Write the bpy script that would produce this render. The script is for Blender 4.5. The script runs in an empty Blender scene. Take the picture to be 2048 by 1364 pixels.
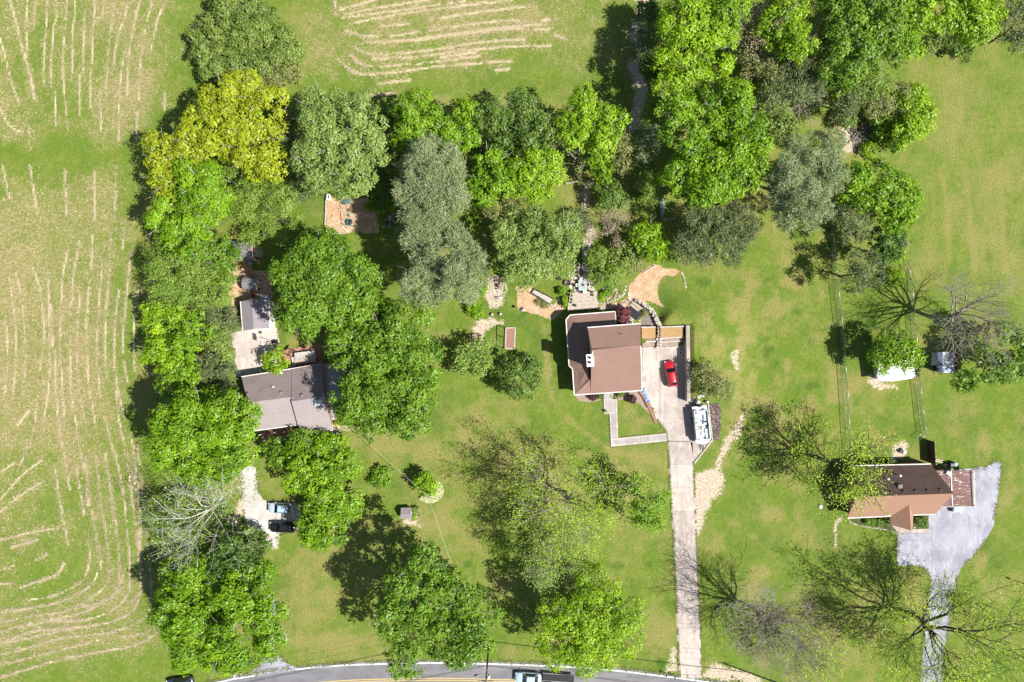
import bpy, math, random
import numpy as np
from mathutils import Vector, Matrix

# ------------------------------------------------------------------ camera, sky, sun, exposure
SC = bpy.context.scene
COL = SC.collection
H = 119.0            # flying height of the camera, metres
S = 0.087            # metres on the ground per photograph pixel (2048 px wide)
R = math.radians

cam_d = bpy.data.cameras.new('aerial_camera')
cam = bpy.data.objects.new('aerial_camera', cam_d)
COL.objects.link(cam)
cam.location = (0, 0, H)
cam.rotation_euler = (0, 0, 0)
cam_d.sensor_width = 36.0
cam_d.lens = 36.0 * H / (2048 * S)
cam_d.clip_start = 1.0
cam_d.clip_end = 9000.0
SC.camera = cam

SUN_AZ = R(-20.0)    # direction to the sun in the ground plane, from +x
SUN_EL = R(50.0)
world = bpy.data.worlds.new('World')
SC.world = world
world.use_nodes = True
wn = world.node_tree
for n in list(wn.nodes):
    wn.nodes.remove(n)
w_out = wn.nodes.new('ShaderNodeOutputWorld')
w_bg = wn.nodes.new('ShaderNodeBackground')
w_sky = wn.nodes.new('ShaderNodeTexSky')
w_sky.sky_type = 'NISHITA'
w_sky.sun_disc = False
w_sky.sun_elevation = SUN_EL
w_sky.sun_rotation = R(110.0)
w_sky.air_density = 1.0
w_sky.dust_density = 1.0
w_bg.inputs['Strength'].default_value = 0.065
wn.links.new(w_sky.outputs[0], w_bg.inputs[0])
wn.links.new(w_bg.outputs[0], w_out.inputs[0])

sun_d = bpy.data.lights.new('sun', 'SUN')
sun_d.energy = 4.9
sun_d.angle = R(0.53)
sun_d.color = (1.0, 0.955, 0.88)
sun = bpy.data.objects.new('sun', sun_d)
COL.objects.link(sun)
sdir = Vector((math.cos(SUN_EL) * math.cos(SUN_AZ), math.cos(SUN_EL) * math.sin(SUN_AZ), math.sin(SUN_EL)))
sun.rotation_euler = (-sdir).to_track_quat('-Z', 'Y').to_euler()
sun.location = sdir * 200

SC.view_settings.view_transform = 'Standard'
SC.view_settings.look = 'None'
SC.view_settings.gamma = 1.0
SC.view_settings.use_curve_mapping = False
SC.view_settings.exposure = 0.74
SC.cycles.max_bounces = 5
SC.cycles.diffuse_bounces = 3
SC.cycles.transmission_bounces = 4
SC.cycles.use_denoising = True


# ------------------------------------------------------------------ helpers
def W(px, py, z=0.0):
    """Photograph pixel (full size) seen at height z -> world point."""
    k = S * (1.0 - z / H)
    return ((px - 1024.0) * k, (682.0 - py) * k, z)


def PX(x, y):
    return (x / S + 1024.0, 682.0 - y / S)


def props(o, label=None, cat=None, group=None, kind=None):
    if label: o['label'] = label
    if cat: o['category'] = cat
    if group: o['group'] = group
    if kind: o['kind'] = kind
    return o


def thing(name, label, cat, loc=(0, 0, 0), rz=0.0, group=None):
    o = bpy.data.objects.new(name, None)
    o.empty_display_size = 0.3
    COL.objects.link(o)
    o.location = loc
    o.rotation_euler = (0, 0, rz)
    return props(o, label, cat, group)


def world_matrix(o):
    m = Matrix.Translation(o.location) @ o.rotation_euler.to_matrix().to_4x4()
    if o.parent is not None:
        m = world_matrix(o.parent) @ m
    return m


def mesh_np(name, V, F, mats, parent=None, world=False, smooth=False, tone=None, fmat=None):
    """V (n,3); F (m,k) array of equal-length faces."""
    V = np.asarray(V, dtype=np.float64)
    F = np.asarray(F, dtype=np.int32)
    if world and parent is not None:
        mi = np.array(world_matrix(parent).inverted())
        V = V @ mi[:3, :3].T + mi[:3, 3]
    me = bpy.data.meshes.new(name)
    m, k = F.shape
    me.vertices.add(len(V)); me.vertices.foreach_set('co', V.astype(np.float32).ravel())
    me.loops.add(m * k); me.loops.foreach_set('vertex_index', F.ravel())
    me.polygons.add(m)
    me.polygons.foreach_set('loop_start', np.arange(0, m * k, k, dtype=np.int32))
    me.polygons.foreach_set('loop_total', np.full(m, k, dtype=np.int32))
    me.polygons.foreach_set('use_smooth', np.full(m, bool(smooth)))
    if fmat is not None:
        me.polygons.foreach_set('material_index', np.asarray(fmat, dtype=np.int32))
    if tone is not None:
        a = me.attributes.new('tone', 'FLOAT', 'POINT')
        a.data.foreach_set('value', np.asarray(tone, dtype=np.float32))
    me.update(calc_edges=True)
    for mm in (mats if isinstance(mats, (list, tuple)) else [mats]):
        me.materials.append(mm)
    o = bpy.data.objects.new(name, me)
    COL.objects.link(o)
    if parent is not None:
        o.parent = parent
    return o


class MB:
    """Collects shapes, then links them as ONE mesh object."""
    def __init__(self):
        self.v, self.f, self.m, self.s = [], [], [], []

    def add(self, vs, fs, mi=0, smooth=False):
        b = len(self.v)
        self.v += [tuple(p) for p in vs]
        for f in fs:
            self.f.append([b + i for i in f]); self.m.append(mi); self.s.append(smooth)
        return self

    def box(self, c, d, rz=0.0, mi=0, tilt=None):
        x, y, z = d[0] / 2, d[1] / 2, d[2] / 2
        p = [Vector(q) for q in ((-x, -y, -z), (x, -y, -z), (x, y, -z), (-x, y, -z), (-x, -y, z), (x, -y, z), (x, y, z), (-x, y, z))]
        M = Matrix.Rotation(rz, 3, 'Z')
        if tilt: M = M @ Matrix.Rotation(tilt[1], 3, tilt[0])
        p = [M @ q + Vector(c) for q in p]
        return self.add(p, [(3, 2, 1, 0), (4, 5, 6, 7), (0, 1, 5, 4), (1, 2, 6, 5), (2, 3, 7, 6), (3, 0, 4, 7)], mi)

    def bbox(self, c, d, rz=0.0, b=0.03, mi=0):
        """box with chamfered top edge"""
        x, y, z = d[0] / 2, d[1] / 2, d[2] / 2
        M = Matrix.Rotation(rz, 3, 'Z')
        lv = []
        for (k, zz) in ((0, -z), (0, z - b), (b, z)):
            for q in ((-x + k, -y + k), (x - k, -y + k), (x - k, y - k), (-x + k, y - k)):
                lv.append(M @ Vector((q[0], q[1], zz)) + Vector(c))
        fs = [(3, 2, 1, 0), (8, 9, 10, 11)]
        for l in (0, 4):
            for i in range(4):
                j = (i + 1) % 4
                fs.append((l + i, l + j, l + 4 + j, l + 4 + i))
        return self.add(lv, fs, mi)

    def prism(self, poly, z0, z1, mi=0):
        """poly: list of (x,y) or (x,y,dz)."""
        a = 0
        n = len(poly)
        for i in range(n):
            p, q = poly[i], poly[(i + 1) % n]
            a += p[0] * q[1] - q[0] * p[1]
        if a < 0: poly = list(reversed(poly))
        vs = [(p[0], p[1], z0) for p in poly] + [(p[0], p[1], z1) for p in poly]
        fs = [list(range(n - 1, -1, -1)), list(range(n, 2 * n))]
        for i in range(n):
            j = (i + 1) % n
            fs.append((i, j, n + j, n + i))
        return self.add(vs, fs, mi)

    def slab(self, pts, t, mi=0, mi_side=None):
        """polygon of 3-D points (top), thickened downward by t"""
        pts = [Vector(p) for p in pts]
        n = len(pts)
        nz = sum(pts[i].x * pts[(i + 1) % n].y - pts[(i + 1) % n].x * pts[i].y for i in range(n))
        if nz < 0: pts = pts[::-1]
        vs = pts + [p - Vector((0, 0, t)) for p in pts]
        ms = mi if mi_side is None else mi_side
        self.add(vs, [list(range(n))], mi)
        b = len(self.v) - 2 * n
        self.f.append([b + n + i for i in range(n - 1, -1, -1)]); self.m.append(ms); self.s.append(False)
        for i in range(n):
            j = (i + 1) % n
            self.f.append([b + n + i, b + n + j, b + j, b + i]); self.m.append(ms); self.s.append(False)
        return self

    def tube(self, path, r, sides=6, mi=0, cap=True, smooth=True):
        path = [Vector(p) for p in path]
        n = len(path)
        rs = r if isinstance(r, (list, tuple)) else [r] * n
        vs = []
        for i, p in enumerate(path):
            t = (path[min(i + 1, n - 1)] - path[max(i - 1, 0)])
            t = t.normalized() if t.length > 1e-9 else Vector((0, 0, 1))
            u = t.cross(Vector((0, 0, 1)) if abs(t.z) < 0.9 else Vector((1, 0, 0))).normalized()
            w = t.cross(u)
            for k in range(sides):
                a = 2 * math.pi * k / sides
                vs.append(p + (u * math.cos(a) + w * math.sin(a)) * rs[i])
        fs = []
        for i in range(n - 1):
            for k in range(sides):
                k2 = (k + 1) % sides
                fs.append((i * sides + k, i * sides + k2, (i + 1) * sides + k2, (i + 1) * sides + k))
        if cap:
            fs.append(tuple(range(sides - 1, -1, -1)))
            fs.append(tuple((n - 1) * sides + k for k in range(sides)))
        return self.add(vs, fs, mi, smooth)

    def cyl(self, c, r, h, sides=16, mi=0, smooth=True):
        return self.tube([(c[0], c[1], c[2]), (c[0], c[1], c[2] + h)], r, sides, mi, True, smooth)

    def lathe(self, c, prof, sides=16, mi=0, smooth=True):
        vs = []
        for (r, z) in prof:
            for k in range(sides):
                a = 2 * math.pi * k / sides
                vs.append((c[0] + r * math.cos(a), c[1] + r * math.sin(a), c[2] + z))
        fs = []
        n = len(prof)
        for i in range(n - 1):
            for k in range(sides):
                k2 = (k + 1) % sides
                fs.append((i * sides + k, i * sides + k2, (i + 1) * sides + k2, (i + 1) * sides + k))
        if prof[0][0] > 1e-6: fs.append(tuple(range(sides - 1, -1, -1)))
        if prof[-1][0] > 1e-6: fs.append(tuple((n - 1) * sides + k for k in range(sides)))
        return self.add(vs, fs, mi, smooth)

    def torus(self, c, R_, r, n=24, k=6, mi=0, axis='Z'):
        vs, fs = [], []
        for i in range(n):
            a = 2 * math.pi * i / n
            for j in range(k):
                b = 2 * math.pi * j / k
                x = (R_ + r * math.cos(b)) * math.cos(a); y = (R_ + r * math.cos(b)) * math.sin(a); z = r * math.sin(b)
                if axis == 'X': x, y, z = z, x, y
                if axis == 'Y': x, y, z = x, z, y
                vs.append((c[0] + x, c[1] + y, c[2] + z))
        for i in range(n):
            for j in range(k):
                fs.append((i * k + j, ((i + 1) % n) * k + j, ((i + 1) % n) * k + (j + 1) % k, i * k + (j + 1) % k))
        return self.add(vs, fs, mi, True)

    def build(self, name, mats, parent=None, world=False):
        me = bpy.data.meshes.new(name)
        vs = self.v
        if world and parent is not None:
            mi = world_matrix(parent).inverted()
            vs = [tuple(mi @ Vector(p)) for p in vs]
        me.from_pydata(vs, [], self.f)
        me.polygons.foreach_set('material_index', self.m)
        me.polygons.foreach_set('use_smooth', self.s)
        me.update()
        for mm in (mats if isinstance(mats, (list, tuple)) else [mats]):
            me.materials.append(mm)
        o = bpy.data.objects.new(name, me)
        COL.objects.link(o)
        if parent is not None:
            o.parent = parent
        return o


# ------------------------------------------------------------------ materials
def nt_new(name):
    m = bpy.data.materials.new(name)
    m.use_nodes = True
    nt = m.node_tree
    for n in list(nt.nodes):
        nt.nodes.remove(n)
    out = nt.nodes.new('ShaderNodeOutputMaterial')
    return m, nt, out


def N(nt, t, **kw):
    n = nt.nodes.new(t)
    for k, v in kw.items():
        if k.startswith('i_'):
            key = k[2:]
            key = int(key) if key.isdigit() else key.replace('_', ' ')
            n.inputs[key].default_value = v
        else:
            setattr(n, k, v)
    return n


def pos(nt):
    return N(nt, 'ShaderNodeNewGeometry').outputs['Position']


def noise(nt, scale, detail=3.0, rough=0.55, vec=None, mul=None):
    n = N(nt, 'ShaderNodeTexNoise')
    n.inputs['Scale'].default_value = scale
    n.inputs['Detail'].default_value = detail
    n.inputs['Roughness'].default_value = rough
    v = vec if vec is not None else pos(nt)
    if mul:
        mp = N(nt, 'ShaderNodeVectorMath', operation='MULTIPLY')
        mp.inputs[1].default_value = mul
        nt.links.new(v, mp.inputs[0]); v = mp.outputs[0]
    nt.links.new(v, n.inputs['Vector'])
    return n.outputs[0]


def mixc(nt, f, a, b):
    n = N(nt, 'ShaderNodeMix', data_type='RGBA')
    if isinstance(f, (int, float)): n.inputs[0].default_value = f
    else: nt.links.new(f, n.inputs[0])
    for k, c in ((6, a), (7, b)):
        if isinstance(c, (tuple, list)): n.inputs[k].default_value = (c[0], c[1], c[2], 1)
        else: nt.links.new(c, n.inputs[k])
    return n.outputs[2]


def ramp(nt, f, lo, hi, a=0.0, b=1.0):
    n = N(nt, 'ShaderNodeMapRange', interpolation_type='SMOOTHSTEP')
    n.inputs['From Min'].default_value = lo; n.inputs['From Max'].default_value = hi
    n.inputs['To Min'].default_value = a; n.inputs['To Max'].default_value = b
    nt.links.new(f, n.inputs['Value'])
    return n.outputs[0]


def math_(nt, op, a, b=None):
    n = N(nt, 'ShaderNodeMath', operation=op)
    for k, x in enumerate((a, b)):
        if x is None: continue
        if isinstance(x, (int, float)): n.inputs[k].default_value = x
        else: nt.links.new(x, n.inputs[k])
    return n.outputs[0]


def attr(nt, name):
    return N(nt, 'ShaderNodeAttribute', attribute_name=name).outputs['Fac']


def bump(nt, h, strength=0.4, dist=0.05):
    b = N(nt, 'ShaderNodeBump')
    b.inputs['Strength'].default_value = strength
    b.inputs['Distance'].default_value = dist
    nt.links.new(h, b.inputs['Height'])
    return b.outputs[0]


def mat(name, c, rough=0.7, var=0.25, scale=1.5, metal=0.0, c2=None, coat=0.0, bmp=0.15, fine=14.0, spec=0.4, mul=None, contrast=(0.35, 0.65)):
    """general surface: base colour broken up by two noises, slight relief"""
    m, nt, out = nt_new(name)
    p = N(nt, 'ShaderNodeBsdfPrincipled')
    p.inputs['Roughness'].default_value = rough
    p.inputs['Metallic'].default_value = metal
    p.inputs['Specular IOR Level'].default_value = spec
    p.inputs['Coat Weight'].default_value = coat
    dark = tuple(x * (1 - var) for x in c) if c2 is None else c2
    f = ramp(nt, noise(nt, scale, 4.0, 0.6, mul=mul), *contrast)
    base = mixc(nt, f, dark, c)
    f2 = noise(nt, fine, 3.0, 0.6)
    base = mixc(nt, ramp(nt, f2, 0.3, 0.75, 0.0, 0.35), base, tuple(x * 0.72 for x in c))
    nt.links.new(base, p.inputs['Base Color'])
    if bmp > 0:
        nt.links.new(bump(nt, f2, bmp, 0.02), p.inputs['Normal'])
    nt.links.new(p.outputs[0], out.inputs[0])
    return m


def leafmat(name, c1, c2, trans=0.24, rough=0.6):
    m, nt, out = nt_new(name)
    t = attr(nt, 'tone')
    col = mixc(nt, t, c1, c2)
    d = N(nt, 'ShaderNodeBsdfDiffuse')
    nt.links.new(col, d.inputs[0])
    tr = N(nt, 'ShaderNodeBsdfTranslucent')
    yel = mixc(nt, 0.6, col, tuple(min(1, q) for q in (c2[0] * 1.3, c2[1] * 1.25, c2[2] * 0.6)))
    nt.links.new(yel, tr.inputs[0])
    g = N(nt, 'ShaderNodeBsdfGlossy')
    g.inputs['Roughness'].default_value = 0.45
    g.inputs['Color'].default_value = (0.9, 0.95, 0.9, 1)
    a = N(nt, 'ShaderNodeMixShader'); a.inputs[0].default_value = trans
    nt.links.new(d.outputs[0], a.inputs[1]); nt.links.new(tr.outputs[0], a.inputs[2])
    b = N(nt, 'ShaderNodeMixShader'); b.inputs[0].default_value = 0.025
    nt.links.new(a.outputs[0], b.inputs[1]); nt.links.new(g.outputs[0], b.inputs[2])
    nt.links.new(b.outputs[0], out.inputs[0])
    return m


# ------------------------------------------------------------------ numpy noise and masks
def vnoise(x, y, scale, seed):
    rs = np.random.RandomState(seed)
    n = 256
    g = rs.rand(n, n)
    u, v = x / scale + 1000.0, y / scale + 1000.0
    i, j = np.floor(u).astype(int), np.floor(v).astype(int)
    fu, fv = u - i, v - j
    fu, fv = fu * fu * (3 - 2 * fu), fv * fv * (3 - 2 * fv)
    i0, i1, j0, j1 = i % n, (i + 1) % n, j % n, (j + 1) % n
    return (g[i0, j0] * (1 - fu) + g[i1, j0] * fu) * (1 - fv) + (g[i0, j1] * (1 - fu) + g[i1, j1] * fu) * fv


def fbm(x, y, scale, seed, oct_=4):
    t, a, s = 0, 0.5, 0
    for k in range(oct_):
        t = t + a * vnoise(x, y, scale / 2 ** k, seed + k * 7); s += a; a *= 0.55
    return t / s


def sstep(a, b, x):
    t = np.clip((x - a) / (b - a), 0, 1)
    return t * t * (3 - 2 * t)


def seg_dist(X, Y, pts):
    d = np.full(X.shape, 1e9)
    for (a, b) in zip(pts[:-1], pts[1:]):
        dx, dy = b[0] - a[0], b[1] - a[1]
        L = dx * dx + dy * dy + 1e-9
        t = np.clip(((X - a[0]) * dx + (Y - a[1]) * dy) / L, 0, 1)
        d = np.minimum(d, np.hypot(X - a[0] - t * dx, Y - a[1] - t * dy))
    return d


def inside(X, Y, poly):
    r = np.zeros(X.shape, bool)
    n = len(poly)
    for i in range(n):
        x1, y1 = poly[i]; x2, y2 = poly[(i + 1) % n]
        if y1 == y2: continue
        c = ((Y < y1) != (Y < y2)) & (X < (x2 - x1) * (Y - y1) / (y2 - y1) + x1)
        r ^= c
    return r


def sdf(X, Y, poly):
    d = seg_dist(X, Y, list(poly) + [poly[0]])
    return np.where(inside(X, Y, poly), -d, d)


def smooth_line(pts, step=8.0):
    """Catmull-Rom through pixel points, resampled"""
    P = [np.array(p, float) for p in pts]
    if len(P) < 3:
        a, b = P[0], P[-1]
        n = max(2, int(np.linalg.norm(b - a) / step))
        return [tuple(a + (b - a) * t) for t in np.linspace(0, 1, n)]
    P = [2 * P[0] - P[1]] + P + [2 * P[-1] - P[-2]]
    out = []
    for i in range(1, len(P) - 2):
        n = max(2, int(np.linalg.norm(P[i + 1] - P[i]) / step))
        for t in np.linspace(0, 1, n, endpoint=False):
            p0, p1, p2, p3 = P[i - 1:i + 3]
            out.append(tuple(0.5 * ((2 * p1) + (p2 - p0) * t + (2 * p0 - 5 * p1 + 4 * p2 - p3) * t * t + (3 * p1 - p0 - 3 * p2 + p3) * t ** 3)))
    out.append(tuple(P[-2]))
    return out

# ------------------------------------------------------------------ the ground
ROWS_LEFT = [
    [(20, 0), (35, 55), (45, 100), (60, 150), (68, 195)], [(0, 75), (15, 130), (25, 170), (38, 205)],
    [(72, 0), (68, 60)], [(95, 0), (92, 60), (88, 110), (87, 175)], [(108, 50), (103, 120), (103, 175)],
    [(134, 0), (130, 60), (126, 120), (127, 170), (132, 215), (136, 260)], [(146, 50), (144, 145)],
    [(170, 20), (167, 90), (166, 145)], [(182, 130), (181, 215)], [(210, 0), (205, 40)],
    [(258, 0), (247, 40), (235, 80), (225, 140)], [(250, 100), (240, 170), (238, 280)],
    [(333, 0), (315, 40), (305, 85), (300, 115)], [(275, 225), (273, 285)], [(45, 90), (55, 130), (65, 165), (70, 200)],
    [(0, 215), (18, 250), (40, 265)], [(50, 225), (62, 275)], [(330, 185), (330, 222)],
    [(32, 545), (42, 590)], [(45, 610), (51, 680), (52, 720), (45, 790)], [(65, 530), (80, 580), (87, 640), (87, 690), (80, 740)],
    [(103, 610), (106, 690)], [(135, 500), (125, 560), (122, 620), (121, 690), (124, 770), (130, 850)],
    [(140, 610), (140, 700), (142, 780), (146, 815)], [(160, 590), (155, 660), (155, 730), (160, 790), (172, 850)],
    [(180, 560), (175, 600), (173, 680), (177, 760), (183, 800), (192, 855)], [(205, 520), (198, 610), (194, 700), (197, 760), (201, 795)],
    [(215, 590), (210, 680), (213, 760)], [(238, 580), (231, 640), (229, 720), (236, 780), (250, 835)],
    [(248, 640), (246, 700), (255, 765)], [(278, 575), (270, 620), (267, 690), (270, 740)], [(250, 455), (245, 500)],
    [(208, 830), (218, 865), (226, 900)], [(260, 870), (270, 905)], [(35, 850), (60, 820)],
    [(192, 910), (203, 1010), (213, 1070), (218, 1130), (215, 1165), (190, 1190), (130, 1222), (60, 1233), (0, 1245)],
    [(230, 900), (247, 990), (256, 1080), (260, 1150), (255, 1190), (225, 1220), (170, 1240), (100, 1243), (40, 1255)],
    [(275, 890), (292, 1040), (301, 1150), (302, 1210), (285, 1240), (220, 1265), (130, 1275), (60, 1295), (0, 1310)],
    [(250, 900), (268, 1020), (282, 1150)], [(110, 940), (125, 1030), (137, 1090)], [(152, 930), (168, 1030)],
    [(178, 1080), (178, 1130), (160, 1165), (110, 1190), (60, 1200)], [(335, 1225), (320, 1260), (270, 1290), (190, 1305), (100, 1325), (0, 1355)],
    [(0, 1025), (50, 985), (100, 955)], [(0, 1000), (45, 950), (85, 920)], [(0, 945), (30, 925)], [(0, 1080), (60, 1065), (120, 1055)],
    [(20, 1095), (75, 1080)], [(70, 1120), (95, 1108)], [(0, 1140), (30, 1130)], [(40, 1175), (110, 1150), (130, 1125)],
    [(0, 1222), (35, 1218)], [(0, 1330), (120, 1300), (200, 1280)], [(0, 1285), (70, 1262), (150, 1255)], [(220, 970), (228, 1040)],
    [(275, 1060), (280, 1130), (282, 1180), (262, 1205)], [(200, 1090), (202, 1140)], [(0, 1168), (25, 1166)],
    [(268, 900), (280, 1040), (281, 1160), (277, 1200), (260, 1226), (215, 1246), (140, 1258), (60, 1275), (0, 1287)],
    [(210, 905), (225, 1000), (236, 1080), (239, 1150), (232, 1182), (205, 1207), (150, 1230), (80, 1241), (0, 1264)],
    [(170, 905), (182, 1010), (192, 1070), (196, 1130), (188, 1162), (160, 1186), (110, 1206), (40, 1220), (0, 1229)],
    [(20, 560), (30, 640), (32, 720), (25, 800)], [(75, 790), (66, 870), (40, 930)], [(110, 700), (112, 780), (118, 850), (130, 920), (140, 980)],
    [(150, 830), (160, 900), (172, 960), (176, 1010)], [(232, 780), (240, 850), (258, 920), (272, 980)], [(160, 480), (148, 545), (143, 610)], [(185, 470), (182, 540)],
    [(222, 470), (218, 560), (208, 640)], [(262, 500), (255, 570), (250, 640)], [(12, 640), (16, 720), (8, 800)], [(95, 540), (98, 620), (100, 700), (97, 780), (85, 850)],
    [(55, 0), (52, 60), (56, 110)], [(115, 0), (112, 50)], [(150, 0), (148, 45)], [(190, 0), (186, 70), (184, 130)], [(230, 0), (222, 60), (215, 120), (212, 200)],
    [(280, 0), (268, 50), (258, 110), (254, 190)], [(305, 0), (290, 60), (281, 120), (277, 200)], [(110, 180), (112, 250)], [(160, 150), (160, 230)], [(200, 180), (202, 260)],
    [(5, 330), (20, 400)], [(60, 330), (75, 430)], [(130, 340), (133, 430)], [(190, 340), (190, 440)], [(232, 330), (230, 440)],
    [(320, 1225), (296, 1262), (240, 1275)], [(245, 1150), (235, 1185), (200, 1205), (150, 1215)],
]
ROWS_TOP = [
    [(680, 20), (750, 0)], [(690, 28), (780, 12), (860, 0)], [(705, 47), (760, 35), (860, 20), (960, 8), (1024, 0)],
    [(760, 53), (820, 47)], [(860, 40), (940, 27), (1010, 18), (1060, 12)], [(690, 62), (730, 72), (800, 70), (880, 57), (980, 44), (1040, 41)],
    [(830, 82), (900, 70), (980, 62)], [(710, 95), (735, 107), (790, 108), (880, 98), (960, 85), (1040, 79), (1050, 80)],
    [(700, 108), (718, 125), (745, 133)], [(675, 118), (695, 135), (720, 148), (780, 146), (840, 138), (880, 132), (940, 128), (1024, 122)],
    [(755, 168), (820, 160)], [(1070, 40), (1115, 38)], [(1065, 60), (1100, 58)], [(1010, 58), (1045, 57)], [(960, 63), (1010, 58)],
    [(670, 0), (672, 30)], [(682, 36), (760, 26), (840, 15), (930, 2)], [(720, 84), (800, 82), (900, 70), (1000, 56), (1090, 48)], [(745, 118), (830, 114), (930, 101), (1040, 92), (1100, 92)], [(760, 133), (850, 126), (960, 112)], [(880, 115), (960, 103)], [(990, 140), (1020, 138)], [(735, 192), (790, 186)], [(1110, 70), (1130, 78)],
]
TRACKS = [
    [(2048, 140), (1960, 175), (1890, 225), (1845, 275)], [(2048, 150), (1985, 198), (1920, 235), (1862, 290)],
    [(1850, 330), (1870, 280), (1910, 252), (1960, 248), (2048, 295)], [(1868, 325), (1885, 290), (1915, 268), (1965, 262), (2048, 312)],
    [(1835, 145), (1900, 195), (1960, 250)], [(1278, 1062), (1279, 1190)], [(1297, 1068), (1298, 1180)], [(1320, 1060), (1324, 1150)], [(1690, 312), (1760, 316), (1830, 330)],
]
MULCH = [
    [(1033, 572), (1066, 570), (1075, 590), (1100, 612), (1118, 600), (1130, 615), (1118, 625), (1101, 640), (1070, 628), (1040, 622), (1033, 600)],   # bark by the footbridge
    [(1285, 545), (1310, 533), (1345, 538), (1360, 548), (1330, 560), (1325, 590), (1322, 600), (1330, 612), (1345, 614), (1320, 616), (1297, 602), (1280, 612),
     (1262, 612), (1225, 616), (1200, 616), (1200, 608), (1240, 605), (1255, 590), (1258, 570), (1270, 562)],
    [(652, 395), (735, 395), (760, 420), (755, 470), (690, 466), (652, 466)],                                                                           # playground bark
    [(459, 520), (500, 520), (505, 540), (520, 545), (545, 545), (545, 600), (470, 600), (470, 650), (460, 650)],                                      # by the sheds
    [(1283, 655), (1310, 655), (1310, 678), (1283, 678)], [(1321, 655), (1368, 655), (1368, 676), (1321, 676)],
]
DIRT = [
    [(1268, -20), (1292, -20), (1288, 150), (1288, 250), (1256, 264), (1264, 150)],
    [(1386, 942), (1438, 936), (1445, 960), (1445, 990), (1424, 1002), (1415, 1040), (1398, 1078), (1388, 1040)],
    [(1478, 820), (1486, 830), (1470, 880), (1440, 935), (1432, 935), (1455, 880)], [(1463, 705), (1473, 705), (1473, 745), (1464, 745)],
    [(945, 650), (985, 632), (1000, 640), (975, 655), (968, 690), (945, 690)], [(482, 962), (498, 975), (492, 1010), (476, 1065), (458, 1055), (470, 1000)],
    [(530, 1075), (555, 1078), (552, 1098), (540, 1092)], [(665, 845), (690, 838), (715, 835), (700, 855), (670, 862)],
    [(1164, 370), (1180, 365), (1188, 450), (1178, 490), (1162, 490), (1166, 440)], [(1500, 1345), (1440, 1335), (1402, 1340), (1404, 1352), (1460, 1364), (1520, 1364)],
    [(1340, 1300), (1347, 1300), (1344, 1345), (1325, 1350)], [(1680, 255), (1700, 290), (1730, 300), (1740, 285), (1700, 240)],
    [(1745, 755), (1790, 768), (1800, 775), (1750, 775), (1730, 762)], [(800, 1035), (830, 1040), (838, 1055), (812, 1058)],
    [(1270, 560), (1300, 555), (1290, 630), (1310, 650), (1285, 650), (1275, 620)], [(970, 560), (1010, 555), (1012, 605), (978, 605)],
    [(1780, 885), (1810, 880), (1815, 915), (1785, 920)],
    [(1673, 1040), (1680, 1040), (1682, 1085), (1676, 1085)],
]
LEFT_FIELD = [(-200, -200), (430, -200), (400, 0), (370, 180), (285, 300), (272, 470), (285, 900), (300, 1100), (350, 1290), (430, 1350), (420, 1500), (-200, 1500)]
TOP_FIELD = [(620, -200), (1260, -200), (1230, 80), (1235, 175), (960, 195), (620, 190), (600, 120)]
LAWN_RIGHT = [(1385, 640), (1480, 545), (1640, 460), (1690, 700), (1690, 860), (1500, 1100), (1420, 1130), (1400, 900), (1445, 800)]


def axis(lo, hi, step, far):
    inner = np.arange(lo, hi + step * 0.5, step)
    e, g = [], step
    x = 0.0
    while x < far:
        g *= 1.35; x += g; e.append(x)
    e = np.array(e)
    return np.concatenate([(lo - e)[::-1], inner, hi + e])


def ground_height(px, py):
    d = seg_dist(px, py, [(1314, 604), (1314, 650), (1379, 650), (1379, 800)])
    h = 1.5 * sstep(150, 8, d) * sstep(812, 770, py) * sstep(560, 640, py) * sstep(1313, 1330 + np.clip(640 - py, 0, 80), px)
    out = ((px < 1379) & (py > 651)) | (px < 1313)
    return np.where(out, 0.0, h)


gx = axis(-92.0, 92.0, 0.38, 4200.0)
gy = axis(-62.0, 62.0, 0.38, 4200.0)
GX, GY = np.meshgrid(gx, gy)
PXg, PYg = GX / S + 1024.0, 682.0 - GY / S
GZ = ground_height(PXg, PYg)
far = (np.abs(GX) > 95) | (np.abs(GY) > 66)

n_big = fbm(GX, GY, 26.0, 3)
n_mid = fbm(GX, GY, 7.0, 11)
n_sm = fbm(GX, GY, 2.0, 23, 3)
wx = PXg + (fbm(GX, GY, 3.0, 41) - 0.5) * 26
wy = PYg + (fbm(GX, GY, 3.0, 57) - 0.5) * 26
A_dry = np.clip(0.22 + 1.1 * (n_mid - 0.5) + 0.8 * (n_big - 0.5) + 0.9 * (n_sm - 0.5), 0, 0.75)
lf = sstep(30, -40, sdf(PXg, PYg, LEFT_FIELD))
tf = sstep(25, -25, sdf(PXg, PYg, TOP_FIELD))
band = np.exp(-((PYg - 315 - 0.03 * PXg) / 34.0) ** 2)       # greener strip across the hay field
edge = sstep(-95, -10, sdf(PXg, PYg, LEFT_FIELD))             # greener margin along the trees
lowleft = np.exp(-(((PXg - 95) / 85) ** 2 + ((PYg - 1150) / 45) ** 2))
fd = 0.47 + 0.7 * (n_big - 0.5) + 0.55 * (n_mid - 0.5) + 0.5 * (n_sm - 0.5) - 0.42 * band - 0.33 * edge - 0.40 * lowleft
fd = fd - 0.35 * sstep(1290, 1350, PYg)
A_dry = A_dry * (1 - lf) + lf * np.clip(fd, 0.06, 0.95)
td = 0.28 + 0.5 * (n_mid - 0.5) + 0.7 * (n_sm - 0.5) - 0.22 * sstep(130, 175, PYg) + 0.12 * np.exp(-((PYg - 40) / 60) ** 2)
A_dry = A_dry * (1 - tf) + tf * np.clip(td, 0.03, 0.8)
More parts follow.
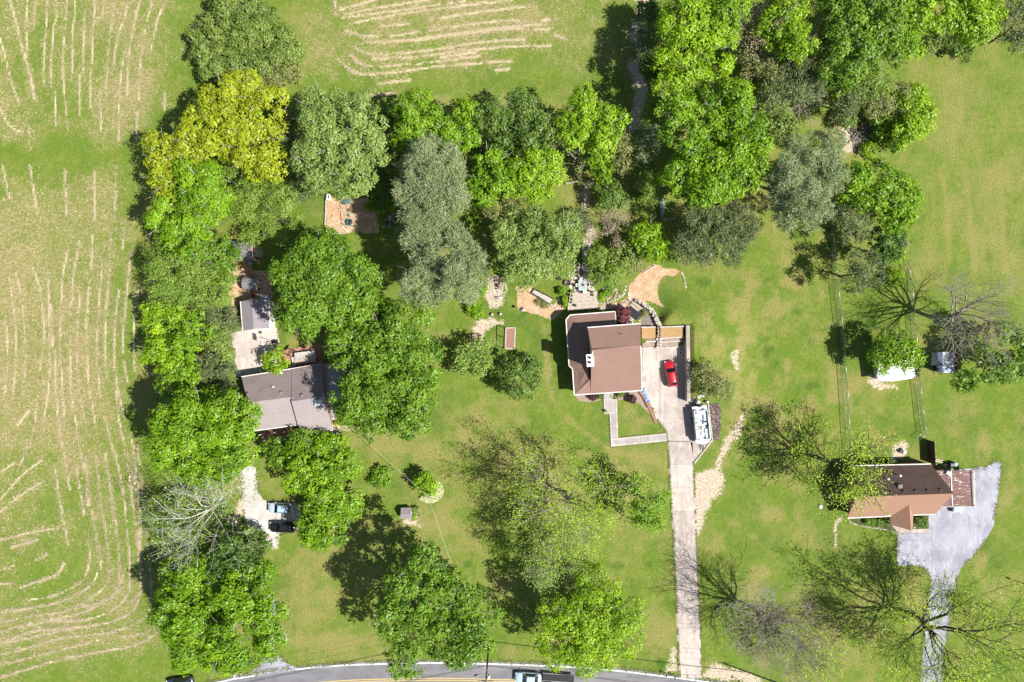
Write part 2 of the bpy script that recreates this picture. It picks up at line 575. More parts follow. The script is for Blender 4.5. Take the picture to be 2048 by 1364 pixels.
rf = sstep(1820, 1860, PXg) * sstep(620, 560, PYg) * sstep(95, 130, PYg)
A_dry = A_dry * (1 - rf) + rf * np.clip(0.40 + 1.1 * (n_mid - 0.5) + 0.5 * (fbm(GX, GY * 0.25, 1.2, 71) - 0.5), 0, 0.9)
lr = sstep(20, -30, sdf(PXg, PYg, LAWN_RIGHT))
A_dry = np.clip(A_dry + lr * (0.10 + 0.8 * (n_sm - 0.5)), 0, 0.9)
br = np.exp(-(((PXg - 1730) / 70) ** 2 + ((PYg - 840) / 70) ** 2))
A_dry = np.clip(A_dry + br * (0.18 + 0.7 * (n_sm - 0.5)), 0, 0.9)

PATHS = [([(1096, 700), (1097, 760), (1108, 805), (1150, 848), (1205, 890), (1260, 912), (1320, 925)], 7, .42), ([(1085, 640), (1092, 700), (1094, 770)], 5, .3),
         ([(1500, 560), (1492, 640), (1480, 720), (1472, 800), (1466, 870), (1440, 935)], 9, .42), ([(1520, 560), (1512, 640), (1500, 720), (1493, 800)], 6, .28),
         ([(1165, 905), (1230, 930), (1290, 960)], 9, .3), ([(980, 610), (985, 680), (975, 760), (960, 830), (1000, 880)], 12, .22), ([(710, 880), (790, 900), (860, 895), (930, 860)], 10, .25),
         ([(1520, 1000), (1530, 1080), (1520, 1160), (1500, 1200)], 22, .26), ([(1600, 1020), (1590, 1100), (1600, 1170)], 16, .22), ([(1720, 780), (1735, 840), (1760, 880)], 20, .3),
         ([(1985, 600), (1975, 700), (1960, 800), (1965, 880), (1990, 900)], 12, .26), ([(2020, 950), (2005, 1050), (1985, 1100), (1950, 1150)], 14, .3), ([(1880, 1340), (1940, 1300), (2048, 1280)], 25, .3),
         ([(600, 1290), (700, 1280), (760, 1285)], 16, .25), ([(1880, 340), (1895, 420), (1900, 520)], 5, .35), ([(1930, 350), (1940, 430), (1950, 540)], 6, .3), ([(2000, 330), (2005, 430), (2010, 540)], 5, .3)]
for pl, w_, a_ in PATHS:
    d = seg_dist(PXg, PYg, smooth_line(pl, 14))
    A_dry = np.clip(A_dry + a_ * np.exp(-(d / (w_ * (0.5 + n_sm))) ** 2), 0, 0.95)
A_straw = np.zeros_like(A_dry)
near = ~far
ii, jj = np.where(near)
i0, i1, j0, j1 = ii.min(), ii.max() + 1, jj.min(), jj.max() + 1
sub = (slice(i0, i1), slice(j0, j1))
SX, SY = PXg[sub], PYg[sub]
brk = fbm(GX[sub], GY[sub], 3.2, 91)
fine = fbm(GX[sub], GY[sub], 0.9, 95, 2)
st = np.zeros_like(SX)
for rows, wdt, amp in ((ROWS_LEFT, 3.0, 0.78), (ROWS_TOP, 3.4, 0.80)):
    for k, rw in enumerate(rows):
        pts = smooth_line(rw, 14)
        xs = [p[0] for p in pts]; ys = [p[1] for p in pts]
        m = (SX > min(xs) - 16) & (SX < max(xs) + 16) & (SY > min(ys) - 16) & (SY < max(ys) + 16)
        if not m.any(): continue
        d = np.full(SX.shape, 99.0)
        d[m] = seg_dist(SX[m], SY[m], pts)
        v = np.exp(-(d / (wdt * (0.15 + 1.3 * fine))) ** 2) * amp * sstep(0.14, 0.52, brk + 0.10 * math.sin(k * 2.3) + 0.5 * (fine - 0.5))
        st = np.maximum(st, v)
trk = np.zeros_like(SX)
for rw in TRACKS:
    d = seg_dist(SX, SY, smooth_line(rw, 14))
    trk = np.maximum(trk, np.exp(-(d / 3.2) ** 2) * 0.36 * sstep(0.3, 0.6, brk + 0.15))
# pale mower lines parallel to the road at the front lawns
for off in (8, 20, 33, 47):
    d = seg_dist(SX, SY, [(590, 1332 - off), (700, 1325 - off), (900, 1322 - off), (1080, 1325 - off)])
    trk = np.maximum(trk, np.exp(-(d / 2.4) ** 2) * 0.16)
A_straw[sub] = np.maximum(st, trk)

A_dirt = np.zeros_like(A_dry); A_mulch = np.zeros_like(A_dry); A_lush = np.zeros_like(A_dry)
WX, WY = wx[sub], wy[sub]
dd = np.zeros_like(SX); mm_ = np.zeros_like(SX)
for pl in DIRT:
    dd = np.maximum(dd, sstep(11, -10, sdf(SX + 1.5 * (WX - SX), SY + 1.5 * (WY - SY), pl)) * 0.92)
for k, pl in enumerate(MULCH):
    q = sdf(SX, SY, pl) if k >= 4 else sdf(SX + (WX - SX) * 0.8, SY + (WY - SY) * 0.8, pl)
    mm_ = np.maximum(mm_, sstep(2.5, -2.5, q))
ny = np.exp(-(((SX - 1335) / 21) ** 2 + ((SY - 582) / 34) ** 2) ** 3)            # lawn island in the bark yard
mm_ = mm_ * (1 - ny)
A_dirt[sub] = dd; A_mulch[sub] = mm_
lu = np.zeros_like(SX)
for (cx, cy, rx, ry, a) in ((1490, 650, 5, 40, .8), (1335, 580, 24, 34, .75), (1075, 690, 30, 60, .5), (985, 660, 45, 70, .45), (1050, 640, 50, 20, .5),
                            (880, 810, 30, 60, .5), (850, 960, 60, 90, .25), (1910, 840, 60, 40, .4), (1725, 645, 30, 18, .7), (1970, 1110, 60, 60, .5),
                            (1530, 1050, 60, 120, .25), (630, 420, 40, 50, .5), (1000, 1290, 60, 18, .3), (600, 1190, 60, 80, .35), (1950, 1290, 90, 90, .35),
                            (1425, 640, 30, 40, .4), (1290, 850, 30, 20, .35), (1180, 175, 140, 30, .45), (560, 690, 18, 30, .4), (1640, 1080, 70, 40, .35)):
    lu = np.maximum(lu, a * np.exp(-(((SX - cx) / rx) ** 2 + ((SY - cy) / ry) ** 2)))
for ln_, sg in (([(1661, 478), (1668, 560), (1679, 660), (1687, 760), (1693, 868), (1700, 925)], 1), ([(1808, 520), (1820, 610), (1827, 700), (1836, 800), (1845, 866)], 1)):
    d = seg_dist(SX, SY, ln_)
    lu = np.maximum(lu, 0.9 * np.exp(-(d / 3.6) ** 2) * sstep(0.25, 0.55, brk + 0.1))
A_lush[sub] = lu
A_lush = np.clip(A_lush + 1.2 * (fbm(GX, GY, 5.0, 131) - 0.55) * (1 - lf), 0, 1)
# dark clover clumps scattered over the lawns
cl = sstep(0.66, 0.78, fbm(GX, GY, 2.6, 211)) * (1 - lf) * (1 - tf) * sstep(0.5, 0.62, fbm(GX, GY, 20.0, 223))
A_lush = np.clip(A_lush + 0.8 * cl, 0, 1)

gm, nt, out = nt_new('grass_and_soil')
p = N(nt, 'ShaderNodeBsdfPrincipled'); p.inputs['Roughness'].default_value = 0.95; p.inputs['Specular IOR Level'].default_value = 0.1
f1 = noise(nt, 1.6, 5.0, 0.7)
f2 = noise(nt, 3.4, 3.0, 0.7)
f3 = noise(nt, 0.25, 4.0, 0.55)
f4 = noise(nt, 1.0, 4.0, 0.7, mul=(2.6, 0.8, 1.0))
f5 = noise(nt, 0.8, 6.0, 0.75)
fld = attr(nt, 'field')
green = mixc(nt, ramp(nt, f3, 0.38, 0.62), (0.122, 0.186, 0.025), (0.172, 0.208, 0.040))
green = mixc(nt, ramp(nt, f5, 0.40, 0.62, 0.0, 0.70), green, (0.098, 0.160, 0.020))
green = mixc(nt, ramp(nt, f1, 0.46, 0.62, 0.0, 0.40), green, (0.085, 0.150, 0.017))
green = mixc(nt, ramp(nt, f2, 0.50, 0.64, 0.0, 0.26), green, (0.225, 0.250, 0.060))
lush = attr(nt, 'lush')
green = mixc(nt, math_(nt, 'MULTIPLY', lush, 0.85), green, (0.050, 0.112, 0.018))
lawn_dry = mixc(nt, ramp(nt, f2, 0.38, 0.62), (0.185, 0.188, 0.048), (0.260, 0.238, 0.084))
f6 = noise(nt, 1.0, 4.0, 0.75, mul=(1.1, 4.2, 1.0))
fld_dry = mixc(nt, ramp(nt, f6, 0.40, 0.62), (0.200, 0.188, 0.062), (0.370, 0.300, 0.160))
dryc = mixc(nt, fld, lawn_dry, fld_dry)
amp = math_(nt, 'ADD', 0.62, math_(nt, 'MULTIPLY', fld, 0.35))
dfac = math_(nt, 'ADD', attr(nt, 'dry'), math_(nt, 'MULTIPLY', math_(nt, 'SUBTRACT', math_(nt, 'ADD', f2, f4), 1.0), amp))
c = mixc(nt, ramp(nt, dfac, 0.12, 0.85), green, dryc)
gate2 = ramp(nt, attr(nt, 'straw'), 0.03, 0.25)
sfac = math_(nt, 'ADD', attr(nt, 'straw'), math_(nt, 'MULTIPLY', gate2, math_(nt, 'MULTIPLY', math_(nt, 'SUBTRACT', f2, 0.5), 0.9)))
strawc = mixc(nt, ramp(nt, f2, 0.3, 0.7), (0.46, 0.375, 0.25), (0.64, 0.54, 0.385))
c = mixc(nt, ramp(nt, sfac, 0.32, 0.72), c, strawc)
dirtc = mixc(nt, ramp(nt, f2, 0.3, 0.7), (0.34, 0.265, 0.185), (0.60, 0.51, 0.41))
gate = ramp(nt, attr(nt, 'dirt'), 0.02, 0.35)
ifac = math_(nt, 'ADD', attr(nt, 'dirt'), math_(nt, 'MULTIPLY', gate, math_(nt, 'MULTIPLY', math_(nt, 'SUBTRACT', math_(nt, 'ADD', f1, f2), 1.0), 1.7)))
c = mixc(nt, ramp(nt, ifac, 0.28, 0.80), c, dirtc)
mulc = mixc(nt, ramp(nt, f2, 0.3, 0.7), (0.36, 0.225, 0.120), (0.52, 0.355, 0.215))
mulc = mixc(nt, ramp(nt, f5, 0.46, 0.62, 0.0, 0.7), mulc, (0.54, 0.43, 0.32))
mfac = math_(nt, 'ADD', attr(nt, 'mulch'), math_(nt, 'MULTIPLY', math_(nt, 'SUBTRACT', f2, 0.5), 0.4))
c = mixc(nt, ramp(nt, mfac, 0.38, 0.62), c, mulc)
nt.links.new(c, p.inputs['Base Color'])
hh = math_(nt, 'ADD', f2, math_(nt, 'MULTIPLY', f1, 1.3))
nt.links.new(bump(nt, hh, 0.55, 0.16), p.inputs['Normal'])
nt.links.new(p.outputs[0], out.inputs[0])
GRASS_MAT = gm

ny_, nx_ = GX.shape
idx = np.arange(ny_ * nx_).reshape(ny_, nx_)
F = np.stack([idx[:-1, :-1], idx[:-1, 1:], idx[1:, 1:], idx[1:, :-1]], -1).reshape(-1, 4)
g = mesh_np('ground', np.stack([GX, GY, GZ], -1).reshape(-1, 3), F, gm, smooth=True)
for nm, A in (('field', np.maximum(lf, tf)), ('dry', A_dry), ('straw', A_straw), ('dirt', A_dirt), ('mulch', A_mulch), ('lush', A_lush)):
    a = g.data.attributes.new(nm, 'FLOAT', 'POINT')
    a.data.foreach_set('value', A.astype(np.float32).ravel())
props(g, kind='structure')

# straw left in rows by the mower: short blades lying along each row
rng = np.random.RandomState(5)
V, T = [], []
for rows, per_m in ((ROWS_LEFT, 44), (ROWS_TOP, 48)):
    for k, rw in enumerate(rows):
        P = np.array(smooth_line(rw, 6))
        wxy = np.stack([(P[:, 0] - 1024) * S, (682 - P[:, 1]) * S], -1)
        seg = np.hypot(*np.diff(wxy, axis=0).T); L = seg.sum()
        cum = np.concatenate([[0], np.cumsum(seg)])
        t = rng.rand(int(L * per_m)) * L
        i = np.clip(np.searchsorted(cum, t) - 1, 0, len(seg) - 1)
        u = (t - cum[i]) / (seg[i] + 1e-9)
        c0 = wxy[i] + (wxy[i + 1] - wxy[i]) * u[:, None]
        d = (wxy[i + 1] - wxy[i]) / (seg[i][:, None] + 1e-9)
        keep = vnoise(c0[:, 0] + 3 * k, c0[:, 1], 2.4, 17) + 0.5 * vnoise(c0[:, 0], c0[:, 1], 0.6, 29) > 0.44 + 0.10 * math.sin(k * 1.7)
        c0, d = c0[keep], d[keep]
        n = len(c0)
        c0 = c0 + rng.normal(0, 1, (n, 2)) * rng.choice([0.12, 0.25, 0.75], n, p=[.42, .30, .28])[:, None]
        an = np.arctan2(d[:, 1], d[:, 0]) + rng.normal(0, 0.6, n)
        ln, wd = rng.uniform(0.08, 0.34, n), rng.uniform(0.012, 0.04, n)
        ax = np.stack([np.cos(an), np.sin(an)], -1); pr = np.stack([-ax[:, 1], ax[:, 0]], -1)
        z = rng.uniform(0.02, 0.14, n); z2 = z + rng.normal(0, 0.05, n)
        q = np.stack([np.column_stack([c0 - ax * ln[:, None], z]), np.column_stack([c0 + pr * wd[:, None], (z + z2) / 2 + 0.02]),
                      np.column_stack([c0 + ax * ln[:, None], np.clip(z2, 0.02, 0.2)]), np.column_stack([c0 - pr * wd[:, None], (z + z2) / 2])], 1)
        V.append(q.reshape(-1, 3)); T.append(np.repeat(rng.rand(n), 4))
# loose litter scattered between the rows
for poly, n in ((LEFT_FIELD, 17000), (TOP_FIELD, 4500)):
    qx, qy = rng.uniform(0, 1260, n), rng.uniform(0, 1364, n) if poly is LEFT_FIELD else rng.uniform(0, 200, n)
    if poly is LEFT_FIELD: qx = qx * 440 / 1260
    k = inside(qx, qy, poly); qx, qy = qx[k], qy[k]
    ix = np.clip(np.searchsorted(gx, (qx - 1024) * S), 0, len(gx) - 1); iy = np.clip(np.searchsorted(gy, (682 - qy) * S), 0, len(gy) - 1)
    k = A_dry[iy, ix] + 0.25 * rng.rand(len(qx)) > 0.42; qx, qy = qx[k], qy[k]; n = len(qx)
    c0 = np.stack([(qx - 1024) * S, (682 - qy) * S], -1)
    an = (1.57 if poly is LEFT_FIELD else 0.1) + rng.normal(0, 0.8, n); ln, wd = rng.uniform(0.08, 0.26, n), rng.uniform(0.015, 0.035, n)
    ax = np.stack([np.cos(an), np.sin(an)], -1); pr = np.stack([-ax[:, 1], ax[:, 0]], -1); z = rng.uniform(0.02, 0.1, n)
    q = np.stack([np.column_stack([c0 - ax * ln[:, None], z]), np.column_stack([c0 + pr * wd[:, None], z + .03]), np.column_stack([c0 + ax * ln[:, None], z + .01]), np.column_stack([c0 - pr * wd[:, None], z])], 1)
    V.append(q.reshape(-1, 3)); T.append(np.repeat(rng.rand(n) * .8, 4))
V = np.concatenate(V)
sm, nt, out = nt_new('dry_straw')
p = N(nt, 'ShaderNodeBsdfPrincipled'); p.inputs['Roughness'].default_value = 0.8; p.inputs['Specular IOR Level'].default_value = 0.15
nt.links.new(mixc(nt, attr(nt, 'tone'), (0.36, 0.285, 0.155), (0.68, 0.57, 0.40)), p.inputs['Base Color'])
nt.links.new(p.outputs[0], out.inputs[0])
o = mesh_np('straw', V, np.arange(len(V)).reshape(-1, 4), sm, tone=np.concatenate(T))
props(o, 'pale dry straw lying in curved mown rows across the two hay fields', 'straw', kind='stuff')

# ------------------------------------------------------------------ road, drives, paths
def paved(name, poly, z, m, thick=0.12, label=None):
    mb = MB().prism([W(*q)[:2] for q in poly], -0.2, z)
    return props(mb.build(name, m), kind='structure')


asphalt, nt, out = nt_new('asphalt')
p = N(nt, 'ShaderNodeBsdfPrincipled'); p.inputs['Roughness'].default_value = 0.85; p.inputs['Specular IOR Level'].default_value = 0.25
a1 = noise(nt, 0.5, 4.0, 0.6); a2 = noise(nt, 12.0, 3.0, 0.7)
c = mixc(nt, ramp(nt, a1, 0.3, 0.7), (0.155, 0.15, 0.165), (0.205, 0.20, 0.215))
c = mixc(nt, ramp(nt, a2, 0.35, 0.7, 0, 0.4), c, (0.13, 0.125, 0.14))
c = mixc(nt, ramp(nt, noise(nt, 0.35, 4.0, 0.7, mul=(0.25, 2.2, 1.0)), 0.45, 0.65, 0, 0.5), c, (0.25, 0.24, 0.25))
nt.links.new(c, p.inputs['Base Color']); nt.links.new(bump(nt, a2, 0.2, 0.01), p.inputs['Normal']); nt.links.new(p.outputs[0], out.inputs[0])


def drive_mat(name, c1, c2, c3, sc=0.35):
    m, nt, out = nt_new(name)
    p = N(nt, 'ShaderNodeBsdfPrincipled'); p.inputs['Roughness'].default_value = 0.85; p.inputs['Specular IOR Level'].default_value = 0.2
    a1 = noise(nt, sc, 5.0, 0.62); a2 = noise(nt, 1.1, 5.0, 0.7); a3 = noise(nt, 16.0, 2.0, 0.6)
    c = mixc(nt, ramp(nt, a1, 0.38, 0.62), c1, c2)
    c = mixc(nt, ramp(nt, a2, 0.50, 0.72, 0, 0.75), c, c3)
    c = mixc(nt, ramp(nt, a3, 0.45, 0.8, 0, 0.25), c, tuple(q * 0.7 for q in c1))
    st = noise(nt, 0.5, 4.0, 0.7, mul=(3.0, 0.35, 1.0))
    c = mixc(nt, ramp(nt, st, 0.52, 0.70, 0, 0.45), c, tuple(q * 0.66 for q in c3))
    c = mixc(nt, ramp(nt, noise(nt, 0.7, 5.0, 0.75, mul=(1.6, 0.6, 1.0)), 0.52, 0.66, 0, 0.55), c, tuple(min(.62, q * 1.3) for q in c2))
    vo = N(nt, 'ShaderNodeTexVoronoi', feature='DISTANCE_TO_EDGE'); vo.inputs['Scale'].default_value = 0.24
    wv = N(nt, 'ShaderNodeVectorMath', operation='ADD'); wn_ = N(nt, 'ShaderNodeTexNoise'); wn_.inputs['Scale'].default_value = 0.9; wn_.inputs['Detail'].default_value = 4.0
    nt.links.new(pos(nt), wn_.inputs['Vector']); nt.links.new(pos(nt), wv.inputs[0]); nt.links.new(wn_.outputs['Color'], wv.inputs[1]); nt.links.new(wv.outputs[0], vo.inputs['Vector'])
    c = mixc(nt, ramp(nt, vo.outputs['Distance'], 0.0, 0.010, 0.28, 0.0), c, tuple(q * 0.35 for q in c1))
    nt.links.new(c, p.inputs['Base Color']); nt.links.new(bump(nt, a3, 0.15, 0.01), p.inputs['Normal']); nt.links.new(p.outputs[0], out.inputs[0])
    return m


CONC = drive_mat('concrete_pinkish', (0.365, 0.312, 0.28), (0.46, 0.40, 0.362), (0.30, 0.248, 0.22))
CONC_PALE = drive_mat('concrete_pale', (0.43, 0.375, 0.335), (0.51, 0.455, 0.41), (0.36, 0.305, 0.27))
CONC_GREY = drive_mat('walk_grey', (0.33, 0.30, 0.29), (0.38, 0.35, 0.34), (0.29, 0.265, 0.255))
ASPH_PALE = drive_mat('asphalt_weathered', (0.255, 0.255, 0.305), (0.37, 0.37, 0.425), (0.29, 0.285, 0.33), 0.22)
GRAVEL = drive_mat('gravel_pale', (0.44, 0.41, 0.38), (0.53, 0.50, 0.48), (0.38, 0.345, 0.31), 0.3)
WHITE = mat('white_paint', (0.78, 0.76, 0.72), 0.5, 0.08, bmp=0.05)
BLACK = mat('black_metal', (0.02, 0.02, 0.022), 0.4, 0.1, bmp=0.0)

EDGE = smooth_line([(300, 1402), (440, 1364), (510, 1351), (590, 1339), (680, 1331), (770, 1327.5), (885, 1326), (1000, 1328.5), (1100, 1332), (1200, 1338),
                    (1340, 1354), (1400, 1362), (1500, 1377), (1700, 1410), (2100, 1490)], 20)
EDGE = [(-900, 1800), (0, 1490)] + EDGE + [(3000, 1720)]
EP = np.array(EDGE)
TN = np.gradient(EP, axis=0); TN /= np.linalg.norm(TN, axis=1)[:, None]
NR = np.stack([-TN[:, 1], TN[:, 0]], -1)      # towards the far side of the road


def strip(name, a, b, z, m, dash=None):
    A, B = EP + NR * a, EP + NR * b
    mb = MB()
    for i in range(len(EP) - 1):
        if dash and i % dash: continue
        q = [A[i], A[i + 1], B[i + 1], B[i]]
        mb.add([(W(*k)[0], W(*k)[1], z) for k in q], [(0, 3, 2, 1) if True else (0, 1, 2, 3)])
    return props(mb.build(name, m), kind='structure')


strip('road', -5.5, 78, 0.03, asphalt)
LINE_W = mat('road_paint_white', (0.74, 0.74, 0.72), 0.6, 0.2, scale=5)
LINE_Y = mat('road_paint_yellow', (0.62, 0.46, 0.16), 0.6, 0.2, scale=5)
strip('road_edge_line', -1.4, 1.4, 0.034, LINE_W)
strip('road_edge_line', 66, 68.5, 0.034, LINE_W)
strip('road_centre_line', 29.5, 31.3, 0.034, LINE_Y)
strip('road_centre_line', 33.4, 35.2, 0.034, LINE_Y)

# long concrete drive: separate slabs with open joints
drive = props(MB().prism([W(*q)[:2] for q in [(1336, 880), (1386, 880), (1404, 1352), (1358, 1346)]], -0.3, 0.012).build('driveway', CONC), kind='structure')
ys = [884, 929, 975, 1022, 1066, 1110, 1150, 1200, 1247, 1296, 1349]


def dxl(y): return 1337.5 + (y - 880) * (1361 - 1337.5) / 466
def dxr(y): return 1385.0 + (y - 880) * (1403 - 1385) / 466


for k in range(len(ys) - 1):
    a, b = ys[k] + 0.35, ys[k + 1] - 0.35
    for q0, q1 in ((0.0, 0.27), (0.27, 1.0)) if k < 2 else ((0.0, 1.0),):
        xa0, xa1 = dxl(a) + (dxr(a) - dxl(a)) * q0, dxl(a) + (dxr(a) - dxl(a)) * q1
        xb0, xb1 = dxl(b) + (dxr(b) - dxl(b)) * q0, dxl(b) + (dxr(b) - dxl(b)) * q1
        MB().prism([W(xa0 + .3, a)[:2], W(xa1 - .3, a)[:2], W(xb1 - .3, b)[:2], W(xb0 + .3, b)[:2]], -0.1, 0.05).build('concrete_slab', CONC_PALE if k in (1, 2, 8, 9) else CONC, drive)
# flare at the road
MB().prism([W(*q)[:2] for q in [(1362, 1349.5), (1402.5, 1349.5), (1404, 1358), (1358, 1354)]], -0.1, 0.046).build('concrete_slab', CONC_PALE, drive)
# parking court beside the brick-roofed house
court = props(MB().prism([W(*q)[:2] for q in [(1284, 697), (1366, 690), (1378, 690), (1378, 800), (1415, 815), (1424, 880), (1388, 926), (1385, 883), (1337, 883), (1333, 862), (1312, 838), (1296, 800), (1284, 775)]], -0.3, 0.012).build('parking_court', CONC), kind='structure')
cells = [[(1285, 698), (1312, 696), (1312, 722), (1285, 722)], [(1312.5, 696), (1366, 691), (1366, 722), (1312.5, 722)], [(1366.5, 691), (1377, 691), (1377, 722), (1366.5, 722)],
         [(1285, 722.5), (1318, 722.5), (1318, 780), (1286, 780)], [(1318.5, 722.5), (1377, 722.5), (1377, 790), (1318.5, 790)],
         [(1286, 780.5), (1318, 780.5), (1318, 836), (1312, 836), (1297, 800)], [(1318.5, 790.5), (1377, 790.5), (1377, 801), (1374, 836), (1318.5, 836)],
         [(1313, 836.5), (1374, 836.5), (1380, 882), (1337, 882), (1333.5, 861)], [(1377.5, 801), (1414, 816), (1423, 879.5), (1388.5, 924), (1380.5, 882), (1374.5, 836.5)]]
for k, q in enumerate(cells):
    MB().prism([W(*t)[:2] for t in q], -0.1, 0.05).build('concrete_slab', CONC_PALE if k in (3, 5) else CONC, court)

# front walk with brick-edged panels, raised a step above the lawn
walk = props(MB().prism([W(*q)[:2] for q in [(1207, 799), (1234, 798), (1236, 876), (1332, 866), (1334, 882), (1222, 893), (1219, 827), (1208, 827)]], -0.2, 0.16).build('front_walk', CONC_PALE), kind='structure')
for q in [[(1209, 800.5), (1232, 799.5), (1232, 824), (1210.5, 825.5)], [(1222, 826.5), (1232, 825.5), (1232.6, 850.5), (1222.6, 851.5)], [(1222.8, 853), (1232.8, 852), (1233.6, 876.5), (1223.8, 877.5)],
          [(1224.5, 880.5), (1247.5, 878.3), (1248, 887.6), (1225, 889.8)], [(1250, 878), (1276, 875.6), (1276.6, 885), (1250.4, 887.4)],
          [(1279, 875.2), (1302, 873), (1302.6, 882.4), (1279.4, 884.8)], [(1305, 872.6), (1332, 870), (1333, 879.4), (1305.4, 882)]]:
    MB().prism([W(*t)[:2] for t in q], 0.0, 0.18).build('walk_panel', CONC_GREY, walk)

# yard drive behind the grey-roofed house, slab by slab
yard = props(MB().prism([W(*q)[:2] for q in [(461, 664), (548, 655), (556, 656), (561, 702), (556, 735), (480, 754), (471, 755), (468, 700)]], -0.2, 0.012).build('yard_drive', CONC_PALE), kind='structure')
for q in [[(462, 665), (500, 661), (502, 711), (469, 712)], [(500.5, 661), (547, 656.3), (549, 704), (528, 706), (502.5, 708)], [(547.5, 656.3), (555.5, 657), (560, 702), (549.5, 703.5)],
          [(469, 712.5), (502, 711.5), (503, 746), (480, 751), (472, 753)], [(502.5, 711), (528, 709), (530, 740), (503.5, 745)], [(528.5, 706.5), (559.5, 703), (555, 734), (530.5, 739)]]:
    MB().prism([W(*t)[:2] for t in q], -0.1, 0.05).build('concrete_slab', CONC_PALE, yard)

paved('gravel_drive', [(478, 938), (500, 932), (511, 934), (516, 980), (526, 1000), (560, 1002), (600, 1006), (604, 1062), (560, 1066), (552, 1078), (556, 1096), (545, 1094), (530, 1080),
                       (510, 1076), (492, 1046), (486, 1010), (484, 978)], 0.03, GRAVEL)
paved('gravel_drive', [(536, 1190), (552, 1200), (549, 1288), (553, 1306), (574, 1326), (592, 1335), (590, 1341), (510, 1353), (500, 1345), (520, 1328), (535, 1300), (530, 1240)], 0.036, ASPH_PALE)
paved('asphalt_drive', [(1794, 1067), (1857, 1066), (1857, 1030), (1866, 1008), (1880, 940), (1944, 937), (1960, 932), (1972, 935), (1988, 921), (2003, 924), (2002, 945), (1987, 1052), (1968, 1085),
                        (1938, 1120), (1922, 1135), (1912, 1165), (1905, 1220), (1890, 1290), (1884, 1420), (1836, 1420), (1846, 1290), (1856, 1200), (1864, 1160), (1852, 1138), (1836, 1131), (1794, 1131)], 0.03, ASPH_PALE)

# ragged grass growing over the edges of drives, walks and road
rng = np.random.RandomState(19)
V, T = [], []
for pl, n_m, sp in ((([(1336, 880), (1340, 975), (1347, 1066), (1353, 1200), (1359, 1346)]), 34, .09), ([(1387, 926), (1391, 1022), (1396, 1150), (1401, 1250), (1404, 1350)], 34, .09), ([(1296, 800), (1312, 838), (1333, 862)], 30, .15),
                   ([(1388, 926), (1424, 880)], 30, .18), ([(1236, 876), (1332, 866)], 22, .10), ([(1222, 894), (1334, 883)], 22, .10), ([(1219, 827), (1222, 893)], 20, .1), ([(1234, 799), (1236, 876)], 20, .1),
                   ([(1794, 1131), (1836, 1131), (1852, 1138), (1864, 1160), (1856, 1200), (1846, 1290), (1838, 1400)], 34, .2), ([(2003, 924), (2002, 945), (1987, 1052), (1968, 1085), (1938, 1120), (1922, 1135), (1912, 1165), (1905, 1220), (1890, 1290), (1884, 1400)], 34, .2),
                   ([(1794, 1067), (1794, 1131)], 30, .16), ([(1944, 937), (1972, 935), (1988, 921), (2003, 924)], 30, .2), ([(478, 938), (484, 978), (486, 1010), (492, 1046), (510, 1076), (530, 1080)], 34, .25), ([(511, 934), (516, 980), (526, 1000), (600, 1006)], 34, .25),
                   ([(604, 1062), (560, 1066), (552, 1078)], 34, .25), ([(549, 1288), (553, 1306), (574, 1326), (592, 1335)], 34, .25), ([(510, 1350), (520, 1328), (535, 1300)], 34, .25), ([(461, 664), (468, 700), (471, 755)], 30, .2), ([(556, 656), (561, 702)], 26, .14),
                   ([tuple(q) for q in (EP - NR * 5.2) if -50 < q[0] < 2100], 30, .22)):
    P = np.array(pl, float); wxy = np.stack([(P[:, 0] - 1024) * S, (682 - P[:, 1]) * S], -1)
    seg = np.hypot(*np.diff(wxy, axis=0).T); cum = np.concatenate([[0], np.cumsum(seg)]); t = rng.rand(int(cum[-1] * n_m)) * cum[-1]
    i = np.clip(np.searchsorted(cum, t) - 1, 0, len(seg) - 1); u = (t - cum[i]) / (seg[i] + 1e-9)
    c0 = wxy[i] + (wxy[i + 1] - wxy[i]) * u[:, None]; n = len(c0)
    keep = vnoise(c0[:, 0], c0[:, 1], 0.9, 61) > 0.35; c0 = c0[keep]; n = len(c0)
    c0 = c0 + rng.normal(0, sp, (n, 2)); an = rng.uniform(0, 6.28, n); ln, wd = rng.uniform(.07, .2, n), rng.uniform(.03, .07, n)
    ax = np.stack([np.cos(an), np.sin(an)], -1); pr = np.stack([-ax[:, 1], ax[:, 0]], -1); z = rng.uniform(.05, .10, n)
    q = np.stack([np.column_stack([c0 - ax * ln[:, None], z]), np.column_stack([c0 + pr * wd[:, None], z + .03]), np.column_stack([c0 + ax * ln[:, None], z + .06]), np.column_stack([c0 - pr * wd[:, None], z])], 1)
    V.append(q.reshape(-1, 3)); T.append(np.repeat(rng.rand(n), 4))
V = np.concatenate(V)
EDGE_GRASS = leafmat('grass_blade', (0.105, 0.165, 0.022), (0.235, 0.235, 0.075), 0.15)
o = mesh_np('grass', V, np.arange(len(V)).reshape(-1, 4), EDGE_GRASS, tone=np.concatenate(T))
props(o, 'ragged grass creeping over the edges of drives, walks and road', 'grass', kind='stuff')

